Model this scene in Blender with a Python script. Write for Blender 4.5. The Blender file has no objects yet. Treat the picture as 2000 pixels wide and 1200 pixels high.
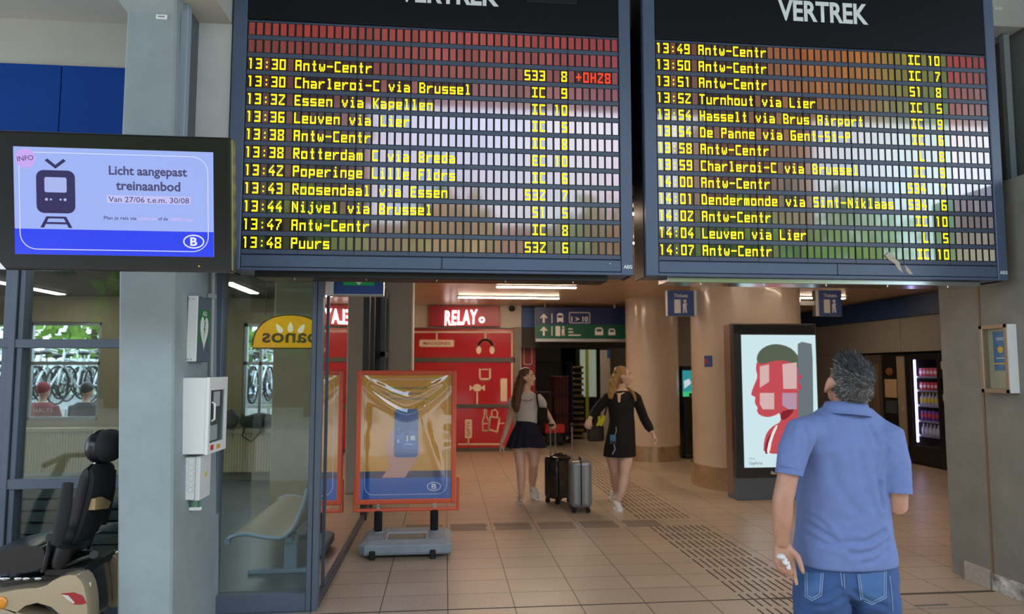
import bpy, bmesh, math, random
import numpy as np
from mathutils import Vector, Matrix, noise as mnoise
from mathutils.bvhtree import BVHTree

S = bpy.context.scene
COL = S.collection
PI = math.pi

# ---------------------------------------------------------------- camera
FOC, CX, CY, CAMH = 1320.0, 1000.0, 620.0, 1.6
_d = Vector((869.5 - CX, 721.6 - CY, FOC)).normalized()
_p = math.atan((721.6 - CY) / FOC)
_up = Vector((0, -math.cos(_p), math.sin(_p)))
_r = _d.cross(_up)
if _r.x < 0:
    _r = -_r
CAMR = Matrix((_r, _d, _up))          # camera (right, down, forward) -> world
cam_data = bpy.data.cameras.new('camera')
cam = bpy.data.objects.new('camera', cam_data)
COL.objects.link(cam)
right = CAMR @ Vector((1, 0, 0))
down = CAMR @ Vector((0, 1, 0))
fwd = CAMR @ Vector((0, 0, 1))
rot = Matrix((right, -down, -fwd)).transposed()
cam.matrix_world = Matrix.Translation((0, 0, CAMH)) @ rot.to_4x4()
cam_data.sensor_fit = 'HORIZONTAL'
cam_data.sensor_width = 36.0
cam_data.lens = 36.0 * FOC / 2000.0
cam_data.shift_y = (CY - 600.0) / 2000.0
cam_data.clip_start = 0.05
cam_data.clip_end = 300
cam_data.dof.use_dof = True
cam_data.dof.focus_distance = 3.9
cam_data.dof.aperture_fstop = (cam_data.lens / 1000.0) / 0.011
S.camera = cam

# ---------------------------------------------------------------- world, sun, exposure
S.view_settings.view_transform = 'Standard'
S.view_settings.look = 'None'
S.view_settings.gamma = 1.0
S.view_settings.exposure = 0.0
S.view_settings.use_curve_mapping = False

world = bpy.data.worlds.new('sky')
S.world = world
world.use_nodes = True
wn = world.node_tree
wn.nodes.clear()
_o = wn.nodes.new('ShaderNodeOutputWorld')
_b = wn.nodes.new('ShaderNodeBackground')
_tc = wn.nodes.new('ShaderNodeTexCoord')
_ns = wn.nodes.new('ShaderNodeTexNoise')
_ns.inputs['Scale'].default_value = 2.2
_ns.inputs['Detail'].default_value = 5
_cr = wn.nodes.new('ShaderNodeValToRGB')
_cr.color_ramp.elements[0].position = 0.38
_cr.color_ramp.elements[0].color = (0.50, 0.68, 1.0, 1)
_cr.color_ramp.elements[1].position = 0.62
_cr.color_ramp.elements[1].color = (0.86, 0.93, 1.0, 1)
wn.links.new(_tc.outputs['Generated'], _ns.inputs['Vector'])
wn.links.new(_ns.outputs['Fac'], _cr.inputs['Fac'])
wn.links.new(_cr.outputs['Color'], _b.inputs['Color'])
_b.inputs['Strength'].default_value = 3.6
wn.links.new(_b.outputs['Background'], _o.inputs['Surface'])

sun_data = bpy.data.lights.new('sun', 'SUN')
sun = bpy.data.objects.new('sun', sun_data)
COL.objects.link(sun)
sun_data.energy = 1.7
sun_data.angle = 0.01
sun_data.color = (1.0, 0.96, 0.9)
sun.rotation_euler = (math.radians(32), 0, math.radians(-18))


def P(x, y, Y):
    """World point seen at photo pixel (x, y) on the plane of depth Y."""
    v = CAMR @ Vector((x - CX, y - CY, FOC))
    return Vector((0, 0, CAMH)) + v * (Y / v.y)


def PX(x, y, X):
    v = CAMR @ Vector((x - CX, y - CY, FOC))
    return Vector((0, 0, CAMH)) + v * (X / v.x)


def PF(x, y, z=0.0):
    v = CAMR @ Vector((x - CX, y - CY, FOC))
    return Vector((0, 0, CAMH)) + v * ((z - CAMH) / v.z)


# ---------------------------------------------------------------- materials
def lin(c):
    if isinstance(c, str):
        c = c.lstrip('#')
        c = [int(c[i:i + 2], 16) for i in (0, 2, 4)]
    out = []
    for v in c[:3]:
        v = v / 255.0
        out.append(v / 12.92 if v <= 0.04045 else ((v + 0.055) / 1.055) ** 2.4)
    return (out[0], out[1], out[2], 1.0)


def mat(name, col, rough=0.5, metal=0.0, spec=0.5, emit=None, es=0.0, var=0.0, vscale=6.0,
        bump=0.0, bscale=40.0, coat=0.0, attr=None, alpha=1.0, wear=None):
    m = bpy.data.materials.new(name)
    m.use_nodes = True
    nt = m.node_tree
    b = nt.nodes['Principled BSDF']
    c = lin(col)
    b.inputs['Base Color'].default_value = c
    b.inputs['Roughness'].default_value = rough
    b.inputs['Metallic'].default_value = metal
    b.inputs['Specular IOR Level'].default_value = spec
    b.inputs['Coat Weight'].default_value = coat
    b.inputs['Coat Roughness'].default_value = 0.05
    if emit is not None:
        b.inputs['Emission Color'].default_value = lin(emit)
        b.inputs['Emission Strength'].default_value = es
    src = None
    if attr:
        a = nt.nodes.new('ShaderNodeAttribute')
        a.attribute_name = attr
        src = a.outputs['Color']
    if var > 0 or wear:
        tc = nt.nodes.new('ShaderNodeTexCoord')
        n = nt.nodes.new('ShaderNodeTexNoise')
        n.inputs['Scale'].default_value = vscale
        n.inputs['Detail'].default_value = 6
        n.inputs['Roughness'].default_value = 0.65
        nt.links.new(tc.outputs['Object'], n.inputs['Vector'])
        mx = nt.nodes.new('ShaderNodeMix')
        mx.data_type = 'RGBA'
        r = nt.nodes.new('ShaderNodeValToRGB')
        r.color_ramp.elements[0].position = 0.35
        r.color_ramp.elements[1].position = 0.68
        nt.links.new(n.outputs['Fac'], r.inputs['Fac'])
        nt.links.new(r.outputs['Color'], mx.inputs['Factor'])
        dark = tuple(v * (1 - var) for v in c[:3]) + (1,)
        lite = tuple(min(1, v * (1 + var)) for v in c[:3]) + (1,)
        if wear:
            lite = lin(wear)
            dark = c
        mx.inputs['A'].default_value = dark
        mx.inputs['B'].default_value = lite
        src = mx.outputs['Result']
    if src is not None:
        nt.links.new(src, b.inputs['Base Color'])
    if bump > 0:
        tc = nt.nodes.new('ShaderNodeTexCoord')
        n = nt.nodes.new('ShaderNodeTexNoise')
        n.inputs['Scale'].default_value = bscale
        n.inputs['Detail'].default_value = 4
        nt.links.new(tc.outputs['Object'], n.inputs['Vector'])
        bp = nt.nodes.new('ShaderNodeBump')
        bp.inputs['Strength'].default_value = bump
        bp.inputs['Distance'].default_value = 0.01
        nt.links.new(n.outputs['Fac'], bp.inputs['Height'])
        nt.links.new(bp.outputs['Normal'], b.inputs['Normal'])
    return m


def glass_mat(name, tint=(0.9, 0.95, 0.93), boost=1.0, rough=0.0, base=0.0):
    """Thin pane: Fresnel mix of clear and mirror, the same from both faces."""
    m = bpy.data.materials.new(name)
    m.use_nodes = True
    nt = m.node_tree
    nt.nodes.clear()
    o = nt.nodes.new('ShaderNodeOutputMaterial')
    t = nt.nodes.new('ShaderNodeBsdfTransparent')
    t.inputs['Color'].default_value = (*tint, 1)
    g = nt.nodes.new('ShaderNodeBsdfGlossy')
    g.inputs['Roughness'].default_value = rough
    g.inputs['Color'].default_value = (0.95, 0.97, 1, 1)
    geo = nt.nodes.new('ShaderNodeNewGeometry')
    ior = nt.nodes.new('ShaderNodeMapRange')
    ior.inputs['To Min'].default_value = 1.5
    ior.inputs['To Max'].default_value = 1 / 1.5
    nt.links.new(geo.outputs['Backfacing'], ior.inputs['Value'])
    f = nt.nodes.new('ShaderNodeFresnel')
    nt.links.new(ior.outputs['Result'], f.inputs['IOR'])
    ma = nt.nodes.new('ShaderNodeMath')
    ma.operation = 'MULTIPLY_ADD'
    ma.use_clamp = True
    ma.inputs[1].default_value = boost
    ma.inputs[2].default_value = base
    nt.links.new(f.outputs['Fac'], ma.inputs[0])
    mx = nt.nodes.new('ShaderNodeMixShader')
    nt.links.new(ma.outputs['Value'], mx.inputs['Fac'])
    nt.links.new(t.outputs['BSDF'], mx.inputs[1])
    nt.links.new(g.outputs['BSDF'], mx.inputs[2])
    nt.links.new(mx.outputs['Shader'], o.inputs['Surface'])
    return m


# ---------------------------------------------------------------- mesh building
class MB:
    def __init__(self):
        self.bm = bmesh.new()
        self.mi = 0

    def _mark(self, faces):
        for f in faces:
            f.material_index = self.mi

    def box(self, lo, hi, bevel=0.0, seg=2, rot=None, piv=None):
        lo, hi = Vector(lo), Vector(hi)
        c = (lo + hi) / 2
        s = hi - lo
        r = bmesh.ops.create_cube(self.bm, size=1.0)
        vs = r['verts']
        for v in vs:
            v.co = Vector((v.co.x * s.x, v.co.y * s.y, v.co.z * s.z)) + c
        fs = list({f for v in vs for f in v.link_faces})
        self._mark(fs)
        if bevel > 0:
            es = list({e for v in vs for e in v.link_edges})
            b = bmesh.ops.bevel(self.bm, geom=es, offset=min(bevel, min(abs(q) for q in s) * 0.49), segments=seg,
                                profile=0.5, affect='EDGES', clamp_overlap=True)
            self._mark(b['faces'])
            vs = list({v for f in b['faces'] for v in f.verts} | {v for v in vs if v.is_valid})
        if rot is not None:
            pv = Vector(piv) if piv is not None else c
            for v in vs:
                v.co = rot @ (v.co - pv) + pv
        return vs

    def ring(self, c, ax, r, n=16, up=None, ry=None):
        ax = Vector(ax).normalized()
        u = Vector(up) if up is not None else (Vector((0, 0, 1)) if abs(ax.z) < 0.9 else Vector((1, 0, 0)))
        a = u.cross(ax)
        if a.length < 1e-6:
            a = Vector((0, 1, 0)).cross(ax)
        a.normalize()
        b = ax.cross(a)
        ry = r if ry is None else ry
        return [self.bm.verts.new(Vector(c) + a * (math.cos(2 * PI * i / n) * r) + b * (math.sin(2 * PI * i / n) * ry)) for i in range(n)]

    def skin(self, rings, cap=True, closed=True):
        fs = []
        for A, B in zip(rings, rings[1:]):
            n = len(A)
            for i in range(n if closed else n - 1):
                j = (i + 1) % n
                try:
                    fs.append(self.bm.faces.new((A[i], A[j], B[j], B[i])))
                except ValueError:
                    pass
        if cap:
            try:
                fs.append(self.bm.faces.new(list(reversed(rings[0]))))
                fs.append(self.bm.faces.new(rings[-1]))
            except ValueError:
                pass
        self._mark(fs)
        return fs

    def cyl(self, p0, p1, r0, r1=None, n=20, cap=True):
        p0, p1 = Vector(p0), Vector(p1)
        r1 = r0 if r1 is None else r1
        ax = p1 - p0
        self.skin([self.ring(p0, ax, r0, n), self.ring(p1, ax, r1, n)], cap)

    def tube(self, pts, r, n=10, closed=False, cap=True, ell=1.0, up=None):
        pts = [Vector(p) for p in pts]
        rad = r if isinstance(r, (list, tuple)) else [r] * len(pts)
        rings = []
        m = len(pts)
        prev = None
        for i, p in enumerate(pts):
            if closed:
                t = pts[(i + 1) % m] - pts[i - 1]
            else:
                t = pts[min(i + 1, m - 1)] - pts[max(i - 1, 0)]
            t.normalize()
            if up is not None:
                u = Vector(up)
            elif prev is None:
                u = Vector((0, 0, 1)) if abs(t.z) < 0.9 else Vector((1, 0, 0))
            else:
                u = prev
            a = (u - t * u.dot(t))
            if a.length < 1e-5:
                a = t.orthogonal()
            a.normalize()
            prev = a
            b = t.cross(a)
            rings.append([self.bm.verts.new(p + a * (math.cos(2 * PI * k / n) * rad[i] * ell) + b * (math.sin(2 * PI * k / n) * rad[i])) for k in range(n)])
        if closed:
            rings.append(rings[0])
        self.skin(rings, cap and not closed)

    def lathe(self, prof, c=(0, 0, 0), n=32, cap=True):
        c = Vector(c)
        rings = []
        for r, z in prof:
            rings.append([self.bm.verts.new(c + Vector((r * math.cos(2 * PI * i / n), r * math.sin(2 * PI * i / n), z))) for i in range(n)])
        self.skin(rings, cap)

    def ell(self, c, r, rot=None, n=16, m=10):
        c = Vector(c)
        rr = r if isinstance(r, (tuple, list)) else (r, r, r)
        res = bmesh.ops.create_uvsphere(self.bm, u_segments=n, v_segments=m, radius=1.0)
        for v in res['verts']:
            q = Vector((v.co.x * rr[0], v.co.y * rr[1], v.co.z * rr[2]))
            if rot is not None:
                q = rot @ q
            v.co = q + c
        self._mark({f for v in res['verts'] for f in v.link_faces})
        return res['verts']

    def loft(self, secs, n=24, cap=True):
        """secs: (centre, rx, ry[, rotation about z]) level ellipses, bottom to top."""
        rings = []
        for s in secs:
            c, rx, ry = Vector(s[0]), s[1], s[2]
            e = s[3] if len(s) > 3 else 2.0
            ring = []
            for i in range(n):
                a = 2 * PI * i / n
                ca, sa = math.cos(a), math.sin(a)
                x = math.copysign(abs(ca) ** (2 / e), ca) * rx
                y = math.copysign(abs(sa) ** (2 / e), sa) * ry
                ring.append(self.bm.verts.new(c + Vector((x, y, 0))))
            rings.append(ring)
        self.skin(rings, cap)

    def prism(self, poly, o, u, v, depth):
        """Extrude a 2D polygon (in axes u, v from o) by depth along u x v."""
        o, u, v = Vector(o), Vector(u), Vector(v)
        w = u.cross(v).normalized()
        a = [self.bm.verts.new(o + u * x + v * y) for x, y in poly]
        b = [self.bm.verts.new(o + u * x + v * y + w * depth) for x, y in poly]
        fs = []
        n = len(poly)
        fs.append(self.bm.faces.new(list(reversed(a))))
        fs.append(self.bm.faces.new(b))
        for i in range(n):
            fs.append(self.bm.faces.new((a[i], a[(i + 1) % n], b[(i + 1) % n], b[i])))
        self._mark(fs)
        return a + b

    def quad(self, a, b, c, d):
        f = self.bm.faces.new([self.bm.verts.new(Vector(p)) for p in (a, b, c, d)])
        f.material_index = self.mi
        return f

    def add_mesh(self, me, M=None):
        n0 = len(self.bm.verts)
        self.bm.from_mesh(me)
        self.bm.verts.ensure_lookup_table()
        vs = self.bm.verts[n0:]
        if M is not None:
            for v in vs:
                v.co = M @ v.co
        self._mark({f for v in vs for f in v.link_faces})

    def shift(self, d):
        d = Vector(d)
        for v in self.bm.verts:
            v.co += d
        return self


def _link(o, parent):
    COL.objects.link(o)
    if parent is not None:
        o.parent = parent
    return o


def mesh_obj(name, me, mats, parent=None):
    o = bpy.data.objects.new(name, me)
    me.name = name
    for m in (mats if isinstance(mats, (list, tuple)) else [mats]):
        me.materials.append(m)
    return _link(o, parent)


def part(name, mb, mats, parent=None, smooth=False, ang=40, world=False, label=None):
    """One mesh object. world=True: coordinates are world coordinates, moved into the unrotated parent's frame."""
    bm = mb.bm
    if world and parent is not None:
        q = parent
        off = Vector((0, 0, 0))
        while q is not None:
            off += q.location
            q = q.parent
        for v in bm.verts:
            v.co -= off
    bmesh.ops.recalc_face_normals(bm, faces=bm.faces)
    me = bpy.data.meshes.new(name)
    bm.to_mesh(me)
    bm.free()
    if smooth:
        me.shade_smooth()
        if ang < 180:
            try:
                me.set_sharp_from_angle(angle=math.radians(ang))
            except Exception:
                pass
    o = mesh_obj(name, me, mats, parent)
    if label:
        o['label'] = label
    return o


def tag(o, label, cat, group=None, kind=None):
    if label:
        o['label'] = label
    if cat:
        o['category'] = cat
    if group:
        o['group'] = group
    if kind:
        o['kind'] = kind
    return o


def thing(name, label, cat, loc=(0, 0, 0), rot=(0, 0, 0), group=None):
    o = bpy.data.objects.new(name, None)
    COL.objects.link(o)
    o.location = loc
    o.rotation_euler = rot
    o.empty_display_size = 0.1
    return tag(o, label, cat, group)


def solo(name, mb, mats, label, cat, group=None, smooth=False, ang=40, kind=None, base=None):
    """A thing that is one mesh; its origin is put at its base."""
    vs = [v.co for v in mb.bm.verts]
    if base is None:
        lo = Vector([min(v[i] for v in vs) for i in range(3)])
        hi = Vector([max(v[i] for v in vs) for i in range(3)])
        base = Vector(((lo.x + hi.x) / 2, (lo.y + hi.y) / 2, lo.z))
    mb.shift(-Vector(base))
    o = part(name, mb, mats, None, smooth, ang)
    o.location = base
    return tag(o, label, cat, group, kind)


def struct(name, mb, mats, parent=None, smooth=False):
    o = part(name, mb, mats, parent, smooth)
    if parent is None:
        o['kind'] = 'structure'
    return o


def dup(o, loc=None, rotz=None, label=None, group=None, parent=None):
    c = o.copy()
    COL.objects.link(c)
    if parent is not None:
        c.parent = parent
    if loc is not None:
        c.location = loc
    if rotz is not None:
        c.rotation_euler = (o.rotation_euler[0], o.rotation_euler[1], rotz)
    if label:
        c['label'] = label
    if group:
        c['group'] = group
    for ch in list(o.children):
        dup(ch, parent=c)
    return c


_txt = {}


def text_mesh(s, bold=0.0, extr=0.0, spacing=1.0):
    key = (s, bold, extr, spacing)
    if key in _txt:
        return _txt[key]
    cu = bpy.data.curves.new('text', 'FONT')
    cu.body = s
    cu.size = 1.0
    cu.offset = bold
    cu.extrude = extr
    cu.space_character = spacing
    cu.resolution_u = 3
    ob = bpy.data.objects.new('text', cu)
    COL.objects.link(ob)
    dg = bpy.context.evaluated_depsgraph_get()
    me = bpy.data.meshes.new_from_object(ob.evaluated_get(dg))
    bpy.data.objects.remove(ob)
    n = len(me.vertices)
    co = np.zeros(n * 3)
    me.vertices.foreach_get('co', co)
    co = co.reshape(-1, 3)
    bb = (co.min(0), co.max(0)) if n else (np.zeros(3), np.zeros(3))
    _txt[key] = (me, bb)
    return _txt[key]


def text(mb, s, o, u, v, height=None, width=None, bold=0.0, align='c', extr=0.0, spacing=1.0):
    """Lettering flat in the plane (u, v) at o; height is that of the ink; align l / c / r; o is at the ink's vertical middle."""
    me, (lo, hi) = text_mesh(s, bold, extr, spacing)
    w, h = hi[0] - lo[0], hi[1] - lo[1]
    sy = (height / h) if height else (width / w)
    sx = (width / w) if width else sy
    u, v = Vector(u), Vector(v)
    nrm = u.cross(v)
    ax = {'l': lo[0], 'c': (lo[0] + hi[0]) / 2, 'r': hi[0]}[align]
    ay = (lo[1] + hi[1]) / 2
    M = Matrix.Identity(4)
    for i in range(3):
        M[i][0] = u[i] * sx
        M[i][1] = v[i] * sy
        M[i][2] = nrm[i] * sy
        M[i][3] = o[i] - u[i] * sx * ax - v[i] * sy * ay
    mb.add_mesh(me, M)
    return w * sx


def rrect(w, h, r, n=5):
    """Rounded rectangle polygon centred on 0."""
    out = []
    for cx, cy, a0 in ((w / 2 - r, h / 2 - r, 0), (-w / 2 + r, h / 2 - r, 90), (-w / 2 + r, -h / 2 + r, 180), (w / 2 - r, -h / 2 + r, 270)):
        for i in range(n + 1):
            a = math.radians(a0 + 90 * i / n)
            out.append((cx + r * math.cos(a), cy + r * math.sin(a)))
    return out


def circ(r, n=20, cx=0, cy=0, ry=None):
    return [(cx + r * math.cos(2 * PI * i / n), cy + (ry or r) * math.sin(2 * PI * i / n)) for i in range(n)]


def outline(mb, poly, o, u, v, w, depth, off=(0, 0)):
    """A closed line of width w along a polygon, in the plane."""
    n = len(poly)
    inner, outer = [], []
    for i in range(n):
        p0, p1, p2 = Vector(poly[i - 1]), Vector(poly[i]), Vector(poly[(i + 1) % n])
        t = (p2 - p0)
        if t.length < 1e-9:
            t = Vector((1, 0))
        t.normalize()
        nn = Vector((-t.y, t.x))
        inner.append(p1 + nn * w / 2)
        outer.append(p1 - nn * w / 2)
    o, u, v = Vector(o), Vector(u), Vector(v)
    wv = u.cross(v).normalized() * depth
    A = [mb.bm.verts.new(o + u * p.x + v * p.y + wv) for p in inner]
    B = [mb.bm.verts.new(o + u * p.x + v * p.y + wv) for p in outer]
    fs = []
    for i in range(n):
        j = (i + 1) % n
        fs.append(mb.bm.faces.new((A[i], B[i], B[j], A[j])))
    mb._mark(fs)


def organic(name, mb, voxel, mats, parent=None, smooth=6, factor=0.6, world=False, post=None, label=None):
    """Union of overlapping closed shapes as one continuous smooth surface."""
    bmesh.ops.recalc_face_normals(mb.bm, faces=mb.bm.faces)
    me = bpy.data.meshes.new(name)
    mb.bm.to_mesh(me)
    mb.bm.free()
    ob = bpy.data.objects.new(name, me)
    COL.objects.link(ob)
    m = ob.modifiers.new('r', 'REMESH')
    m.mode = 'VOXEL'
    m.voxel_size = voxel
    m.use_smooth_shade = True
    if smooth:
        s = ob.modifiers.new('s', 'SMOOTH')
        s.iterations = smooth
        s.factor = factor
    dg = bpy.context.evaluated_depsgraph_get()
    out = bpy.data.meshes.new_from_object(ob.evaluated_get(dg))
    bpy.data.objects.remove(ob)
    bpy.data.meshes.remove(me)
    out.materials.clear()
    if post is not None:
        n = len(out.vertices)
        co = np.zeros(n * 3)
        no = np.zeros(n * 3)
        out.vertices.foreach_get('co', co)
        out.vertices.foreach_get('normal', no)
        co = post(co.reshape(-1, 3), no.reshape(-1, 3))
        out.vertices.foreach_set('co', co.ravel())
        out.update()
    if world and parent is not None:
        off = Vector((0, 0, 0))
        q = parent
        while q is not None:
            off += q.location
            q = q.parent
        out.transform(Matrix.Translation(-off))
    out.shade_smooth()
    o = mesh_obj(name, out, mats, parent)
    if label:
        o['label'] = label
    return o


UX, UY, UZ = Vector((1, 0, 0)), Vector((0, 1, 0)), Vector((0, 0, 1))
NX, NY = Vector((-1, 0, 0)), Vector((0, -1, 0))

M = {}
M['concrete'] = mat('concrete_grey_blue', '#8f9b9c', 0.75, var=0.10, vscale=2.5, bump=0.15, bscale=30)
M['concrete_dark'] = mat('concrete_dark', '#7d7b71', 0.8, var=0.12, vscale=3.0, bump=0.12, bscale=25)
M['plaster'] = mat('plaster', '#b3b1a8', 0.85, var=0.05, vscale=2.0)
M['wall_light'] = mat('wall_light', '#c3c6c4', 0.85, var=0.04)
M['steel_dark'] = mat('frame_dark', '#3d444c', 0.42, metal=0.0, spec=0.5, var=0.06)
M['frame_blue'] = mat('frame_bluegrey', '#566170', 0.42, var=0.08, vscale=3)
M['blue_panel'] = mat('blue_panel', '#0b3d8c', 0.8, spec=0.2, var=0.05)
M['black'] = mat('black_plastic', '#121314', 0.4)
M['black_gloss'] = mat('black_gloss', '#0c0d0f', 0.15)
M['rubber'] = mat('rubber', '#1a1a1a', 0.8)
M['white'] = mat('white_plastic', '#e6e7e4', 0.4)
M['chrome'] = mat('chrome', '#c9cdd0', 0.18, metal=1.0)
M['steel'] = mat('brushed_steel', '#d6c6ae', 0.25, metal=1.0, var=0.12, vscale=20)
M['alu'] = mat('aluminium', '#b9bec2', 0.35, metal=0.7)
M['lamp'] = mat('lamp_diffuser', '#ffffff', 0.5, emit='#fff6e6', es=17.0)
M['glass'] = glass_mat('pane_glass')
M['led_yellow'] = mat('led_yellow', '#2a2400', 0.5, emit='#ffe500', es=1.7)
M['led_red'] = mat('led_red', '#2a0400', 0.5, emit='#ff3a12', es=1.5)
# ================================================================ THE SETTING
def floor_mat():
    m = bpy.data.materials.new('floor_tiles')
    m.use_nodes = True
    nt = m.node_tree
    b = nt.nodes['Principled BSDF']
    tc = nt.nodes.new('ShaderNodeTexCoord')
    mp = nt.nodes.new('ShaderNodeMapping')
    mp.inputs['Location'].default_value = (-0.03, -0.17, 0)
    br = nt.nodes.new('ShaderNodeTexBrick')
    br.offset = 0.0
    br.inputs['Scale'].default_value = 1.0
    br.inputs['Brick Width'].default_value = 0.45
    br.inputs['Row Height'].default_value = 0.30
    br.inputs['Mortar Size'].default_value = 0.0036
    br.inputs['Mortar Smooth'].default_value = 0.2
    br.inputs['Bias'].default_value = 0.0
    br.inputs['Color1'].default_value = lin('#ad9c87')
    br.inputs['Color2'].default_value = lin('#b6a48e')
    br.inputs['Mortar'].default_value = lin('#2f2822')
    nt.links.new(tc.outputs['Object'], mp.inputs['Vector'])
    nt.links.new(mp.outputs['Vector'], br.inputs['Vector'])
    n = nt.nodes.new('ShaderNodeTexNoise')
    n.inputs['Scale'].default_value = 70
    n.inputs['Detail'].default_value = 3
    nt.links.new(tc.outputs['Object'], n.inputs['Vector'])
    n2 = nt.nodes.new('ShaderNodeTexNoise')
    n2.inputs['Scale'].default_value = 0.9
    n2.inputs['Detail'].default_value = 5
    nt.links.new(tc.outputs['Object'], n2.inputs['Vector'])
    mr = nt.nodes.new('ShaderNodeMapRange')
    mr.inputs['From Min'].default_value = 0.3
    mr.inputs['From Max'].default_value = 0.7
    mr.inputs['To Min'].default_value = 0.80
    mr.inputs['To Max'].default_value = 1.12
    nt.links.new(n.outputs['Fac'], mr.inputs['Value'])
    mr2 = nt.nodes.new('ShaderNodeMapRange')
    mr2.inputs['From Min'].default_value = 0.3
    mr2.inputs['From Max'].default_value = 0.7
    mr2.inputs['To Min'].default_value = 0.86
    mr2.inputs['To Max'].default_value = 1.08
    nt.links.new(n2.outputs['Fac'], mr2.inputs['Value'])
    mu = nt.nodes.new('ShaderNodeMath')
    mu.operation = 'MULTIPLY'
    nt.links.new(mr.outputs['Result'], mu.inputs[0])
    nt.links.new(mr2.outputs['Result'], mu.inputs[1])
    vm = nt.nodes.new('ShaderNodeVectorMath')
    vm.operation = 'SCALE'
    nt.links.new(br.outputs['Color'], vm.inputs[0])
    nt.links.new(mu.outputs['Value'], vm.inputs['Scale'])
    nt.links.new(vm.outputs['Vector'], b.inputs['Base Color'])
    b.inputs['Roughness'].default_value = 0.34
    b.inputs['Specular IOR Level'].default_value = 0.55
    bp = nt.nodes.new('ShaderNodeBump')
    bp.inputs['Strength'].default_value = 0.25
    bp.inputs['Distance'].default_value = 0.002
    bp.invert = True
    nt.links.new(br.outputs['Fac'], bp.inputs['Height'])
    nt.links.new(bp.outputs['Normal'], b.inputs['Normal'])
    return m


M['floor'] = floor_mat()
mb = MB(); mb.box((-0.86, -0.6, -0.2), (8.7, 19.0, 0)); mb.box((-7.2, -0.6, -0.2), (-0.86, 4.7, 0))
struct('floor', mb, M['floor'])
mb = MB(); mb.box((-7.2, 4.7, -0.2), (-0.86, 10.4, 0))
M['room_floor'] = mat('room_floor', '#6f7880', 0.3, var=0.06, vscale=3)
struct('floor_room', mb, M['room_floor'])

# tactile guidance grooves in the floor
mb = MB()
random.seed(4)
xs = [2.09 + 0.0605 * i for i in range(10)]
y = 3.0
while y < 14.2:
    for x in xs:
        if 6.86 < y + 0.13 < 7.22:
            continue
        L = 0.25
        if 7.2 < y < 7.3 or y > 6.6 and y < 6.9:
            pass
        mb.box((x - 0.007, y + 0.02, 0.0), (x + 0.007, y + 0.02 + L, 0.0012))
    y += 0.30
for k in range(6):
    x0 = -0.33 + 0.45 * k - 0.06
    for i in range(10):
        yy = 6.86 + 0.032 * i
        j = random.uniform(-0.012, 0.012)
        mb.box((x0 + j, yy, 0.0), (x0 + 0.37 + j, yy + 0.009, 0.0012))
struct('floor_marking', mb, mat('groove_dark', '#4b4038', 0.7))

# threshold joint across the opening
mb = MB(); mb.box((-0.8, 4.655, 0.0), (3.97, 4.667, 0.002)); mb.box((2.3, 4.64, 0.0), (3.97, 4.672, 0.0025))
struct('trim_1', mb, mat('threshold_joint', '#544a40', 0.8))

# lighter stone disc round the big column
mb = MB(); mb.lathe([(1.07, 0.0), (1.07, 0.003)], (4.22, 9.2, 0), n=64)
struct('floor_disc', mb, mat('stone_disc', '#b3a48f', 0.4, var=0.06, vscale=30))

# hall ceiling: long bronze slats
M['slat'] = mat('ceiling_slat', '#d2b294', 0.3, metal=0.1, spec=0.6, var=0.10, vscale=2.0)
mb = MB()
y = 4.98
while y < 18.6:
    mb.box((-0.84, y, 2.87), (8.6, y + 0.135, 2.91), 0.008, 1)
    y += 0.15
mb.box((-0.84, 4.95, 2.93), (8.6, 18.7, 3.0))
struct('ceiling', mb, M['slat'])

# waiting-room ceiling, boards
M['room_ceil'] = mat('room_ceiling', '#6d6250', 0.7)
mb = MB()
x = -7.2
while x < -0.95:
    mb.box((x, 4.8, 2.65), (x + 0.19, 10.3, 2.68))
    x += 0.2
mb.box((-7.2, 4.8, 2.69), (-0.86, 10.4, 2.74))
struct('ceiling_room', mb, M['room_ceil'])

# ---- upper structure over the opening
mb = MB(); mb.box((-1.6, 4.98, 2.92), (4.9, 5.15, 5.6))
struct('wall_lintel', mb, mat('lintel_dark', '#4b4a47', 0.85, var=0.08))
mb = MB(); mb.box((-1.2, 4.62, 4.24), (4.45, 4.95, 5.5), 0.01, 1)
struct('beam_front', mb, M['wall_light'])
mb = MB(); mb.box((-1.595, 4.32, 2.42), (-1.372, 4.5, 4.9))
struct('wall_front', mb, M['wall_light'])
mb = MB(); mb.box((-1.585, 3.95, 3.80), (-1.372, 4.32, 4.6))
struct('beam_corner', mb, M['plaster'])
# left bay: wall over the glass, blue frieze, soffit beam
mb = MB(); mb.box((-7.2, 4.76, 2.9), (-1.9, 4.96, 4.1))
struct('wall_left', mb, M['plaster'])
mb = MB()
for a, b in ((-7.2, -4.2), (-4.195, -2.615), (-2.61, -1.93)):
    mb.box((a, 4.735, 3.17), (b, 4.765, 3.665), 0.003, 1)
struct('trim_2', mb, M['blue_panel'])
mb = MB(); mb.box((-7.2, 3.7, 3.99), (-1.88, 4.8, 4.5), 0.01, 1)
struct('beam_left', mb, M['plaster'])
# canopy over the forecourt
mb = MB(); mb.box((-9, -0.6, 5.5), (9, 5.2, 5.8)); mb.box((-9, -0.6, 5.25), (9, -0.3, 5.5))
struct('ceiling_canopy', mb, mat('canopy_soffit', '#6b6a66', 0.85, var=0.05))

# ---- left column, slightly battered, with a haunch on top
mb = MB()


def colsec(x0, x1, y0, y1, z, c=0.012):
    return [mb.bm.verts.new((a, b, z)) for a, b in ((x0 + c, y0), (x1 - c, y0), (x1, y0 + c), (x1, y1), (x0, y1), (x0, y0 + c))]


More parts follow.
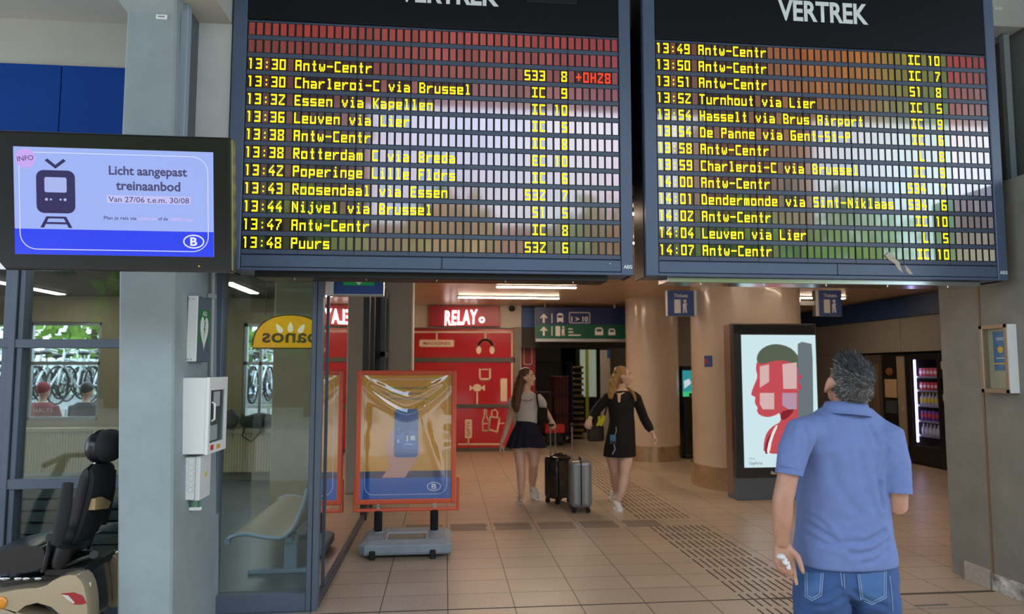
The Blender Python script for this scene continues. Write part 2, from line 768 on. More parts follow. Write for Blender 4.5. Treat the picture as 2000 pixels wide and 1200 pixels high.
q = [P(228, 1190, 4.0), P(335, 1190, 4.0), P(232, 531, 4.0), P(341, 531, 4.0), P(243, 255, 4.0), P(334, 255, 4.0)]
s0 = (q[2].x - q[0].x) / (q[2].z - q[0].z)
s1 = (q[3].x - q[1].x) / (q[3].z - q[1].z)
zt = 2.3
mb.skin([colsec(q[0].x - s0 * q[0].z, q[1].x - s1 * q[1].z, 4.0, 4.78, 0.0),
         colsec(q[2].x + s0 * (zt - q[2].z), q[3].x + s1 * (zt - q[3].z), 4.0, 4.78, zt),
         colsec(-1.88, -1.585, 4.03, 4.78, zt + 0.04),
         colsec(-1.88, -1.60, 4.03, 4.78, 3.70),
         colsec(-1.97, -1.58, 3.95, 4.78, 3.82),
         colsec(-1.97, -1.58, 3.95, 4.78, 5.0)])
struct('column_left', mb, M['concrete'])
# ---- recess strip + dark plate on the side of the upper column
mb = MB(); mb.box((-1.61, 4.18, 2.4), (-1.575, 4.32, 3.80))
struct('trim_3', mb, mat('recess_plate', '#55585a', 0.7))

# ---- right wall: low part, joint, end pier, plinths
mb = MB(); mb.box((3.98, 3.5, 0.0), (4.6, 4.672, 2.95), 0.004, 1)
struct('wall_right', mb, M['concrete_dark'])
mb = MB(); mb.box((3.975, 4.684, 0.0), (4.6, 4.90, 2.95), 0.004, 1)
struct('column_right', mb, M['concrete_dark'])
mb = MB(); mb.box((3.974, 4.670, 0.0), (3.985, 4.686, 2.95))
struct('trim_4', mb, mat('joint_brown', '#7d6247', 0.6))
mb = MB(); mb.box((3.955, 4.69, 0.0), (3.98, 4.93, 0.14), 0.003, 1)
struct('baseboard_right', mb, mat('plinth_stone', '#a39b90', 0.6, var=0.12, vscale=40))
mb = MB(); mb.box((3.962, 3.5, 0.0), (3.985, 4.675, 0.12), 0.003, 1)
struct('baseboard_front', mb, mat('plinth_flaking', '#6d675d', 0.8, wear='#d9d6cc', vscale=14))
mb = MB(); mb.box((4.5, 4.2, 2.95), (4.7, 5.1, 5.6))
struct('wall_upper', mb, mat('upper_dark', '#8d8e8b', 0.85, var=0.06))
mb = MB(); mb.box((3.99, 4.91, 0), (8.7, 5.1, 3.0))
struct('wall_hall_front', mb, M['concrete_dark'])

# ---- hall walls
mb = MB()
mb.box((8.62, 5.0, 0), (8.75, 18.8, 3.0))
struct('wall_side', mb, M['concrete_dark'])
M['fascia'] = mat('fascia_grey', '#827d77', 0.55, var=0.05)
mb = MB()
for a, b in ((5.1, 8.2), (8.205, 9.75), (9.755, 11.1), (11.105, 12.6), (12.605, 14.6)):
    mb.box((7.93, a, 1.9), (8.62, b, 2.5), 0.003, 1)
struct('wall_fascia', mb, M['fascia'])
mb = MB()
for a, b in ((5.1, 9.7), (12.75, 14.6)):
    mb.box((7.95, a, 0), (8.62, b, 1.9))
struct('wall_infill', mb, M['fascia'])
mb = MB(); mb.box((7.88, 5.1, 2.5), (8.62, 14.6, 2.86))
struct('trim_5', mb, mat('frieze_blue', '#1c3a66', 0.5))
mb = MB(); mb.box((7.90, 9.70, 0), (8.0, 9.76, 1.95)); mb.box((7.90, 9.62, 0), (8.0, 9.70, 2.5))
struct('trim_6', mb, mat('door_post', '#a08871', 0.5))
mb = MB(); mb.box((3.2, 18.6, 0), (8.7, 18.75, 3.0)); mb.box((4.1, 14.55, 0), (8.62, 14.62, 3.0)); mb.box((4.1, 13.2, 0.0), (5.0, 13.3, 2.9))
struct('wall_back', mb, mat('back_grey', '#77716a', 0.7))

# ---- round columns
M['round'] = mat('column_beige', '#c9b9a8', 0.22, spec=0.6, coat=0.3, var=0.05, vscale=1.5)


def round_column(name, cx, cy, r, zr):
    mb = MB(); mb.lathe([(r, zr - 0.02), (r, 2.9)], (cx, cy, 0), n=72)
    o = struct(name, mb, M['round'], smooth=True)
    mb = MB(); mb.lathe([(r + 0.035, 0.0), (r + 0.035, zr), (r - 0.01, zr + 0.003)], (cx, cy, 0), n=72)
    k = part('base_ring', mb, M['steel'], o, smooth=True)
    k['label'] = 'brushed metal kick ring'
    return o


round_column('column_1', 4.22, 9.2, 0.74, 0.30)
round_column('column_2', 3.74, 12.0, 0.47, 0.26)

# ---- waiting room walls with windows
YB = 10.3
M['room_wall'] = mat('room_wall', '#a59a7d', 0.75, var=0.04)
mb = MB()
WX = [(-6.9, P(196, 700, YB).x), (P(474, 700, YB).x, P(541, 700, YB).x), (P(556, 700, YB).x, -1.05)]
z0, z1 = 0.86, 2.28
mb.box((-7.2, YB, 0), (-0.9, YB + 0.15, z0))
mb.box((-7.2, YB, z1), (-0.9, YB + 0.15, 2.75))
xx = -7.2
for a, b in WX + [(-0.9, None)]:
    mb.box((xx, YB, z0), (a, YB + 0.15, z1))
    xx = b
struct('wall_room_back', mb, M['room_wall'])
mb = MB(); mb.box((-7.3, 4.7, 0), (-7.2, 10.45, 2.75))
struct('wall_room_left', mb, M['room_wall'])
mb = MB(); mb.box((-0.9, 8.95, 0), (-0.84, 13.4, 2.95))
struct('wall_room_right', mb, M['room_wall'])
for i, (a, b) in enumerate(WX):
    mb = MB()
    for s in ((a, a + 0.05), (b - 0.05, b), ((a + b) / 2 - 0.02, (a + b) / 2 + 0.02)):
        mb.box((s[0], YB + 0.04, z0), (s[1], YB + 0.10, z1))
    mb.box((a, YB + 0.04, z0), (b, YB + 0.10, z0 + 0.06)); mb.box((a, YB + 0.04, z1 - 0.05), (b, YB + 0.10, z1))
    mb.box((a, YB + 0.04, 1.66), (b, YB + 0.10, 1.71))
    w = struct('window_%d' % (i + 4), mb, M['alu'])
    mb = MB(); mb.box((a + 0.04, YB + 0.065, z0 + 0.05), (b - 0.04, YB + 0.075, z1 - 0.04))
    part('pane', mb, M['glass'], w)
# inner concrete column
mb = MB(); mb.box((-2.02, 8.2, 0), (-1.36, 8.75, 2.66), 0.02, 1)
struct('column_room', mb, mat('room_column', '#aaa285', 0.7, var=0.06))

# ---- glazed front of the waiting room, front panel beside the column: window_1
FY = 4.72
mb = MB()
xa, xb = -1.585, -0.835
mb.box((xa, FY, 0), (xa + 0.085, FY + 0.12, 2.95), 0.004, 1)
mb.box((xb - 0.075, FY, 0), (xb, FY + 0.075, 2.95), 0.004, 1)
mb.box((xa + 0.085, FY + 0.003, 0), (xb - 0.075, FY + 0.10, 0.115), 0.004, 1)
mb.box((xa + 0.085, FY + 0.003, 2.30), (xb - 0.075, FY + 0.10, 2.42), 0.004, 1)
mb.box((xa + 0.085, FY + 0.02, 2.42), (xb - 0.075, FY + 0.10, 2.95))
w = struct('window_1', mb, M['frame_blue'])
mb = MB(); mb.box((xa + 0.08, FY + 0.05, 0.11), (xb - 0.07, FY + 0.058, 2.31))
part('pane', mb, M['glass'], w)
mb = MB(); mb.box((xb - 0.042, FY - 0.002, 0), (xb - 0.036, FY + 0.01, 2.95))
part('joint', mb, M['black'], w)

# ---- side glazing along the passage: window_2
SX = -0.85
M['glass_side'] = glass_mat('side_glass', tint=(0.55, 0.55, 0.53), boost=1.6, base=0.22)
mb = MB()
mb.box((SX - 0.04, FY + 0.08, 0), (SX + 0.015, 8.95, 0.07), 0.004, 1)
mb.box((SX - 0.04, FY + 0.08, 2.62), (SX + 0.015, 8.95, 2.9), 0.004, 1)
mb.box((SX - 0.03, 5.02, 0.07), (SX + 0.006, 5.05, 2.62))
for yy in (7.42, 7.95, 8.85):
    mb.box((SX - 0.05, yy, 0), (SX + 0.03, yy + 0.09, 2.9), 0.004, 1)
w = struct('window_2', mb, M['steel_dark'])
mb = MB(); mb.box((SX - 0.012, FY + 0.08, 0.06), (SX - 0.004, 8.9, 2.63))
part('pane', mb, M['glass_side'], w)

# square concrete column at the end of the glazing
mb = MB(); mb.box((-0.84, 9.0, 0), (-0.43, 9.42, 2.88), 0.012, 1)
struct('column_3', mb, mat('column_pale', '#b9bdb6', 0.75, var=0.06, vscale=2.5))
# inner door leaf by the column: door_1
mb = MB()
for a, b in (((-0.80, 8.45, 0), (-0.74, 8.52, 2.6)), ((-0.80, 8.93, 0), (-0.74, 9.0, 2.6)), ((-0.80, 8.45, 0), (-0.74, 9.0, 0.1)),
             ((-0.80, 8.45, 2.5), (-0.74, 9.0, 2.6)), ((-0.80, 8.45, 1.75), (-0.74, 9.0, 1.82))):
    mb.box(a, b, 0.004, 1)
d = struct('door_1', mb, M['frame_blue'])
mb = MB(); mb.box((-0.775, 8.5, 0.08), (-0.765, 8.95, 2.52))
part('pane', mb, M['glass'], d)

# ---- left shop-window bay: window_3
mb = MB()
LX0, LX1 = -7.2, -1.93
xm = P(32, 600, FY).x
for a, b, yy in ((xm - 0.075, xm - 0.035, FY), (xm - 0.03, xm + 0.01, FY - 0.015), (xm + 0.015, xm + 0.05, FY), (LX1 - 0.06, LX1, FY), (-5.2, -5.08, FY)):
    mb.box((a, yy, 0), (b, FY + 0.09, 2.95), 0.003, 1)
zz1, zz2 = P(120, 680, FY).z, P(120, 663, FY).z
mb.box((LX0, FY - 0.01, zz1), (LX1, FY + 0.08, zz2), 0.003, 1)
zz1, zz2 = P(120, 955, FY).z, P(120, 935, FY).z
mb.box((LX0, FY - 0.01, zz1), (LX1, FY + 0.08, zz2), 0.003, 1)
mb.box((LX0, FY, 0), (LX1, FY + 0.08, 0.12), 0.003, 1)
mb.box((LX0, FY, 2.75), (LX1, FY + 0.08, 2.95), 0.003, 1)
w = struct('window_3', mb, M['frame_blue'])
mb = MB(); mb.box((LX0, FY + 0.045, 0.1), (LX1 - 0.02, FY + 0.053, 2.78))
part('pane', mb, M['glass'], w)

# ---- shop wall of the hall: RELAY front (setting part)
RY = 13.4
mb = MB()
xr = P(1018, 640, RY).x
mb.box((-0.9, RY, 0), (xr, RY + 0.15, 2.95))
struct('wall_shop', mb, mat('shop_beige', '#ddd2c2', 0.6))
xp = P(1230, 640, RY).x
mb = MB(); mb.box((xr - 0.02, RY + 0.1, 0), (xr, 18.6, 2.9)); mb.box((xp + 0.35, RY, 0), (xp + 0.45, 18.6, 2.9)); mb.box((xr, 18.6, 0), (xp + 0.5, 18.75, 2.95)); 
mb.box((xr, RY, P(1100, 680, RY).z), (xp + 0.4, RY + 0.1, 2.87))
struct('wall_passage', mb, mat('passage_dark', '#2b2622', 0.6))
mb = MB(); mb.box((xr - 0.16, RY - 0.06, 0), (xr - 0.02, RY + 0.02, P(1018, 640, RY).z), 0.004, 1)
struct('trim_7', mb, mat('mullion_grey', '#7c776c', 0.45))
# ================================================================ DEPARTURE BOARDS
G5 = {
 '0': '11111 10001 10001 10001 10001 10001 11111', '1': '01100 00100 00100 00100 00100 00100 00100',
 '2': '11111 00001 00010 00100 01000 10000 11111', '3': '11111 00001 00001 01111 00001 00001 11111',
 '4': '00010 00100 01000 10010 11111 00010 00010', '5': '11111 10000 10000 11111 00001 00001 11111',
 '6': '11111 10000 10000 11111 10001 10001 11111', '7': '11111 00001 00010 00100 00100 01000 01000',
 '8': '11111 10001 10001 01110 10001 10001 11111', '9': '11111 10001 10001 11111 00001 00001 11111',
 ':': '00000 00000 00100 00000 00000 00100 00000', '-': '00000 00000 00000 11111 00000 00000 00000',
 '+': '00000 00100 00100 11111 00100 00100 00000', ' ': '00000 00000 00000 00000 00000 00000 00000',
 'A': '11111 10001 10001 11111 10001 10001 10001', 'B': '11110 10001 10001 11110 10001 10001 11111',
 'C': '11111 10000 10000 10000 10000 10000 11111', 'D': '11110 10001 10001 10001 10001 10001 11111',
 'E': '11111 10000 10000 11110 10000 10000 11111', 'F': '11111 10000 10000 11110 10000 10000 10000',
 'G': '11111 10000 10000 10111 10001 10001 11111', 'H': '10001 10001 10001 11111 10001 10001 10001',
 'I': '11111 00100 00100 00100 00100 00100 11111', 'K': '10001 10010 10100 11000 10100 10010 10001',
 'L': '10000 10000 10000 10000 10000 10000 11111', 'N': '10001 11001 10101 10101 10011 10001 10001',
 'P': '11111 10001 10001 11111 10000 10000 10000', 'R': '11111 10001 10001 11111 10100 10010 10001',
 'S': '11111 10000 10000 11111 00001 00001 11111', 'T': '11111 00100 00100 00100 00100 00100 00100',
 'a': '00000 00000 11110 00001 11111 10001 11111', 'd': '00001 00001 11111 10001 10001 10001 11111',
 'e': '00000 00000 11111 10001 11111 10000 11111', 'g': '00000 00000 11111 10001 10001 11111 00001 11111',
 'h': '10000 10000 11111 10001 10001 10001 10001', 'i': '00100 00000 01100 00100 00100 00100 01110',
 'j': '00010 00000 00110 00010 00010 00010 10010 01100', 'k': '10000 10000 10010 10100 11000 10100 10010',
 'l': '01100 00100 00100 00100 00100 00100 01110', 'm': '00000 00000 11111 10101 10101 10101 10101',
 'n': '00000 00000 11111 10001 10001 10001 10001', 'o': '00000 00000 11111 10001 10001 10001 11111',
 'p': '00000 00000 11111 10001 10001 11111 10000 10000', 'r': '00000 00000 10111 11000 10000 10000 10000',
 's': '00000 00000 11111 10000 11111 00001 11111', 't': '00100 00100 01110 00100 00100 00100 00110',
 'u': '00000 00000 10001 10001 10001 10001 11111', 'v': '00000 00000 10001 10001 01010 01010 00100',
 'w': '00000 00000 10001 10001 10101 10101 01010', 'b': '10000 10000 11111 10001 10001 10001 11111',
}
NCOL, PITCH = 49, 2.413 / 49
RP, Z0 = 0.1153, 3.775
BY = 4.30
LEFT = [None, None, ('13:30', 'Antw-Centr', 'S33', '8', '+0H28'), ('13:30', 'Charleroi-C via Brussel', 'IC', '9'),
        ('13:32', 'Essen via Kapellen', 'IC', '10'), ('13:36', 'Leuven via Lier', 'IC', '5'), ('13:38', 'Antw-Centr', 'IC', '8'),
        ('13:38', 'Rotterdam C via Breda', 'EC', '10'), ('13:42', 'Poperinge Lille Fldrs', 'IC', '6'),
        ('13:43', 'Roosendaal via Essen', 'S32', '7'), ('13:44', 'Nijvel via Brussel', 'S1', '5'), ('13:47', 'Antw-Centr', 'IC', '8'),
        ('13:48', 'Puurs', 'S32', '6')]
RIGHT = [('13:49', 'Antw-Centr', 'IC', '10'), ('13:50', 'Antw-Centr', 'IC', '7'), ('13:51', 'Antw-Centr', 'S1', '8'),
         ('13:52', 'Turnhout via Lier', 'IC', '5'), ('13:54', 'Hasselt via Brus Airport', 'IC', '9'), ('13:54', 'De Panne via Gent-St-P', 'IC', '6'),
         ('13:58', 'Antw-Centr', 'L', '8'), ('13:59', 'Charleroi-C via Brussel', 'IC', '9'), ('14:00', 'Antw-Centr', 'S34', '7'),
         ('14:01', 'Dendermonde via Sint-Niklaas', 'S34', '6'), ('14:02', 'Antw-Centr', 'IC', '10'), ('14:04', 'Leuven via Lier', 'L', '5'),
         ('14:07', 'Antw-Centr', 'IC', '10')]
# cell colours, filter tints with reflected surroundings painted in: control grid (rows x column stops), sRGB
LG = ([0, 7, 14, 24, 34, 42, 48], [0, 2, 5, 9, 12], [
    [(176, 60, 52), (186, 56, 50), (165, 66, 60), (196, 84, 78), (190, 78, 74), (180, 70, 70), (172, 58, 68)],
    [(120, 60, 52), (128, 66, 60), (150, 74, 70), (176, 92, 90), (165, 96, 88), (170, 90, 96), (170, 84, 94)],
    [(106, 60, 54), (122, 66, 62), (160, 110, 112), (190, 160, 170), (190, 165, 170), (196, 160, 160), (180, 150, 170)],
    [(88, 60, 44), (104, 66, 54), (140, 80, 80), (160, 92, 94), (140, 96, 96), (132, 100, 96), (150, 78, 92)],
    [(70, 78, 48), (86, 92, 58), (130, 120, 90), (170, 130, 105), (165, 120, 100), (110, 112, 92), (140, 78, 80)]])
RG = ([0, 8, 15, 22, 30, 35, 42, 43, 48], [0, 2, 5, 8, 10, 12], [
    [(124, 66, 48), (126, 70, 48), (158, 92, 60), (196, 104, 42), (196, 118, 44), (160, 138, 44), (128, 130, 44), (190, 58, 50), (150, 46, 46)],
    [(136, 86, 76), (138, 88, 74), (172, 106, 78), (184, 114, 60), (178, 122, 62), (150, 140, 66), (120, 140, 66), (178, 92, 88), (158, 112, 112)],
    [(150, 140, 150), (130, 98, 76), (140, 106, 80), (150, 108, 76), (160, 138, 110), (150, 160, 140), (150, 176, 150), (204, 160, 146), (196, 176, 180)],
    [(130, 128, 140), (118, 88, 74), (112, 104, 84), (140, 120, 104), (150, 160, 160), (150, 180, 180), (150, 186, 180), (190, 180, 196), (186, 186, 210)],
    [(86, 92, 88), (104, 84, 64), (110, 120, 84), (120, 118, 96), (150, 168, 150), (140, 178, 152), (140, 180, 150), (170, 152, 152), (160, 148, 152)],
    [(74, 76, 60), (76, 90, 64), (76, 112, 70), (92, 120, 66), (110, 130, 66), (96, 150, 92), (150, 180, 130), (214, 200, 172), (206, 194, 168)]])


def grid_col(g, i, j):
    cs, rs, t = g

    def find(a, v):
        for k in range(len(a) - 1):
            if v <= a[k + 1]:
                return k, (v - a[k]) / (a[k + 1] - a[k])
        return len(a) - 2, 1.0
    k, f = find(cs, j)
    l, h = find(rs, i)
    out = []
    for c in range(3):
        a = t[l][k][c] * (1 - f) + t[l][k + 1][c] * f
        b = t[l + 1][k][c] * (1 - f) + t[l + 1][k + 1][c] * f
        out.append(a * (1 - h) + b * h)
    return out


M['board'] = mat('board_bluegrey', '#4d5c74', 0.36, spec=0.5, var=0.06, vscale=3)
M['board_in'] = mat('board_inner', '#434f62', 0.38, spec=0.5)
M['board_header'] = mat('board_header', '#12151a', 0.30, spec=0.3)
M['slot'] = mat('slot_black', '#0b0c10', 0.5)
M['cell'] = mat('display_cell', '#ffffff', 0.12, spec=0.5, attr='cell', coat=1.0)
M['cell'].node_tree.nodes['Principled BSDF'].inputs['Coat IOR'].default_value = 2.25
M['letter_white'] = mat('letter_white', '#dfe6e6', 0.5)


def glyphs(mb, s, x, z, y):
    px_, pz = 0.0071, 0.0098
    for k, ch in enumerate(s):
        rows = G5[ch].split()
        for r, row in enumerate(rows):
            c = 0
            while c < 5:
                if row[c] == '1':
                    e = c
                    while e + 1 < 5 and row[e + 1] == '1':
                        e += 1
                    x0 = x + k * PITCH + (c - 2.5) * px_
                    x1 = x + k * PITCH + (e + 1 - 2.5) * px_
                    zt = z + (3.5 - r) * pz
                    mb.quad((x0 - 0.0008, y, zt - pz - 0.0004), (x1 + 0.0008, y, zt - pz - 0.0004), (x1 + 0.0008, y, zt + 0.0004), (x0 - 0.0008, y, zt + 0.0004))
                    c = e + 1
                else:
                    c += 1


def board(x0, x1, xi, rows, grid, label, name='departure_board', clock=False):
    root = thing(name, label, 'departure board', ((x0 + x1) / 2, BY, 2.21))
    zb, ztop = 2.215, 4.42
    xe = xi + 2.413
    # housing: back box and the face frame round the display field
    mb = MB()
    mb.box((x0 + 0.01, BY + 0.025, zb + 0.005), (x1 - 0.01, BY + 0.28, ztop), 0.006, 1)
    mb.box((x0, BY, zb), (xi - 0.004, BY + 0.05, ztop), 0.004, 1)
    mb.box((xe + 0.004, BY, zb), (x1, BY + 0.05, ztop), 0.004, 1)
    mb.box((xi - 0.005, BY, zb), (xe + 0.005, BY + 0.03, zb + 0.018), 0.003, 1)
    part('housing', mb, M['board'], root, world=True)
    for xa_s, xb_s in ((x0 - 0.005, x0 + 0.012), (x1 - 0.012, x1 + 0.005)):
        mb = MB()
        mb.box((xa_s, BY + 0.05, zb - 0.002), (xb_s, BY + 0.27, ztop))
        part('side_cover', mb, M['black'], root, world=True)
    # header
    zh = Z0 + 0.0577
    mb = MB()
    mb.box((xi - 0.002, BY + 0.004, zh + 0.006), (xe + 0.002, BY + 0.03, ztop - 0.02), 0.003, 1)
    for k in range(3):
        cx = xi + 0.11 + k * 1.02
        mb.box((cx - 0.012, BY - 0.002, zh + 0.010), (cx + 0.012, BY + 0.005, zh + 0.017), 0.002, 1)
    hd = part('header_panel', mb, M['board_header'], root, world=True)
    mb = MB()
    xc = (xi + xe) / 2 + (0.0 if not clock else 0.07)
    text(mb, 'VERTREK', (xc, BY + 0.0025, 4.085 if not clock else 4.075), UX, UZ, height=0.150, width=0.66, bold=0.03)
    part('lettering', mb, M['letter_white'], hd, world=True)
    if clock:
        mb = MB()
        cxx = P(1078, 2, BY).x
        mb.box((cxx - 0.17, BY - 0.001, 4.045), (cxx + 0.17, BY + 0.006, 4.27), 0.004, 1)
        cw = part('clock_window', mb, M['slot'], root, world=True)
        mb = MB()
        mb.box((cxx - 0.11, BY - 0.003, 4.075), (cxx + 0.11, BY - 0.001, 4.22))
        part('clock_display', mb, mat('clock_amber', '#3a2000', 0.3, emit='#d08010', es=0.8), cw, world=True)
    # rows of cells
    ch, cw_, hh = 0.0385, 0.0385, 0.0775
    for i, row in enumerate(rows):
        zc = Z0 - i * RP
        mb = MB()
        # slot back, and the bar under the slot with its module joints
        mb.mi = 0
        mb.box((xi, BY + 0.012, zc - 0.046), (xe, BY + 0.03, zc + 0.046))
        mb.mi = 1
        mb.box((xi, BY + 0.006, zc - 0.0725), (xe, BY + 0.028, zc - 0.0445), 0.002, 1)
        mb.box((xi, BY + 0.008, zc + 0.0435), (xe, BY + 0.028, zc + 0.0505), 0.001, 1)
        mb.mi = 0
        for k in range(1, 7):
            xx = xi + k * 7 * PITCH
            mb.box((xx - 0.0015, BY + 0.0045, zc - 0.0728), (xx + 0.0015, BY + 0.0292, zc + 0.0508))
        r = part('display_row', mb, [M['slot'], M['board_in']], root, world=True)
        mb = MB()
        cols = []
        busy = set()
        if row:
            st_ = 36 if len(row[2]) == 3 else 37 if len(row[2]) == 2 else 38
            for s_, j0 in ((row[0], 0), (row[1], 6), (row[2], st_), (row[3], 42 - len(row[3]))) + (((row[4], 43),) if len(row) > 4 else ()):
                busy |= {j0 + k for k, ch_ in enumerate(s_) if ch_ not in ' :'}
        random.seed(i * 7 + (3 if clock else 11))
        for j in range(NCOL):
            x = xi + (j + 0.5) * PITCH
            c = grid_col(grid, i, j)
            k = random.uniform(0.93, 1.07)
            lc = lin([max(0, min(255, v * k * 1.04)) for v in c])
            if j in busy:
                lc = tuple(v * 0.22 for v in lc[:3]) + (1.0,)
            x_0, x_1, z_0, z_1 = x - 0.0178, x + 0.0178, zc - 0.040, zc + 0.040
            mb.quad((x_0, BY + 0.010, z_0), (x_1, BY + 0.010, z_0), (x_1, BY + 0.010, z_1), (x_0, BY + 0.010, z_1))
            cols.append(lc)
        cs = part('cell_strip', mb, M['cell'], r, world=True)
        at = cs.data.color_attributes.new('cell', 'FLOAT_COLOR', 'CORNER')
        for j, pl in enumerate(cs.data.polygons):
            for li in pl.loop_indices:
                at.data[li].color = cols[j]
        if row:
            mb = MB()
            t, dest, cat, plat = row[:4]
            yy = BY + 0.0085
            zz = zc - 0.001
            glyphs(mb, t, xi + 0.5 * PITCH, zz, yy)
            glyphs(mb, dest, xi + 6.5 * PITCH, zz, yy)
            start = 36 if len(cat) == 3 else 37 if len(cat) == 2 else 38
            glyphs(mb, cat, xi + (start + 0.5) * PITCH, zz, yy)
            glyphs(mb, plat, xi + (41 - len(plat) + 1 + 0.5) * PITCH, zz, yy)
            part('lettering', mb, M['led_yellow'], r, world=True)
            if len(row) > 4:
                mb = MB()
                glyphs(mb, row[4], xi + 43.5 * PITCH, zz, yy)
                part('delay_lettering', mb, M['led_red'], r, world=True, label='red delay figures')
    # lower blank panel in two halves
    zl = Z0 - 12 * RP - 0.0735
    xm_ = xi + 2.413 * (0.515 if clock else 0.515)
    for a, b in ((xi, xm_ - 0.003), (xm_ + 0.003, xe)):
        mb = MB()
        mb.box((a, BY + 0.003, zb + 0.022), (b, BY + 0.03, zl - 0.006), 0.003, 1)
        part('lower_panel', mb, M['board'], root, world=True)
    mb = MB()
    mb.cyl((xe - 0.075, BY + 0.004, zb + 0.075), (xe - 0.075, BY - 0.004, zb + 0.075), 0.006, n=12)
    part('lock', mb, M['chrome'], root, world=True)
    mb = MB()
    text(mb, 'AEG', ((xe + x1) / 2 + 0.004, BY - 0.0012, zb + 0.055), UX, UZ, height=0.024, width=0.058, bold=0.035)
    part('maker_lettering', mb, M['letter_white'], root, world=True)
    # service tray under the housing
    mb = MB()
    mb.box((x0 + 0.16, BY + 0.06, zb - 0.035), (x1 - 0.16, BY + 0.26, zb + 0.005), 0.004, 1)
    tr = part('underside_tray', mb, M['chrome'] if not clock else M['black'], root, world=True)
    mb = MB()
    for k in range(5):
        xk = x0 + 0.4 + k * 0.45
        mb.cyl((xk, BY + 0.1, zb - 0.044), (xk, BY + 0.1, zb - 0.034), 0.006, n=10)
    part('screw', mb, M['chrome'], tr, world=True)
    # hangers to the beam
    for xk in (x0 + 0.45, x1 - 0.45):
        mb = MB()
        mb.box((xk - 0.04, BY + 0.26, 3.2), (xk + 0.04, BY + 0.36, 4.4))
        mb.box((xk - 0.04, BY + 0.30, 4.32), (xk + 0.04, BY + 0.40, 5.5))
        part('hanger', mb, M['black'], root, world=True)
    return root


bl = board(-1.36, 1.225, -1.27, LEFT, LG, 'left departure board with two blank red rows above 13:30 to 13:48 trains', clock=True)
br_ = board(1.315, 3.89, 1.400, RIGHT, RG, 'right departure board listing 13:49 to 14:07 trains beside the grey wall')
# torn adhesive remnant on the right board's lower panel
mb = MB()
o = Vector((0, 0, 0))
hd = part


def sticker(poly):
    pts = [P(x, y, BY + 0.002) for x, y in poly]
    n = len(pts)
    a = [mb.bm.verts.new((p.x, BY + 0.0025, p.z)) for p in pts]
    b = [mb.bm.verts.new((p.x, BY + 0.0015, p.z)) for p in pts]
    mb.bm.faces.new(a)
    mb.bm.faces.new(list(reversed(b)))
    for i in range(n):
        mb.bm.faces.new((a[i], b[i], b[(i + 1) % n], a[(i + 1) % n]))


sticker([(1729, 499), (1737, 492), (1745, 502), (1757, 513), (1760, 524), (1764, 534), (1755, 527), (1748, 516), (1735, 507)])
sticker([(1767, 517), (1775, 525), (1783, 536), (1776, 536), (1770, 529)])
part('sticker_remnant', mb, mat('sticker_tan', '#b8ab98', 0.6), br_, world=True)
# ================================================================ INFORMATION SCREEN (top left)
TY = 3.40
c0 = P(222, 396, TY)
tv = thing('information_screen', 'wide black information screen showing a blue train notice, hung left of boards', 'screen', (c0.x, TY, c0.z), (math.radians(7), 0, 0))
W, H_ = 1.10, 0.665
mb = MB(); mb.box((-W / 2, 0, -H_ / 2), (W / 2, 0.09, H_ / 2), 0.012, 2)
part('housing', mb, mat('tv_black', '#0f1012', 0.22, spec=0.6), tv)
mb = MB(); mb.box((W / 2 - 0.004, 0.004, -H_ / 2 + 0.01), (W / 2 + 0.006, 0.05, H_ / 2 - 0.01), 0.002, 1)
part('side_trim', mb, mat('tv_edge', '#6d6c50', 0.25, metal=0.6), tv)  # olive tint stands in for the yellow reflection on the bevel
sw, sh = 0.918, 0.512
sx, sz = 0.008, 0.0
mb = MB(); mb.box((sx - sw / 2, -0.002, sz - sh / 2), (sx + sw / 2, 0.004, sz + sh / 2))
scr = part('display', mb, mat('tv_sky', '#202840', 0.12, emit='#9db0ee', es=1.0), tv)


def tvp(name, polys, m, parent=scr, y=-0.003):
    mb = MB()
    for pl in polys:
        mb.prism(pl, (sx, y, sz), UX, UZ, 0.0006)
    return part(name, mb, m, parent)


def E(name, c, s=1.0):
    return mat(name, '#050505', 0.12, emit=c, es=s)


dk = E('tv_dark', '#34305f')
tvp('blue_band', [[(-sw / 2, -sh / 2), (sw / 2, -sh / 2), (sw / 2, -sh / 2 + 0.122), (-sw / 2, -sh / 2 + 0.122)]], E('tv_blue', '#2f46f0'))
mb = MB()
outline(mb, rrect(sw - 0.05, sh - 0.05, 0.075, 8), (sx, 0, sz), UX, UZ, 0.004, 0.0042)
part('border_line', mb, E('tv_line', '#d6dcff'), scr)
# tram pictogram
tx, tz = -0.27, 0.045


def off(pl, dx, dz):
    return [(a + dx, b + dz) for a, b in pl]


tvp('tram_pictogram', [off(rrect(0.176, 0.205, 0.034), tx, tz),
                       [(tx - 0.048, tz + 0.148), (tx - 0.036, tz + 0.158), (tx, tz + 0.128), (tx, tz + 0.110)], [(tx, tz + 0.110), (tx, tz + 0.128), (tx + 0.036, tz + 0.158), (tx + 0.048, tz + 0.148)],
                       [(tx - 0.045, tz - 0.118), (tx + 0.045, tz - 0.118), (tx + 0.048, tz - 0.128), (tx - 0.048, tz - 0.128)],
                       [(tx - 0.054, tz - 0.145), (tx + 0.054, tz - 0.145), (tx + 0.057, tz - 0.155), (tx - 0.057, tz - 0.155)],
                       [(tx - 0.045, tz - 0.118), (tx - 0.030, tz - 0.118), (tx - 0.056, tz - 0.172), (tx - 0.073, tz - 0.172)],
                       [(tx + 0.030, tz - 0.118), (tx + 0.045, tz - 0.118), (tx + 0.073, tz - 0.172), (tx + 0.056, tz - 0.172)]], dk)
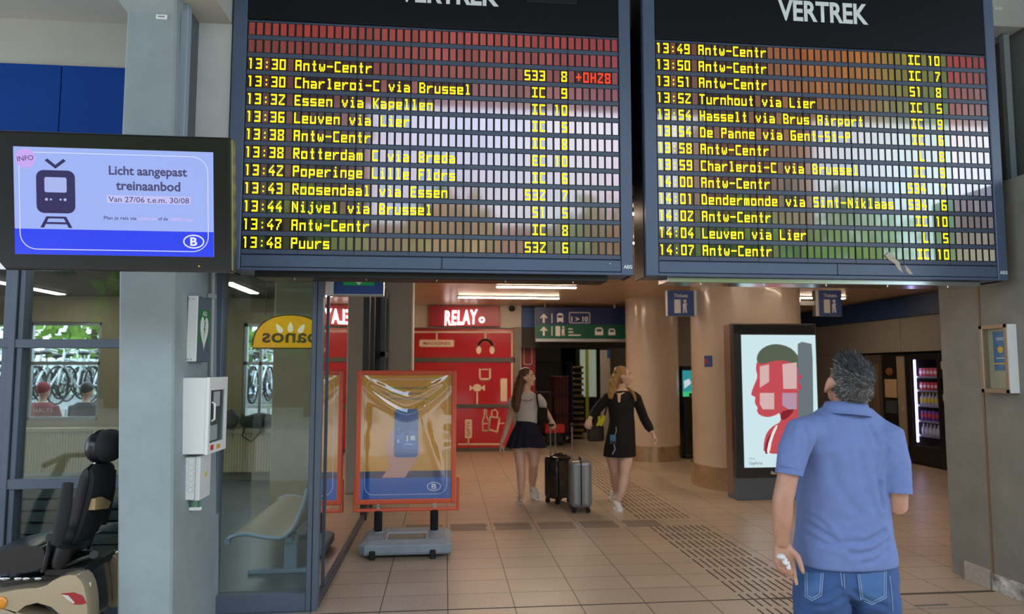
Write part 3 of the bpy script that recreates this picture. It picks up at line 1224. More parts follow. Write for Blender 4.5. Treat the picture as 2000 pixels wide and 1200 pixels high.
tvp('tram_window', [off(rrect(0.10, 0.072, 0.008), tx, tz + 0.033)] + [off(circ(r, 12), tx + a, tz - 0.037) for a, r in ((-0.042, 0.007), (-0.022, 0.005), (0.022, 0.005), (0.042, 0.007))], E('tv_sky2', '#a9b6ef'), y=-0.0042)
tvp('info_bubble', [off(circ(0.046, 28), -sw / 2 + 0.055, sh / 2 - 0.055)], E('tv_lilac', '#c9a8f2'), y=-0.0044)
mb = MB()
text(mb, 'INFO', (sx - sw / 2 + 0.055, -0.0054, sz + sh / 2 - 0.055), Vector((math.cos(.12), 0, math.sin(.12))), Vector((-math.sin(.12), 0, math.cos(.12))), height=0.024, bold=0.01)
for s, z, h, b in (('Licht aangepast', 0.148, 0.057, 0.014), ('treinaanbod', 0.083, 0.046, 0.014)):
    text(mb, s, (sx + 0.155, -0.0045, z), UX, UZ, height=h, bold=b + 0.012)
text(mb, 'Van 27/06 t.e.m. 30/08', (sx + 0.158, -0.0055, 0.016), UX, UZ, height=0.027, width=0.375, bold=0.008)
text(mb, 'Plan je reis via', (sx + 0.098, -0.0045, -0.077), UX, UZ, height=0.022, width=0.150, bold=0.012, align='r')
text(mb, 'of de', (sx + 0.222, -0.0045, -0.074), UX, UZ, height=0.016, bold=0.012)
part('lettering', mb, E('tv_text', '#4f4d78'), scr)
tvp('date_highlight', [[(-0.037, -0.002), (0.352, -0.002), (0.352, 0.035), (-0.037, 0.035)]], E('tv_hl', '#c4c2f5'), y=-0.0042)
mb = MB()
text(mb, 'nmbs.be', (sx + 0.149, -0.0045, -0.074), UX, UZ, height=0.018, width=0.088, bold=0.012)
text(mb, 'NMBS-app.', (sx + 0.310, -0.0045, -0.077), UX, UZ, height=0.020, width=0.118, bold=0.012)
part('link_lettering', mb, E('tv_links', '#c8bdf6'), scr)
mb = MB()
bx, bz = sx + 0.365, sz - 0.182
outline(mb, circ(0.047, 36, 0, 0, 0.031), (bx, 0, bz), UX, UZ, 0.006, 0.0044)
text(mb, 'B', (bx, -0.0046, bz), UX, UZ, height=0.042, width=0.033, bold=0.03)
part('oval_emblem', mb, E('tv_logo', '#e8ecff'), scr)
mb = MB()
mb.prism([(0.393, -0.297), (0.402, -0.302), (0.393, -0.307)], (0, -0.0005, 0), UX, UZ, 0.001)
part('power_mark', mb, E('tv_pwr', '#e8d020', 0.8), tv)
mb = MB()
mb.prism([(-W / 2, -H_ / 2 + 0.002), (-W / 2 + 0.056, -H_ / 2 + 0.002), (-W / 2 + 0.02, -H_ / 2 + 0.045), (-W / 2, -H_ / 2 + 0.05)], (0, -0.0005, 0), UX, UZ, 0.001)
part('corner_sticker', mb, M['white'], tv)
mb = MB()
mb.box((-0.15, 0.085, -0.12), (0.05, 0.12, 0.12)); mb.box((-0.14, 0.12, -0.05), (-0.06, 0.62, 0.03))
part('hanger', mb, M['black'], tv)

# ================================================================ THINGS ON THE LEFT COLUMN
# small tag near its top
p = P(315, 32, 4.02)
mb = MB(); mb.box((p.x - 0.032, 4.022, p.z - 0.014), (p.x + 0.032, 4.031, p.z + 0.014), 0.002, 1)
tg = thing('inventory_tag', 'tiny white inventory tag high on the left column', 'tag', (p.x, 4.03, p.z))
part('plate', mb, M['white'], tg, world=True)
mb = MB()
for k in range(5):
    mb.box((p.x - 0.02 + k * 0.008, 4.0212, p.z - 0.004), (p.x - 0.0155 + k * 0.008, 4.0221, p.z + 0.004))
part('print', mb, M['steel_dark'], tg, world=True)

XF = -1.50   # side face of the column at the fittings' height (battered face)


def face_x(z):
    b0 = q[1].x - s1 * q[1].z
    return b0 + s1 * z


# conduit down the corner
mb = MB()
xc_ = face_x(2.2) + 0.03
mb.tube([(face_x(1.5) + 0.022, 4.55, 1.48), (xc_, 4.55, 2.3), (xc_, 4.60, 2.40)], 0.011, n=10)
mb.box((xc_ - 0.022, 4.52, 2.06), (xc_ + 0.02, 4.58, 2.09), 0.003, 1)
solo('cable_conduit', mb, mat('conduit_grey', '#a9adaa', 0.5), 'grey cable conduit running down the left column beside the glass', 'conduit', smooth=True)
# square section pipe on the upper side
mb = MB(); mb.box((-1.60, 4.09, 2.36), (-1.555, 4.15, 3.80), 0.004, 1)
solo('square_downpipe', mb, mat('pipe_blue', '#8d9ba8', 0.45), 'pale blue square pipe up the side of the left column', 'pipe')

# AED flag sign
za, zb_ = 2.04, 1.645
xa_ = face_x(1.85)
sg = thing('aed_sign', 'tall slim box sign with a white heart on green on the left column', 'sign', (xa_, 4.3, zb_))
mb = MB(); mb.box((xa_, 4.20, zb_), (xa_ + 0.058, 4.42, za), 0.004, 1)
part('box', mb, M['frame_blue'], sg, world=True)
mb = MB(); mb.box((xa_ + 0.001, 4.193, zb_ + 0.001), (xa_ + 0.057, 4.203, za - 0.001), 0.002, 1)
ft = part('end_plate', mb, M['white'], sg, world=True)
mb = MB()
for zz in (za - 0.02, zb_ + 0.014):
    for xx in (xa_ + 0.012, xa_ + 0.03):
        mb.cyl((xx, 4.194, zz), (xx, 4.191, zz), 0.004, n=8)
part('screw', mb, M['chrome'], ft, world=True)
mb = MB(); mb.box((xa_ + 0.055, 4.225, zb_ + 0.115), (xa_ + 0.0595, 4.395, za - 0.075))
gp = part('green_panel', mb, mat('sign_green', '#1d7a3d', 0.5), sg, world=True)
mb = MB()
cy_, cz_ = 4.31, (za + zb_) / 2 + 0.0
heart = []
for k in range(40):
    t = 2 * PI * k / 40
    heart.append((0.0043 * 16 * math.sin(t) ** 3, 0.0072 * (13 * math.cos(t) - 5 * math.cos(2 * t) - 2 * math.cos(3 * t) - math.cos(4 * t))))
mb.prism(heart, (xa_ + 0.0597, cy_, cz_ - 0.01), UY, UZ, 0.001)
text(mb, 'AED', (xa_ + 0.0603, cy_, za - 0.10), UY, UZ, height=0.028, width=0.075, bold=0.02)
part('heart_pictogram', mb, M['white'], gp, world=True)
mb = MB(); mb.prism([(0.006, 0.05), (-0.014, -0.005), (0.0, -0.002), (-0.010, -0.055), (0.016, 0.008), (0.003, 0.006), (0.02, 0.05)], (xa_ + 0.0608, cy_, cz_), UY, UZ, 0.001)
part('bolt_pictogram', mb, mat('sign_green2', '#1d7a3d', 0.5), gp, world=True)

# defibrillator cabinet
xb_ = face_x(1.33)
z0c, z1c = 1.105, 1.55
cb = thing('defibrillator_cabinet', 'white wall cabinet with a small window on the left column', 'cabinet', (xb_, 4.3, z0c))
xo = P(410, 800, 4.14).x
mb = MB(); mb.box((xb_ - 0.03, 4.14, z0c), (xo - 0.02, 4.46, z1c), 0.006, 2)
part('body', mb, M['white'], cb, world=True)
mb = MB()
mb.box((xo - 0.022, 4.135, z0c - 0.002), (xo - 0.004, 4.165, z1c + 0.002)); mb.box((xo - 0.022, 4.435, z0c - 0.002), (xo - 0.004, 4.465, z1c + 0.002))
mb.box((xo - 0.022, 4.165, z1c - 0.075), (xo - 0.004, 4.435, z1c + 0.002)); mb.box((xo - 0.022, 4.165, z0c - 0.002), (xo - 0.004, 4.435, z0c + 0.06))
dr = part('door', mb, M['white'], cb, world=True)
mb = MB(); mb.box((xo - 0.016, 4.16, z0c + 0.055), (xo - 0.012, 4.44, z1c - 0.07))
part('window', mb, glass_mat('cab_glass', tint=(0.8, 0.85, 0.85)), dr, world=True)
mb = MB(); mb.tube([(xo - 0.002, 4.18, z0c + 0.19), (xo + 0.014, 4.18, z0c + 0.20), (xo + 0.014, 4.18, z0c + 0.29), (xo - 0.002, 4.18, z0c + 0.30)], 0.006, n=8)
part('handle', mb, M['white'], dr, world=True, smooth=True)
mb = MB(); mb.box((xo - 0.0215, 4.165, z0c + 0.06), (xo - 0.019, 4.435, z1c - 0.075))
part('interior', mb, mat('cab_in', '#4b5658', 0.6), cb, world=True)
mb = MB()
mb.box((xo - 0.019, 4.25, z0c + 0.27), (xo - 0.015, 4.36, z0c + 0.36)); mb.box((xo - 0.019, 4.2, z0c + 0.07), (xo - 0.016, 4.33, z0c + 0.16))
part('notice', mb, M['white'], cb, world=True)
mb = MB(); mb.box((xo - 0.0045, 4.18, z0c + 0.018), (xo - 0.002, 4.23, z0c + 0.048))
part('red_sticker', mb, mat('sticker_red', '#c4333a', 0.5), dr, world=True, label='red sticker')
mb = MB(); mb.box((xo - 0.0045, 4.29, z0c + 0.015), (xo - 0.002, 4.35, z0c + 0.04))
part('amber_sticker', mb, mat('sticker_amber', '#d9a53a', 0.5), dr, world=True, label='amber sticker')

# junction box below
xj0 = face_x(0.95)
xj1 = P(390, 920, 4.18).x
jb = thing('junction_box', 'pale grey cable junction box under the white cabinet', 'junction box', (xj0, 4.27, 0.83))
mb = MB(); mb.box((xj0 - 0.02, 4.19, 0.835), (xj1 - 0.03, 4.37, 1.085), 0.006, 2)
part('body', mb, M['white'], jb, world=True)
mb = MB(); mb.box((xj1 - 0.03, 4.185, 0.83), (xj1, 4.375, 1.09), 0.008, 2)
part('lid', mb, mat('jb_lid', '#d8dbd9', 0.4), jb, world=True)
mb = MB()
xm2 = (xj0 + xj1 - 0.03) / 2 + 0.004
for k in range(3):
    outline(mb, circ(0.017, 20), (xm2, 4.1885, 0.895 + k * 0.064), UX, UZ, 0.002, 0.0012)
    for dx in (-0.022, 0.022):
        outline(mb, circ(0.009, 12), (xm2 + dx, 4.1885, 0.895 + k * 0.064 + 0.03), UX, UZ, 0.0015, 0.0012)
part('knockout', mb, mat('jb_mark', '#a7b2b8', 0.5), jb, world=True)
mb = MB(); mb.box((xj1, 4.27, 0.955), (xj1 + 0.002, 4.30, 0.985))
part('warning_sticker', mb, mat('jb_warn', '#d6c25a', 0.5), jb, world=True)
mb = MB()
for dx in (0.02, 0.06):
    mb.tube([(xj0 + dx, 4.25, 0.84), (xj0 + dx + 0.004, 4.24, 0.80), (xj0 + dx - 0.004, 4.25, 0.775)], 0.008, n=8)
part('earth_cable', mb, mat('cable_green', '#2f8a5f', 0.5), jb, smooth=True, world=True)
mb = MB(); mb.box((xj0 + 0.006, 4.235, 0.765), (xj0 + 0.075, 4.262, 0.785), 0.004, 1); mb.cyl((xj0 + 0.02, 4.25, 0.825), (xj0 + 0.02, 4.25, 0.842), 0.014, n=12)
part('cable_clamp', mb, M['white'], jb, world=True)
# ================================================================ WAITING ROOM
# ceiling lamps
for k, (xx, ya, yb, lab) in enumerate(((-5.3, 8.3, 9.9, 'long white ceiling strip lamp behind the left shop window'),
                                       (-2.6, 8.3, 9.5, 'long white ceiling strip lamp behind the narrow pane by the column'),
                                       (-3.9, 5.6, 7.0, None), (-1.9, 5.3, 6.6, None))):
    if lab is None:
        lab = 'white ceiling strip lamp above the metal bench' if xx > -3 else 'white ceiling strip lamp deep behind the left shop window'
    t = thing('ceiling_strip_lamp', lab, 'lamp', (xx, (ya + yb) / 2, 2.66))
    mb = MB(); mb.box((xx - 0.07, ya, 2.635), (xx + 0.07, yb, 2.66), 0.004, 1)
    part('housing', mb, M['white'], t, world=True)
    mb = MB(); mb.box((xx - 0.055, ya + 0.03, 2.628), (xx + 0.055, yb - 0.03, 2.636))
    part('diffuser', mb, M['lamp'], t, world=True)

# radiators under the windows
M['radiator'] = mat('radiator_cream', '#d6cba9', 0.5)


def radiator(x0, x1, z0, z1, y, label):
    t = thing('radiator', label, 'radiator', ((x0 + x1) / 2, y, z0))
    mb = MB()
    x = x0
    while x < x1:
        mb.box((x, y, z0), (x + 0.028, y + 0.05, z1 - 0.05), 0.006, 1)
        x += 0.037
    mb.box((x0 - 0.01, y + 0.02, z0 + 0.02), (x1 + 0.01, y + 0.07, z1 - 0.02))
    part('panel', mb, M['radiator'], t, world=True)
    mb = MB(); mb.box((x0 - 0.015, y - 0.01, z1 - 0.055), (x1 + 0.015, y + 0.1, z1), 0.006, 1)
    part('top_grille', mb, M['radiator'], t, world=True)
    mb = MB()
    for xx in (x0 + 0.1, x1 - 0.1):
        mb.box((xx - 0.02, y + 0.02, 0.0), (xx + 0.02, y + 0.06, z0 + 0.04))
    part('foot', mb, M['radiator'], t, world=True)


radiator(-6.9, -4.55, 0.13, 0.78, 10.12, 'long cream ribbed radiator behind the left shop window')
radiator(-3.35, -2.35, 0.13, 0.74, 10.12, 'short cream ribbed radiator behind the metal bench')
# dark slatted locker bench behind the scooter
t = thing('slatted_bench', 'low dark slatted bench behind the left window and scooter', 'bench', (-3.9, 5.5, 0))
mb = MB()
for k in range(8):
    mb.box((-5.6, 5.35, 0.06 + k * 0.085), (-2.2, 5.38, 0.135 + k * 0.085), 0.006, 1)
part('front', mb, mat('bench_dark', '#2c3634', 0.5), t, world=True)
mb = MB(); mb.box((-5.62, 5.33, 0.74), (-2.18, 5.8, 0.78), 0.008, 1)
part('seat', mb, mat('bench_dark2', '#333b38', 0.5), t, world=True)
mb = MB(); mb.box((-5.55, 5.40, 0.0), (-2.25, 5.75, 0.74))
part('carcass', mb, M['black'], t, world=True)

# blue-grey steel bench behind the pane
bn = thing('steel_bench', 'curved grey perforated metal bench behind the tall glass pane', 'bench', (-1.35, 6.3, 0))
M['bench'] = mat('bench_bluegrey', '#9fb2c6', 0.4, metal=0.3)
M['bench_seat'] = mat('bench_mesh', '#b3ada0', 0.5, metal=0.2)
pr = [P(x, y, 5.42) for x, y in ((444, 1056), (450, 1050), (465, 1045), (480, 1044), (500, 1047), (525, 1051), (545, 1052), (558, 1047), (570, 1036), (579, 1020), (586, 1002), (593, 985), (597, 968), (600, 955))]
for nm, yy in (('end_frame', 5.42), ('end_frame', 7.0)):
    mb = MB()
    mb.tube([(p.x, yy, p.z) for p in pr], 0.016, n=8, ell=1.0)
    mb.cyl((pr[0].x, yy - 0.02, pr[0].z - 0.005), (pr[0].x, yy + 0.02, pr[0].z - 0.005), 0.024, n=12)
    part(nm, mb, M['bench'], bn, smooth=True, world=True)
mb = MB()
rA = [mb.bm.verts.new((p.x, 5.43, p.z + 0.004)) for p in pr[1:]]
rB = [mb.bm.verts.new((p.x, 6.99, p.z + 0.004)) for p in pr[1:]]
rC = [mb.bm.verts.new((p.x, 6.99, p.z - 0.010)) for p in pr[1:]]
rD = [mb.bm.verts.new((p.x, 5.43, p.z - 0.010)) for p in pr[1:]]
mb.skin([rA, rB, rC, rD, rA], cap=False, closed=False)
part('seat', mb, M['bench_seat'], bn, smooth=True, world=True)
for yy in (5.62, 6.75):
    mb = MB()
    xl = pr[7].x
    mb.box((xl - 0.05, yy - 0.03, 0.03), (xl + 0.05, yy + 0.03, pr[6].z - 0.01), 0.006, 1)
    mb.box((xl - 0.32, yy - 0.035, 0.0), (xl + 0.22, yy + 0.035, 0.035), 0.008, 1)
    part('leg', mb, M['bench'], bn, world=True)
mb = MB()
mb.box((pr[7].x - 0.03, 5.5, pr[6].z - 0.055), (pr[7].x + 0.03, 6.9, pr[6].z - 0.012), 0.005, 1)
part('beam', mb, M['bench'], bn, world=True)

# reflected sign, built as a glowing board hung in the room
pc = P(568, 681, 6.2)
sg = thing('reflected_sign', 'yellow half-round sign reflection with reversed lettering, built behind the glass', 'sign', (pc.x, 6.2, pc.z))
R_ = P(640, 681, 6.2).x - pc.x
poly = []
hs = P(568, 616, 6.2).z - pc.z
for k in range(41):
    a = PI * k / 40
    poly.append((math.copysign(abs(math.cos(a)) ** 0.9, math.cos(a)) * R_, math.sin(a) ** 0.8 * hs))
mb = MB(); mb.prism(poly, (0, -0.004, 0), UX, UZ, 0.03)
sbd = part('board', mb, mat('panos_yellow', '#e8ab12', 0.35, emit='#e9a90c', es=0.28), sg)  # emission imitates the glow of the mirrored lit sign
mb = MB(); outline(mb, poly, (0, -0.0, 0), UX, UZ, 0.012, 0.036)
part('rim', mb, mat('sign_brown', '#54411f', 0.5), sg)
mb = MB()
for dx, rt in ((-0.075, 0.55), (0.0, 0.0), (0.075, -0.55)):
    pl = []
    for k in range(24):
        a = 2 * PI * k / 24
        x, z = 0.022 * math.sin(a) * (1 - 0.45 * math.cos(a)), 0.045 * math.cos(a)
        pl.append((dx * 1.3 + x * math.cos(rt) - z * math.sin(rt), hs * 0.63 + (0.0 if dx == 0 else -0.012) + x * math.sin(rt) + z * math.cos(rt)))
    mb.prism(pl, (0, -0.0355, 0), UX, UZ, 0.002)
part('petal_emblem', mb, mat('sign_white', '#f4ecd0', 0.4, emit='#f4ecd0', es=0.3), sg)
mb = MB(); text(mb, 'panos', (0.0, -0.0375, hs * 0.245), NX, UZ, width=R_ * 1.5, height=0.125, bold=0.018)
part('lettering', mb, mat('sign_brown2', '#5a4316', 0.5), sg)
mb = MB()
for dx in (-0.22, 0.22):
    mb.cyl((dx, -0.02, hs * 0.8), (dx, -0.02, 2.68 - pc.z), 0.003, n=6)
part('hanging_wire', mb, M['steel_dark'], sg)  # wires added to carry the reflection board

# seated travellers reflected in the glass, built as figures beyond it
M['skin'] = mat('skin', '#c79a80', 0.5, var=0.05, vscale=12)
M['skin_tan'] = mat('skin_tan', '#b0846a', 0.5, var=0.08, vscale=18)
M['skin_pale'] = mat('skin_pale', '#dfbaa6', 0.5, var=0.05, vscale=12)


def seated(x, y, face, topc, label, hairc, cap=False):
    """face: +1 looks to +X, -1 to -X."""
    root = thing('person', label, 'person', (x, y, 0.04), (0, 0, math.radians(face)))
    f = 1
    x = y = 0.0
    mb = MB()
    mb.ell((x + 0.01 * f, y, 1.24), (0.095, 0.075, 0.115))
    mb.ell((x + 0.085 * f, y, 1.21), (0.03, 0.022, 0.03))
    mb.ell((x + 0.055 * f, y, 1.165), (0.055, 0.055, 0.05))
    mb.tube([(x - 0.02 * f, y, 1.02), (x, y, 1.18)], [0.055, 0.05])
    for s in (-1, 1):
        mb.tube([(x - 0.03 * f, y + 0.19 * s, 1.0), (x + 0.02 * f, y + 0.24 * s, 0.76), (x + 0.26 * f, y + 0.16 * s, 0.68)], [0.05, 0.045, 0.032])
        mb.ell((x + 0.30 * f, y + 0.15 * s, 0.675), (0.055, 0.04, 0.022))
        for kf in range(4):
            mb.tube([(x + 0.32 * f, y + (0.12 + 0.02 * kf) * s, 0.675), (x + 0.375 * f, y + (0.12 + 0.02 * kf) * s, 0.655)], 0.009, n=6)
    mb.loft([((x - 0.03 * f, y, 0.5), 0.12, 0.17), ((x - 0.03 * f, y, 0.8), 0.11, 0.17), ((x - 0.03 * f, y, 1.0), 0.09, 0.19), ((x - 0.02 * f, y, 1.06), 0.06, 0.09)])
    for s in (-1, 1):
        mb.tube([(x, y + 0.1 * s, 0.54), (x + 0.42 * f, y + 0.12 * s, 0.54), (x + 0.45 * f, y + 0.12 * s, 0.1)], [0.085, 0.06, 0.045])
    organic('body', mb, 0.014, M['skin'], root, 3)
    mb = MB()
    mb.loft([((x - 0.03 * f, y, 0.47), 0.15, 0.20), ((x - 0.03 * f, y, 0.8), 0.135, 0.195), ((x - 0.03 * f, y, 0.99), 0.115, 0.215), ((x - 0.025 * f, y, 1.06), 0.075, 0.12)])
    for s in (-1, 1):
        mb.tube([(x - 0.03 * f, y + 0.18 * s, 1.0), (x + 0.02 * f, y + 0.245 * s, 0.76), (x + 0.2 * f, y + 0.18 * s, 0.70)], [0.075, 0.065, 0.05])
    organic('jumper', mb, 0.016, topc, root, 4)
    mb = MB()
    for s in (-1, 1):
        mb.tube([(x - 0.05 * f, y + 0.1 * s, 0.53), (x + 0.42 * f, y + 0.12 * s, 0.54), (x + 0.45 * f, y + 0.12 * s, 0.06)], [0.11, 0.08, 0.065])
        mb.tube([(x + 0.40 * f, y + 0.12 * s, 0.04), (x + 0.60 * f, y + 0.12 * s, 0.035)], [0.045, 0.04])
    organic('trousers', mb, 0.016, M['black'], root, 3)
    mb = MB()
    mb.ell((x - 0.012 * f, y, 1.275), (0.105, 0.085, 0.10))
    if cap:
        mb.box((x + 0.02 * f - 0.09, y - 0.06, 1.285), (x + 0.02 * f + 0.09, y + 0.06, 1.30), 0.006, 1)
    organic('cap' if cap else 'hair', mb, 0.012, hairc, root, 3)


M['red_cloth'] = mat('red_cloth', '#8d2630', 0.8)
M['hair_dark'] = mat('hair_dark', '#2a2019', 0.6)
p1 = P(85, 765, 10.98); p2 = P(148, 772, 10.98)
seated(p1.x, 10.98, 85, M['red_cloth'], 'reflected seated person in red with a red cap, built beyond the left shop window', M['red_cloth'], cap=False)
seated(p2.x + 0.16, 10.98, 80, mat('top_black', '#1c1a20', 0.8), 'reflected seated person in dark clothes and a dark cap, built beyond the left shop window', M['black'], cap=True)
# red upholstered bench under them, with white lettering on its back
t = thing('red_bench', 'red upholstered bench with white lettering beyond the left window, under the seated people', 'bench', (-6.2, 10.9, 0))
xs0, xs1 = P(-40, 800, 10.7).x, P(200, 800, 10.7).x
mb = MB(); mb.box((xs0, 10.78, 0.25), (xs1, 11.28, 0.45), 0.04, 2)
part('seat', mb, M['red_cloth'], t, world=True)
mb = MB(); mb.box((xs0, 10.60, 0.22), (xs1 - 0.95, 10.74, 1.08), 0.04, 2)
bk = part('backrest', mb, M['red_cloth'], t, world=True)
mb = MB(); mb.box((xs0 + 0.05, 10.66, 0.0), (xs1 - 0.1, 11.2, 0.26))
part('plinth', mb, M['black'], t, world=True)
pq = P(80, 790, 10.59)
mb = MB(); text(mb, 'THALYS', (pq.x, 10.597, 1.0), UX, UZ, height=0.06, width=0.32, bold=0.01, spacing=1.2)
part('lettering', mb, mat('thalys_white', '#d9b9b0', 0.5), bk, world=True)

# luggage piled on the small radiator
pb = P(495, 868, 10.0)
bg = thing('holdall', 'dark green and black holdall lying on the short radiator', 'bag', (pb.x, 10.1, 0.74))
mb = MB(); mb.ell((pb.x + 0.05, 10.1, 0.862), (0.2, 0.12, 0.115)); mb.ell((pb.x + 0.12, 10.08, 0.88), (0.16, 0.1, 0.09)); mb.ell((pb.x - 0.12, 10.1, 0.85), (0.12, 0.1, 0.09))
organic('body', mb, 0.018, mat('bag_green', '#2b3a2c', 0.7, var=0.3, vscale=8), bg, 4, world=True)
mb = MB(); mb.tube([(pb.x - 0.1, 9.96, 0.86), (pb.x - 0.14, 9.95, 0.66), (pb.x - 0.02, 9.94, 0.58), (pb.x + 0.1, 9.95, 0.70), (pb.x + 0.12, 9.97, 0.86)], 0.012, n=8)
part('strap', mb, M['black'], bg, world=True, smooth=True)
pb = P(444, 862, 10.0)
bg = thing('rucksack', 'grey rucksack leaning at the left end of the short radiator', 'bag', (pb.x, 9.98, 0.74))
mb = MB(); mb.ell((pb.x, 10.1, 0.888), (0.12, 0.1, 0.14)); mb.ell((pb.x + 0.02, 10.03, 0.83), (0.09, 0.06, 0.08))
organic('body', mb, 0.018, mat('bag_grey', '#4a4b48', 0.7), bg, 4, world=True)
pb = P(528, 875, 9.95)
mb = MB(); mb.box((pb.x + 0.02, 10.06, 0.745), (pb.x + 0.10, 10.12, 1.0), 0.03, 3)
solo('red_pouch', mb, mat('pouch_red', '#b5302c', 0.6), 'small red pouch at the right end of the short radiator', 'pouch', smooth=True)

# ================================================================ OUTDOORS BEHIND THE ROOM: pavement, bicycles, trees, tent
mb = MB(); mb.box((-30, 10.46, -0.2), (-0.95, 34, 0.0))
struct('pavement', mb, mat('pavement_grey', '#77746c', 0.8, var=0.08))
# low windowless hedge of trees
M['leaf'] = mat('leaf_green', '#7fa33c', 0.7, var=0.35, vscale=5)
M['bark'] = mat('bark', '#5b4a3a', 0.9)


def tree(x, y, h, r, label, group, seed=1, m=None):
    random.seed(seed)
    t = thing('tree', label, 'tree', (x, y, 0), group=group)
    mb = MB(); mb.tube([(0, 0, 0), (0.05, 0.02, h * 0.3), (0, 0, h * 0.62)], [0.16, 0.13, 0.06], n=8)
    part('trunk', mb, M['bark'], t, smooth=True)
    mb = MB()
    for k in range(700):
        a, b = random.uniform(0, 2 * PI), random.uniform(-1, 1)
        rr = r * (0.55 + 0.45 * random.random()) * (1 + 0.25 * math.sin(3 * a + seed) * math.cos(2 * b))
        c = Vector((rr * math.sqrt(1 - b * b) * math.cos(a), rr * math.sqrt(1 - b * b) * math.sin(a), h * 0.62 + rr * b * (h * 0.40 / r)))
        n = Vector((random.gauss(0, 1), random.gauss(0, 1), random.gauss(0, 1))).normalized()
        u = n.orthogonal().normalized()
        v = n.cross(u)
        s = random.uniform(0.16, 0.34)
        mb.quad(c + u * s, c + v * s * 0.7, c - u * s, c - v * s * 0.7)
    part('crown', mb, m or M['leaf'], t)
    return t


for k, (x, y, h) in enumerate(((-17.2, 24.5, 6.4), (-12.2, 24.8, 6.8), (-7.4, 24.0, 6.0), (-1.9, 25.6, 6.0))):
    tree(x, y, h, 2.3, 'leafy green tree beyond the waiting-room windows', 'trees outside the waiting room', seed=k + 1)
# pale green marquee roof
pm = P(150, 715, 20.5)
t = thing('marquee', 'pale green curved marquee roof outside behind the bicycles', 'marquee', (pm.x, 20.5, 0))
mb = MB()
ra = []
for k in range(13):
    a = PI * k / 12
    ra.append((-1.6 * math.cos(a), 0.75 + 1.15 * math.sin(a)))
mb.prism(ra, (0, -0.5, 0), UX, UZ, -3.0)
part('roof', mb, mat('marquee_green', '#cfe9dc', 0.6), t)
mb = MB()
for dx in (-1.5, 1.5):
    for dy in (-0.4, 2.4):
        mb.cyl((dx, dy, 0), (dx, dy, 0.9), 0.04, n=8)
part('post', mb, M['alu'], t)


def bicycle():
    t = thing('bicycle', 'bicycle parked in the crowded racks outside the waiting room', 'bicycle', (0, 0, 0), group='bicycles outside the waiting room')
    for wx in (-0.52, 0.52):
        mb = MB(); mb.tube([(wx + 0.33 * math.cos(a), 0, 0.34 + 0.33 * math.sin(a)) for a in [2 * PI * k / 20 for k in range(20)]], 0.018, n=6, closed=True)
        for k in range(10):
            a = PI * k / 10
            mb.cyl((wx - 0.32 * math.cos(a), 0, 0.34 - 0.32 * math.sin(a)), (wx + 0.32 * math.cos(a), 0, 0.34 + 0.32 * math.sin(a)), 0.004, n=4)
        part('wheel', mb, M['rubber'], t)
    mb = MB()
    for a, b in (((-0.52, 0.34), (-0.08, 0.30)), ((-0.08, 0.30), (-0.22, 0.82)), ((-0.52, 0.34), (-0.2, 0.74)), ((-0.2, 0.74), (0.36, 0.80)), ((-0.08, 0.30), (0.38, 0.72)), ((0.34, 0.92), (0.52, 0.34))):
        mb.cyl((a[0], 0, a[1]), (b[0], 0, b[1]), 0.02, n=8)
    part('frame', mb, mat('bike_silver', '#d3d8dc', 0.3, metal=0.3), t)
    mb = MB(); mb.tube([(0.22, -0.28, 1.0), (0.34, -0.2, 1.03), (0.36, 0, 1.0), (0.34, 0.2, 1.03), (0.22, 0.28, 1.0)], 0.016, n=6); mb.cyl((0.34, 0, 0.9), (0.36, 0, 1.0), 0.018, n=6)
    part('handlebar', mb, M['chrome'], t)
    mb = MB(); mb.ell((-0.25, 0, 0.92), (0.14, 0.08, 0.04)); mb.cyl((-0.22, 0, 0.82), (-0.24, 0, 0.9), 0.014, n=6)
    part('saddle', mb, M['black'], t)
    return t


bk0 = bicycle()
random.seed(12)
k = 0
ROWS = ((13.2, 0.98), (15.4, 0.98), (17.6, 0.98))
for row, (yy, zb_k) in enumerate(ROWS):
    x = -8.6 - row * 1.2
    while x < -1.6:
        rz = math.radians((90 if k % 2 else 270) + random.uniform(-3, 3))
        loc = (x + random.uniform(-0.02, 0.02), yy + random.uniform(-0.15, 0.15), zb_k)
        if k == 0:
            bk0.location = loc; bk0.rotation_euler = (0, 0, rz)
        else:
            dup(bk0, loc, rz)
        k += 1
        x += 0.47
for yy in (13.2, 15.4, 17.6):
    t = thing('bicycle_rack', 'two-tier grey bicycle rack outside the waiting-room windows', 'bicycle rack', (-6, yy, 0), group='bicycle racks outside the waiting room')
    mb = MB()
    for dy in (-0.55, 0.55):
        mb.box((-13.0, yy + dy - 0.05, 0.90), (-1.1, yy + dy + 0.05, 0.965))
    part('tier', mb, M['alu'], t, world=True)
    for k in range(7):
        xx = -12.9 + k * 1.95
        mb = MB(); mb.box((xx - 0.03, yy - 0.6, 0.0), (xx + 0.03, yy - 0.54, 0.90)); mb.box((xx - 0.03, yy + 0.54, 0.0), (xx + 0.03, yy + 0.6, 0.90)); mb.box((xx - 0.03, yy - 0.54, 0.84), (xx + 0.03, yy + 0.54, 0.90))
        part('post', mb, M['alu'], t, world=True)
# ================================================================ MOBILITY SCOOTER (seat faces left)
SY = 4.16
sc0 = P(150, 1180, SY)
rt = thing('mobility_scooter', 'champagne mobility scooter with a black high-backed seat by the left window', 'mobility scooter', (sc0.x, SY, 0))
M['leather'] = mat('black_leather', '#15151a', 0.28, spec=0.6, bump=0.08, bscale=60)
M['fabric_black'] = mat('black_fabric', '#101012', 0.85)
M['champagne'] = mat('champagne_paint', '#b9a98c', 0.25, metal=0.45, coat=0.5)


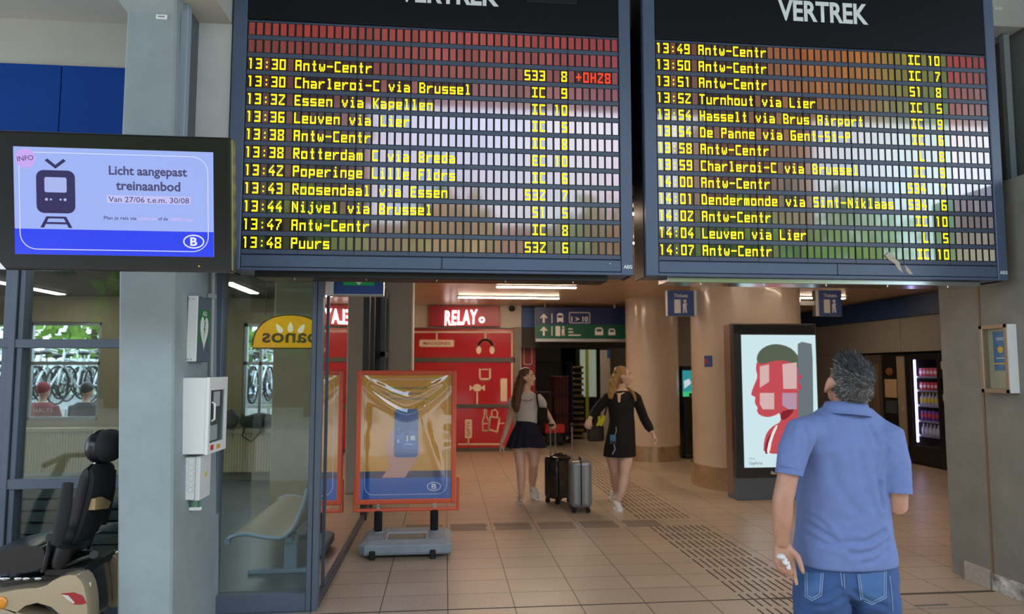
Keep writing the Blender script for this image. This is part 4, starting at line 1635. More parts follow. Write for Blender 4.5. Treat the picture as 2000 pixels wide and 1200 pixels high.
def sp(x, y, dy=0.0):
    v = P(x, y, SY - abs(dy))
    return Vector((v.x, SY + dy, v.z))


def slab(mb, pts, y0, y1, bev=0.02):
    """Side outline in photo pixels, given thickness across (y0..y1), rounded rim."""
    ps = [sp(x, y, max(abs(y0), abs(y1))) for x, y in pts]
    c = sum(ps, Vector()) / len(ps)
    n = 7
    rings = []
    for k in range(n):
        t = k / (n - 1)
        yy = y0 + (y1 - y0) * t
        e = min(t, 1 - t) * (y1 - y0)
        sh = 1 - (bev / 0.15) * (1 - math.sqrt(max(0, 1 - (1 - min(1, e / 0.05)) ** 2))) * 0.6
        rings.append([mb.bm.verts.new((c.x + (p.x - c.x) * sh, SY + yy, c.z + (p.z - c.z) * sh)) for p in ps])
    mb.skin(rings)


def smoothpoly(pts, it=2):
    for _ in range(it):
        out = []
        n = len(pts)
        for i in range(n):
            a, b = pts[i], pts[(i + 1) % n]
            out.append((a[0] * .75 + b[0] * .25, a[1] * .75 + b[1] * .25))
            out.append((a[0] * .25 + b[0] * .75, a[1] * .25 + b[1] * .75))
        pts = out
    return pts


# backrest: leather front, fabric back
mb = MB()
slab(mb, smoothpoly([(160, 912), (176, 908), (174, 940), (160, 1000), (144, 1052), (134, 1078), (118, 1070), (130, 1030), (146, 970)]), -0.125, 0.125)
br = part('backrest', mb, M['leather'], rt, smooth=True, world=True, ang=60)
mb = MB()
slab(mb, smoothpoly([(170, 909), (186, 912), (185, 945), (171, 1000), (158, 1040), (146, 1066), (134, 1074), (148, 1040), (164, 980)]), -0.12, 0.12)
part('back_shell', mb, M['fabric_black'], br, smooth=True, world=True, ang=60)
mb = MB()
pk = [P(174, 975, SY - 0.11), P(187, 971, SY - 0.03), P(205, 981, SY + 0.10), P(200, 994, SY + 0.10), P(172, 997, SY - 0.11)]
pk = [p + Vector((0.035, 0, 0)) for p in pk]
a_ = [mb.bm.verts.new(p) for p in pk]; b_ = [mb.bm.verts.new(p + Vector((-0.05, 0.0, 0))) for p in pk]
mb.skin([a_, b_])
part('pocket_paper', mb, mat('cardboard', '#ae9469', 0.7), br, world=True, label='tan card stuck in the back pocket')
# headrest
mb = MB()
hc = sp(212, 872)
mb.ell(hc + Vector((-0.045, 0, 0)), (0.062, 0.125, 0.096), n=24, m=16)
hr = part('headrest', mb, M['leather'], rt, smooth=True, world=True, ang=180)
mb = MB(); mb.ell(hc + Vector((0.005, 0, 0.004)), (0.074, 0.123, 0.094), n=24, m=16)
part('back_shell', mb, M['fabric_black'], hr, smooth=True, world=True, ang=180)
mb = MB()
for dy in (-0.05, 0.05):
    mb.cyl(sp(187, 898, dy), sp(182, 922, dy), 0.007, n=10)
part('post', mb, M['chrome'], hr, smooth=True, world=True)
# seat cushion
mb = MB()
slab(mb, smoothpoly([(-60, 1090), (0, 1074), (60, 1062), (92, 1064), (96, 1090), (92, 1112), (60, 1122), (0, 1126), (-60, 1126)]), -0.24, 0.24, 0.03)
part('seat', mb, M['leather'], rt, smooth=True, world=True, ang=60)
# armrests, folded up beside the back
for dy in (-0.24, 0.24):
    mb = MB()
    mb.tube([sp(133, 944, dy), sp(127, 990, dy), sp(118, 1035, dy), sp(110, 1063, dy)], [0.026, 0.034, 0.034, 0.028], n=10, ell=1.0)
    ar = part('armrest', mb, M['rubber'], rt, smooth=True, world=True)
    mb = MB()
    mb.tube([sp(112, 1058, dy), sp(97, 1056, dy), sp(94, 1082, dy * 0.98), sp(84, 1118, dy * 0.95)], 0.012, n=8)
    mb.cyl(sp(97, 1050, dy - 0.02), sp(97, 1050, dy + 0.02), 0.02, n=12)
    part('bracket', mb, M['black'], ar, smooth=True, world=True)
# recline mechanism and lever
mb = MB()
mb.tube([sp(128, 1068, -0.2), sp(118, 1096, -0.2), sp(112, 1108, -0.2)], [0.05, 0.045, 0.03], n=10)
mb.tube([sp(125, 1105, -0.18), sp(160, 1092, -0.18), sp(186, 1084, -0.18)], 0.012, n=8)
mb.cyl(sp(183, 1084, -0.21), sp(183, 1084, -0.15), 0.022, n=10)
mb.box(sp(85, 1128, -0.18) , sp(165, 1108, 0.18), 0.01, 1)
part('recline_lever', mb, M['black'], rt, smooth=True, world=True)
# rear body: dark deck, champagne fenders
mb = MB()
slab(mb, smoothpoly([(-60, 1150), (-10, 1134), (90, 1122), (148, 1112), (166, 1116), (172, 1140), (176, 1178), (178, 1215), (150, 1225), (-60, 1225)]), -0.14, 0.14)
part('rear_deck', mb, mat('deck_dark', '#26272b', 0.2, coat=0.6), rt, smooth=True, world=True, ang=60)
for s in (-1, 1):
    ya, yb = (-0.26, -0.135) if s < 0 else (0.135, 0.26)
    mb = MB()
    outer = smoothpoly([(-55, 1168), (0, 1158), (40, 1150), (84, 1148), (112, 1128), (146, 1120), (164, 1138), (172, 1176), (173, 1235), (142, 1242)], 1)
    arch = [(128, 1225), (116, 1200), (100, 1186), (72, 1178), (48, 1184), (28, 1200), (14, 1226), (10, 1242), (-55, 1242)]
    slab(mb, outer + arch, ya, yb, 0.006)
    fd = part('fender', mb, M['champagne'], rt, smooth=True, world=True, ang=50)
    dy = ya - 0.004 if s < 0 else yb + 0.004
    mb = MB()
    pl = [sp(x, y, dy) for x, y in ((119, 1160), (145, 1158), (160, 1164), (168, 1179), (158, 1182), (143, 1181), (130, 1171))]
    mb.skin([[mb.bm.verts.new(p) for p in pl], [mb.bm.verts.new(p + Vector((0, 0.02 * (1 if s < 0 else -1), 0))) for p in pl]])
    part('tail_light', mb, mat('tail_red', '#9c1b26', 0.15, coat=0.8), fd, world=True)
    mb = MB()
    pl = [sp(x, y, dy - 0.002 * (1 if s < 0 else -1)) for x, y in ((121, 1162), (133, 1164), (146, 1178), (143, 1180), (130, 1171))]
    mb.skin([[mb.bm.verts.new(p) for p in pl], [mb.bm.verts.new(p + Vector((0, 0.01 * (1 if s < 0 else -1), 0))) for p in pl]])
    part('reverse_light', mb, mat('lens_clear', '#c9c4be', 0.1, coat=0.8), fd, world=True)
    mb = MB(); mb.ell(sp(3, 1178, dy), (0.026, 0.012, 0.032))
    part('indicator_light', mb, mat('amber', '#d98c1a', 0.2, coat=0.6), fd, smooth=True, world=True)
mb = MB(); mb.box(sp(160, 1152, -0.21), sp(178, 1138, -0.205)); 
part('rear_sticker', mb, M['white'], rt, world=True)
# wheels
for nm, xx, r in (('wheel', 70, 0.135), ('wheel', -230, 0.13)):
    for dy in (-0.22, 0.22):
        c = sp(xx, 1200, dy)
        c.z = r
        mb = MB()
        mb.tube([c + Vector((math.cos(a) * (r - 0.035), 0, math.sin(a) * (r - 0.035))) for a in [2 * PI * k / 28 for k in range(28)]], 0.035, n=10, closed=True)
        w_ = part(nm, mb, M['rubber'], rt, smooth=True, world=True)
        mb = MB(); mb.cyl(c + Vector((0, -0.025, 0)), c + Vector((0, 0.025, 0)), r - 0.05, n=24)
        part('hub', mb, M['champagne'], w_, world=True)
# chassis, foot deck, tiller outside the picture's left edge
xr0, xf0 = sp(150, 1200).x, sp(-230, 1200).x
mb = MB(); mb.box((xf0 - 0.02, SY - 0.24, 0.12), (sp(0, 1200).x, SY + 0.24, 0.18), 0.02, 2); mb.box((sp(40, 1200).x - 0.3, SY - 0.16, 0.1), (xr0 - 0.05, SY + 0.16, 0.2), 0.01, 1)
part('foot_deck', mb, M['black'], rt, world=True)
mb = MB(); mb.tube([(xf0 + 0.02, SY, 0.16), (xf0 + 0.12, SY, 0.6), (xf0 + 0.28, SY, 0.95)], [0.06, 0.045, 0.03], n=12); mb.tube([(xf0 + 0.3, SY - 0.3, 0.93), (xf0 + 0.27, SY, 0.96), (xf0 + 0.3, SY + 0.3, 0.93)], 0.018, n=8)
part('tiller', mb, M['black'], rt, smooth=True, world=True)
mb = MB()
for xk, w_k in ((10, 0.03), (36, 0.022), (52, 0.02), (75, 0.02)):
    c = sp(xk, 1130, -0.2)
    mb.ell(c, (w_k, 0.015, 0.012), n=10, m=6)
part('seat_fitting', mb, M['chrome'], rt, smooth=True, world=True)
# ================================================================ HALL LAMPS
for k, (xa, xb, yy, lab) in enumerate(((0.0, 1.90, 9.6, 'long white ceiling strip lamp in front of the red shop'), (0.75, 2.0, 10.15, 'shorter white ceiling strip lamp just behind the long one'),
                                       (1.0, 3.2, 5.22, 'white ceiling strip lamp seen high in the gap between boards'), (1.2, 3.4, 6.45, 'white ceiling strip lamp seen low in the gap between boards'),
                                       (2.6, 4.4, 7.6, 'white ceiling strip lamp over the tactile strip'), (0.2, 2.0, 11.7, 'white ceiling strip lamp nearest the red shop sign'), (5.3, 7.0, 11.2, 'white ceiling strip lamp before the vending machines'), (4.7, 6.6, 7.0, 'added unseen ceiling strip lamp brightening the right hall floor'), (1.9, 3.3, 15.6, 'added ceiling strip lamp brightening the dark passage'))):  # last two lamps are added fill for right hall and passage
    t = thing('ceiling_strip_lamp', lab, 'lamp', ((xa + xb) / 2, yy, 2.87))
    mb = MB(); mb.box((xa, yy - 0.045, 2.845), (xb, yy + 0.045, 2.872), 0.004, 1)
    part('housing', mb, M['alu'], t, world=True)
    mb = MB(); mb.box((xa + 0.02, yy - 0.03, 2.838), (xb - 0.02, yy + 0.03, 2.846))
    part('diffuser', mb, mat('hall_lamp', '#ffffff', 0.5, emit='#ffe2c4', es=20.0 if yy < 8 and xa < 4 else 66.0), t, world=True)

# ================================================================ POSTER STAND
M['orange'] = mat('orange_paint', '#de5a35', 0.35, coat=0.2)
fy = 6.25
A = P(697, 724, fy); Bq = P(890, 990, fy)
x0, x1, z1 = A.x, Bq.x, A.z
z0 = P(790, 985, fy).z
stand = thing('poster_stand', 'orange framed poster stand on a grey wheeled base by the glass', 'poster stand', ((x0 + x1) / 2, 6.15, 0))
fw = 0.042
mb = MB()
mb.box((x0, fy, z0), (x0 + fw, fy + 0.05, z1), 0.006, 2); mb.box((x1 - fw, fy, z0), (x1, fy + 0.05, z1), 0.006, 2)
mb.box((x0 + fw, fy, z1 - fw), (x1 - fw, fy + 0.05, z1), 0.006, 2); mb.box((x0 + fw, fy, z0), (x1 - fw, fy + 0.05, z0 + fw), 0.006, 2)
mb.box((x0 + 0.01, fy + 0.03, z0 + 0.01), (x1 - 0.01, fy + 0.045, z1 - 0.01))
part('poster_frame', mb, M['orange'], stand, world=True)
xl, xr_ = P(690, 960, fy).x, P(897, 960, fy).x
zb, zt_ = P(790, 1000, fy).z, P(690, 937, fy).z
mb = MB()
mb.box((xl, fy + 0.005, zb), (xl + 0.024, fy + 0.055, zt_), 0.005, 1); mb.box((xr_ - 0.024, fy + 0.005, zb), (xr_, fy + 0.055, zt_), 0.005, 1)
mb.box((xl + 0.024, fy + 0.006, zb), (xr_ - 0.024, fy + 0.055, zb + 0.026), 0.006, 2)
cr = part('lower_cradle', mb, M['orange'], stand, world=True)
sx0, sx1 = P(738, 1020, fy).x, P(848, 1020, fy).x
mb = MB()
for xx in (sx0, sx1):
    mb.cyl((xx, fy + 0.0, zb + 0.04), (xx, fy - 0.004, zb + 0.04), 0.009, n=10)
    mb.box((xx - 0.012, fy + 0.02, zb + 0.02), (xx + 0.012, fy + 0.04, z0 + 0.01))
part('screw', mb, M['chrome'], cr, world=True)
for xx in (sx0, sx1):
    mb = MB()
    ztop, zbot = zb + 0.01, 0.145
    prof = []
    nr = 16
    for k in range(nr):
        z = zbot + (ztop - zbot) * k / nr
        dz = (ztop - zbot) / nr
        prof += [(0.031, z), (0.038, z + dz * 0.3), (0.038, z + dz * 0.6), (0.031, z + dz * 0.95)]
    mb.lathe(prof, (xx, fy + 0.03, 0), n=20)
    part('spring', mb, M['rubber'], stand, smooth=True, world=True)
    mb = MB(); mb.lathe([(0.05, 0.13), (0.045, 0.15), (0.03, 0.155)], (xx, fy + 0.03, 0), n=20)
    part('spring_socket', mb, mat('socket_grey', '#8b959c', 0.5), stand, smooth=True, world=True)
# base
bx0, bx1 = P(700, 1075, 5.92).x, P(882, 1070, 5.92).x
mb = MB()


def rr_ring(x0, x1, y0, y1, z, c):
    return [mb.bm.verts.new((a, b, z)) for a, b in ((x0 + c, y0), (x1 - c, y0), (x1, y0 + c), (x1, y1 - c), (x1 - c, y1), (x0 + c, y1), (x0, y1 - c), (x0, y0 + c))]


mb.skin([rr_ring(bx0 + 0.01, bx1 - 0.01, 5.91, 6.47, 0.035, 0.04), rr_ring(bx0, bx1, 5.90, 6.48, 0.055, 0.05), rr_ring(bx0, bx1, 5.90, 6.48, 0.105, 0.05), rr_ring(bx0 + 0.008, bx1 - 0.008, 5.91, 6.47, 0.118, 0.05),
         rr_ring(bx0 + 0.055, bx1 - 0.055, 6.00, 6.44, 0.142, 0.05), ])
bs = part('base', mb, mat('base_grey', '#8a949c', 0.55, var=0.12, vscale=6), stand, world=True)
mb = MB()
cx_ = (bx0 + bx1) / 2 + 0.01
mb.box((cx_ - 0.185, 6.0, 0.13), (cx_ - 0.17, 6.24, 0.15)); mb.box((cx_ + 0.16, 6.0, 0.13), (cx_ + 0.175, 6.24, 0.15)); mb.box((cx_ - 0.185, 6.20, 0.13), (cx_ + 0.175, 6.25, 0.152), 0.004, 1)
part('recess_rim', mb, mat('base_light', '#9aa8b4', 0.5), bs, world=True)
mb = MB(); mb.box((cx_ - 0.17, 6.01, 0.139), (cx_ + 0.16, 6.20, 0.1435))
part('recess', mb, mat('base_dirty', '#7d766c', 0.7), bs, world=True)
for xx in (sx0 - 0.01, sx1 - 0.005):
    mb = MB(); mb.box((xx - 0.025, 5.885, 0.0), (xx + 0.025, 5.95, 0.075), 0.006, 1); mb.cyl((xx - 0.015, 5.93, 0.03), (xx + 0.015, 5.93, 0.03), 0.03, n=14)
    part('castor', mb, M['black'], stand, world=True)
mb = MB()
for xx in (bx0 + 0.1, bx1 - 0.1):
    mb.box((xx - 0.03, 6.36, 0.0), (xx + 0.03, 6.42, 0.05))
part('rear_foot', mb, M['black'], stand, world=True)
# poster sheet
px0, px1, pz0, pz1 = x0 + fw, x1 - fw, z0 + fw, z1 - fw
pc_x, pc_z = (px0 + px1) / 2, (pz0 + pz1) / 2
pw, ph = px1 - px0, pz1 - pz0
py_ = fy + 0.022
mb = MB(); mb.box((px0, py_, pz0), (px1, py_ + 0.004, pz1))
ps = part('poster', mb, mat('poster_gold', '#eaaa34', 0.5, var=0.10, vscale=2.2), stand, world=True)


def pp(name, polys, m, d):
    mb = MB()
    for pl in polys:
        mb.prism([(a * pw / 2, b * ph / 2) for a, b in pl], (pc_x, py_, pc_z), UX, UZ, d)
    return part(name, mb, m, ps, world=True)


pp('blue_band', [[(-1, -1), (1, -1), (1, -0.665), (-1, -0.665)]], mat('poster_blue', '#2166c4', 0.45), 0.0006)
pp('navy_band', [[(-1, -0.665), (1, -0.665), (1, -0.555), (-1, -0.555)]], mat('poster_navy', '#2b3468', 0.45), 0.0006)
pp('hand_picture', [[(-0.53, -0.66), (-0.36, -0.47), (-0.40, -0.30), (-0.44, -0.10), (-0.38, 0.06), (-0.28, 0.14), (-0.24, 0.06), (-0.2, -0.28), (0.22, -0.28), (0.30, -0.08), (0.36, -0.12), (0.31, -0.26), (0.20, -0.42), (0.06, -0.56), (-0.02, -0.66)]],
   mat('poster_skin', '#dca596', 0.5), 0.0009)
ph_poly = [(a / (pw / 2) - 0.005, b / (ph / 2) + 0.055) for a, b in rrect(0.215, 0.435, 0.028, 5)]
pp('phone_picture', [ph_poly], mat('poster_phone', '#1f5fae', 0.4), 0.0012)
pp('phone_screen', [[(-0.22, 0.02), (0.05, 0.10), (0.24, 0.08), (0.24, -0.20), (-0.22, -0.20)], [(-0.02, -0.05), (0.05, -0.05), (0.05, 0.06), (-0.02, 0.06)]], mat('poster_phone2', '#2f74c8', 0.4), 0.0014)
pp('white_marks', [[(-0.20, -0.10), (-0.16, -0.10), (-0.16, -0.05), (-0.20, -0.05)], [(0.0, -0.08), (0.04, -0.08), (0.04, 0.02), (0.0, 0.02)], [(0.09, -0.06), (0.19, -0.06), (0.19, 0.01), (0.09, 0.01)], [(-0.05, -0.13), (0.15, -0.13), (0.15, -0.12), (-0.05, -0.12)], [(-0.19, 0.12), (-0.15, 0.12), (-0.15, 0.125), (-0.19, 0.125)]], mat('poster_white', '#dfe9f2', 0.5), 0.0017)
mb = MB()
outline(mb, [(a, b) for a, b in rrect(pw * 0.90, ph * 0.93, 0.08, 8)], (pc_x, py_, pc_z), UX, UZ, 0.004, 0.0011)
outline(mb, circ(0.060, 32, pw * 0.31, -ph * 0.405, 0.037), (pc_x, py_, pc_z), UX, UZ, 0.007, 0.0012)
text(mb, 'B', (pc_x + pw * 0.31, py_ - 0.0014, pc_z - ph * 0.405), UX, UZ, height=0.05, width=0.045, bold=0.03)
part('oval_emblem', mb, mat('poster_line', '#e9eef4', 0.5), ps, world=True)
pp('headline', [[(-0.45, 0.80 - k * 0.085), (0.45 - 0.1 * (k % 2), 0.80 - k * 0.085), (0.45 - 0.1 * (k % 2), 0.765 - k * 0.085), (-0.45, 0.765 - k * 0.085)] for k in range(3)], mat('poster_head', '#b08d4f', 0.6), 0.0008)
# creased clear plastic sheet over the poster
mb = MB()
NXp, NZp = 60, 84
vs = []


def crease(u, v):
    """Folds of the loose clear sheet: sagging V from the corners, a bulge on the right."""
    z = 0.0
    for (cx, cv, am, sg, bend) in ((0.0, 0.62, 0.012, 0.085, 0.42), (0.0, 0.36, 0.013, 0.08, 0.55)):
        vv = cv + bend * abs(u) ** 1.4 * 0.9
        z += am * math.exp(-((v - vv) / sg) ** 2)
    z += 0.009 * math.exp(-((u - (0.62 - 0.22 * math.sin((v + 0.3) * 2.2))) / 0.09) ** 2) * (1 if v < 0.5 else 0.3)
    z += 0.009 * math.exp(-((u - 0.93) / 0.07) ** 2) * math.exp(-((v - 0.05) / 0.35) ** 2) * (1 + 0.6 * math.sin(v * 22))
    z += 0.0016 * mnoise.noise(Vector((u * 3, v * 4, 1.3)))
    return max(0.0, z)


for i in range(NXp + 1):
    col = []
    for j in range(NZp + 1):
        u, v = -1 + 2 * i / NXp, -1 + 2 * j / NZp
        edge = min(1.0, 6 * (1 - max(abs(u), abs(v))))
        col.append(mb.bm.verts.new((pc_x + u * pw / 2, fy + 0.0165 - crease(u, v) * (0.25 + 0.75 * edge), pc_z + v * ph / 2)))
    vs.append(col)
for i in range(NXp):
    for j in range(NZp):
        mb.bm.faces.new((vs[i][j], vs[i + 1][j], vs[i + 1][j + 1], vs[i][j + 1]))
part('plastic_cover', mb, glass_mat('plastic_film', tint=(0.97, 0.97, 0.97), boost=3.6, rough=0.05, base=0.0), stand, smooth=True, ang=180, world=True, label='creased clear plastic sheet')

# ================================================================ FLAG SIGN AT THE CORNER OF THE GLAZING
ey = 4.86
xa, xb, zb2 = P(652, 570, ey).x, P(749, 570, ey).x, P(700, 578, ey).z
es_ = thing('exit_sign', 'blue hanging sign with a green exit arrow at the glazing corner', 'sign', ((xa + xb) / 2, ey, zb2))
mb = MB(); mb.box((xa - 0.05, ey, zb2), (xb, ey + 0.09, zb2 + 0.30), 0.005, 1)
part('box', mb, M['alu'], es_, world=True)
mb = MB(); mb.box((xa - 0.052, ey - 0.004, zb2 - 0.001), (xa - 0.002, ey + 0.004, zb2 + 0.30))
part('end_plate', mb, M['white'], es_, world=True)
mb = MB(); mb.box((xa, ey - 0.004, zb2 + 0.012), (xb - 0.002, ey + 0.004, zb2 + 0.29))
fa = part('face', mb, mat('sign_blue', '#2b4a8a', 0.4), es_, world=True)
ga, gb = P(671, 550, ey).x, P(731, 550, ey).x
mb = MB(); mb.box((ga, ey - 0.006, P(700, 558, ey).z), (gb, ey - 0.003, zb2 + 0.28))
part('green_field', mb, mat('exit_green', '#138a44', 0.4, emit='#138a44', es=0.15), fa, world=True)
gm, tz_ = (ga + gb) / 2, P(700, 558, ey).z
mb = MB(); mb.prism([(0, 0.0), (0.055, 0.055), (0.03, 0.055), (0.03, 0.15), (-0.03, 0.15), (-0.03, 0.055), (-0.055, 0.055)], (gm, ey - 0.006, tz_ + 0.002), UX, UZ, 0.001)
part('arrow', mb, M['white'], fa, world=True)
mb = MB(); mb.cyl((gm, ey + 0.05, zb2 + 0.29), (gm, ey + 0.05, 2.9), 0.015, n=8); mb.box((gm - 0.05, ey + 0.02, 2.86), (gm + 0.05, ey + 0.12, 2.93))
part('hanger', mb, M['alu'], es_, world=True)

# ================================================================ SHOP FRONT: sign and panels
M['relay_red'] = mat('shop_red', '#c40f22', 0.18, spec=0.6, coat=0.5)
M['relay_line'] = mat('shop_cream', '#f2ddbd', 0.5)
yy = RY - 0.01
a, b = P(838, 600, RY), P(976, 638, RY)
xA, xB, zA, zB = a.x, b.x, P(838, 638, RY).z, 2.85
sg = thing('shop_sign', 'red shop fascia sign with glowing white RELAY letters', 'sign', ((xA + xB) / 2, RY, zA))
mb = MB(); mb.box((xA, yy - 0.08, zA), (xB, yy, zB), 0.005, 1)
part('board', mb, mat('sign_red', '#b01c2c', 0.3), sg, world=True)
lx0, lx1 = P(868, 620, RY - .1).x, P(931, 620, RY - .1).x
lz0, lz1 = P(900, 635, RY - .1).z, P(900, 606, RY - .1).z
mb = MB()
lu, lv = Vector((math.cos(0.05), 0, math.sin(0.05))), Vector((0.03, 0, 1)).normalized()
text(mb, 'RELAY', ((lx0 + lx1) / 2 + 0.01, yy - 0.10, (lz0 + lz1) / 2), lu, lv, height=(lz1 - lz0) * 0.98, width=lx1 - lx0, bold=0.022, extr=0.03, spacing=1.12)
outline(mb, circ(0.045, 20), (lx1 + 0.10, yy - 0.1, lz0 + 0.10), UX, UZ, 0.028, 0.03)
part('lettering', mb, mat('relay_white', '#ffffff', 0.4, emit='#ffffff', es=2.6), sg, world=True)

Z = lambda y: P(900, y, RY).z
Xp = lambda x: P(x, 760, RY).x
panels = [('top', Z(643), Z(699)), ('middle', Z(790), Z(708)), ('bottom', Z(875), Z(797))]
XL = -0.83
# full-height bays: bay left (behind stand and in the mirror image) and bay right
sf = thing('shop_panelling', 'glossy red shop panelling with cream line drawings', 'panelling', (Xp(900), RY, 0))
mb = MB()
for zz in ((Z(708), Z(699)), (Z(797), Z(790)), (Z(643), Z(641))):
    mb.box((XL, yy - 0.05, zz[0]), (Xp(1006), yy, zz[1]), 0.004, 1)
mb.box((XL, yy - 0.04, 0.0), (Xp(1006), yy, Z(875)), 0.004, 1)
for xx in (Xp(804), Xp(1006)):
    mb.box((xx - 0.02, yy - 0.035, 0), (xx + 0.02, yy, Z(640)))
part('frame', mb, mat('panel_frame', '#5d5a55', 0.45), sf, world=True)
pn = {}
for nm, za, zb3 in panels:
    for kx, (xl2, xr2) in ((1, (XL, Xp(804) - 0.02)), (2, (Xp(804) + 0.02, Xp(1006) - 0.02))):
        mb = MB(); mb.box((xl2, yy - 0.025, min(za, zb3)), (xr2, yy - 0.005, max(za, zb3)), 0.002, 1)
        pn[nm, kx] = part('panel', mb, M['relay_red'], sf, world=True)
LY = yy - 0.026


def ln(mb, pts, w=0.03, closed=False):
    """A flat drawn line through photo pixels on the shop wall."""
    ws = [P(x, y, LY) for x, y in pts]
    for p, q2 in zip(ws, ws[1:] + ([ws[0]] if closed else [])):
        d = (q2 - p)
        d.y = 0
        L = d.length
        if L < 1e-5:
            continue
        d /= L
        n = Vector((-d.z, 0, d.x)) * w / 2
        e = d * w / 2
        mb.quad(*[Vector((v.x, LY - 0.0015, v.z)) for v in (p - n - e, q2 - n + e, q2 + n + e, p + n - e)])


mb = MB()
ln(mb, [(806, 649), (1000, 649), (1000, 696)])
ln(mb, [(853, 649), (853, 664)])
ln(mb, [(948, 649), (948, 664)])
a_ = [(948 + 14 * math.cos(t), 679 - 15 * math.sin(t)) for t in [PI * k / 12 for k in range(13)]]
ln(mb, a_, 0.05)
for cx in (935, 961):
    o2 = P(cx, 684, LY)
    mb.prism(circ(0.05, 16, 0, 0, 0.08), (o2.x, LY, o2.z), UX, UZ, 0.002)
o2 = P(853, 671, LY)
mb.prism(rrect(0.68, 0.14, 0.03), (o2.x, LY, o2.z), UX, UZ, 0.002)
part('line_drawing', mb, M['relay_line'], pn['top', 2], world=True)
mb = MB()
text(mb, 'MAGAZINES', (o2.x, LY - 0.003, o2.z), UX, UZ, height=0.06, width=0.52, bold=0.02)
part('tag_lettering', mb, mat('relay_letter', '#b4313a', 0.5), pn['top', 2], world=True)
mb = MB()
ln(mb, [(932, 790), (932, 768)])
o2 = P(932, 758, LY); mb.prism(circ(0.085, 14, 0, 0, 0.075), (o2.x, LY, o2.z), UX, UZ, 0.002)
for s in (-1, 1):
    mb.prism([(0.07 * s, 0), (0.15 * s, 0.06), (0.15 * s, -0.06)][::s], (o2.x, LY, o2.z), UX, UZ, 0.002)
ln(mb, [(937, 722), (937, 741), (957, 741), (957, 722)], 0.035); ln(mb, [(941, 722), (953, 722)], 0.02)
ln(mb, [(1000, 709), (1000, 789)])
o2 = P(984, 762, LY); mb.prism(rrect(0.13, 0.45, 0.02), (o2.x, LY, o2.z), UX, UZ, 0.002)
part('line_drawing', mb, M['relay_line'], pn['middle', 2], world=True)
mb = MB()
ln(mb, [(896, 868), (975, 868)])
ln(mb, [(915, 868), (915, 855)])
o2 = P(915, 838, LY); mb.prism(rrect(0.135, 0.36, 0.02), (o2.x, LY, o2.z), UX, UZ, 0.002)
ln(mb, [(943, 822), (943, 842), (954, 842), (954, 822), (950, 812), (950, 800), (946, 800), (946, 812)], 0.022, True)
ln(mb, [(943, 828), (954, 828)], 0.02)
ln(mb, [(957, 814), (976, 817), (971, 844), (954, 839)], 0.03, True)
ln(mb, [(960, 814), (961, 803), (967, 800), (972, 806), (971, 815)], 0.022)
ln(mb, [(976, 828), (984, 827)], 0.02)
part('line_drawing', mb, M['relay_line'], pn['bottom', 2], world=True)
mb = MB()
o2 = P(915, 838, LY)
text(mb, 'GIFTS', (o2.x, LY - 0.003, o2.z), UZ, NX, height=0.075, width=0.28, bold=0.015)
part('tag_lettering', mb, mat('relay_letter2', '#b4313a', 0.5), pn['bottom', 2], world=True)
# the left bays carry the same cream border
mb = MB()
ln(mb, [(792, 649), (801, 649)]); ln(mb, [(792, 868), (801, 868)])
part('line_drawing', mb, M['relay_line'], pn['top', 1], world=True)

# dome camera
pcam = P(1000, 603, RY - 0.1)
cm = thing('dome_camera', 'small black dome camera beside the red shop sign', 'camera', (pcam.x, RY - 0.08, pcam.z))
mb = MB(); mb.box((pcam.x - 0.05, RY - 0.06, pcam.z + 0.02), (pcam.x + 0.05, RY, pcam.z + 0.12), 0.01, 1)
part('mount', mb, M['white'], cm, world=True)
mb = MB(); mb.ell((pcam.x, RY - 0.09, pcam.z), (0.065, 0.065, 0.06))
part('dome', mb, M['black_gloss'], cm, world=True, smooth=True, ang=180)

# ================================================================ DIRECTION SIGN OVER THE PASSAGE
dy = 12.9
xa, xb = P(1046, 630, dy).x, P(1222, 630, dy).x
z_hi, z_mid, z_lo = 2.80, P(1100, 634, dy).z, P(1100, 662, dy).z
ds = thing('direction_sign', 'large blue over green direction sign above the dark passage', 'sign', ((xa + xb) / 2, dy, z_lo))
mb = MB(); mb.box((xa, dy, z_lo - 0.06), (xb, dy + 0.14, z_hi), 0.006, 1)
part('box', mb, M['alu'], ds, world=True)
mb = MB(); mb.box((xa + 0.005, dy - 0.005, z_mid), (xb - 0.005, dy + 0.004, z_hi - 0.005))
f1 = part('blue_face', mb, mat('dir_blue', '#1b2f63', 0.35), ds, world=True)
mb = MB(); mb.box((xa + 0.005, dy - 0.005, z_lo), (xb - 0.005, dy + 0.004, z_mid))
f2 = part('green_face', mb, mat('dir_green', '#0e5a44', 0.35), ds, world=True)
dpm = mat('dir_pictogram', '#d8cfc4', 0.5, emit='#d8cfc4', es=0.10)
ARW = [(0, 0.09), (0.075, 0.01), (0.045, 0.0), (0.018, 0.03), (0.018, -0.09), (-0.018, -0.09), (-0.018, 0.03), (-0.045, 0.0), (-0.075, 0.01)]


def icon(mb, polys, x, y, s=1.0, Y=dy - 0.005):
    o3 = P(x, y, Y)
    for pl in polys:
        mb.prism([(a * s, b * s) for a, b in pl], (o3.x, Y, o3.z), UX, UZ, 0.003)


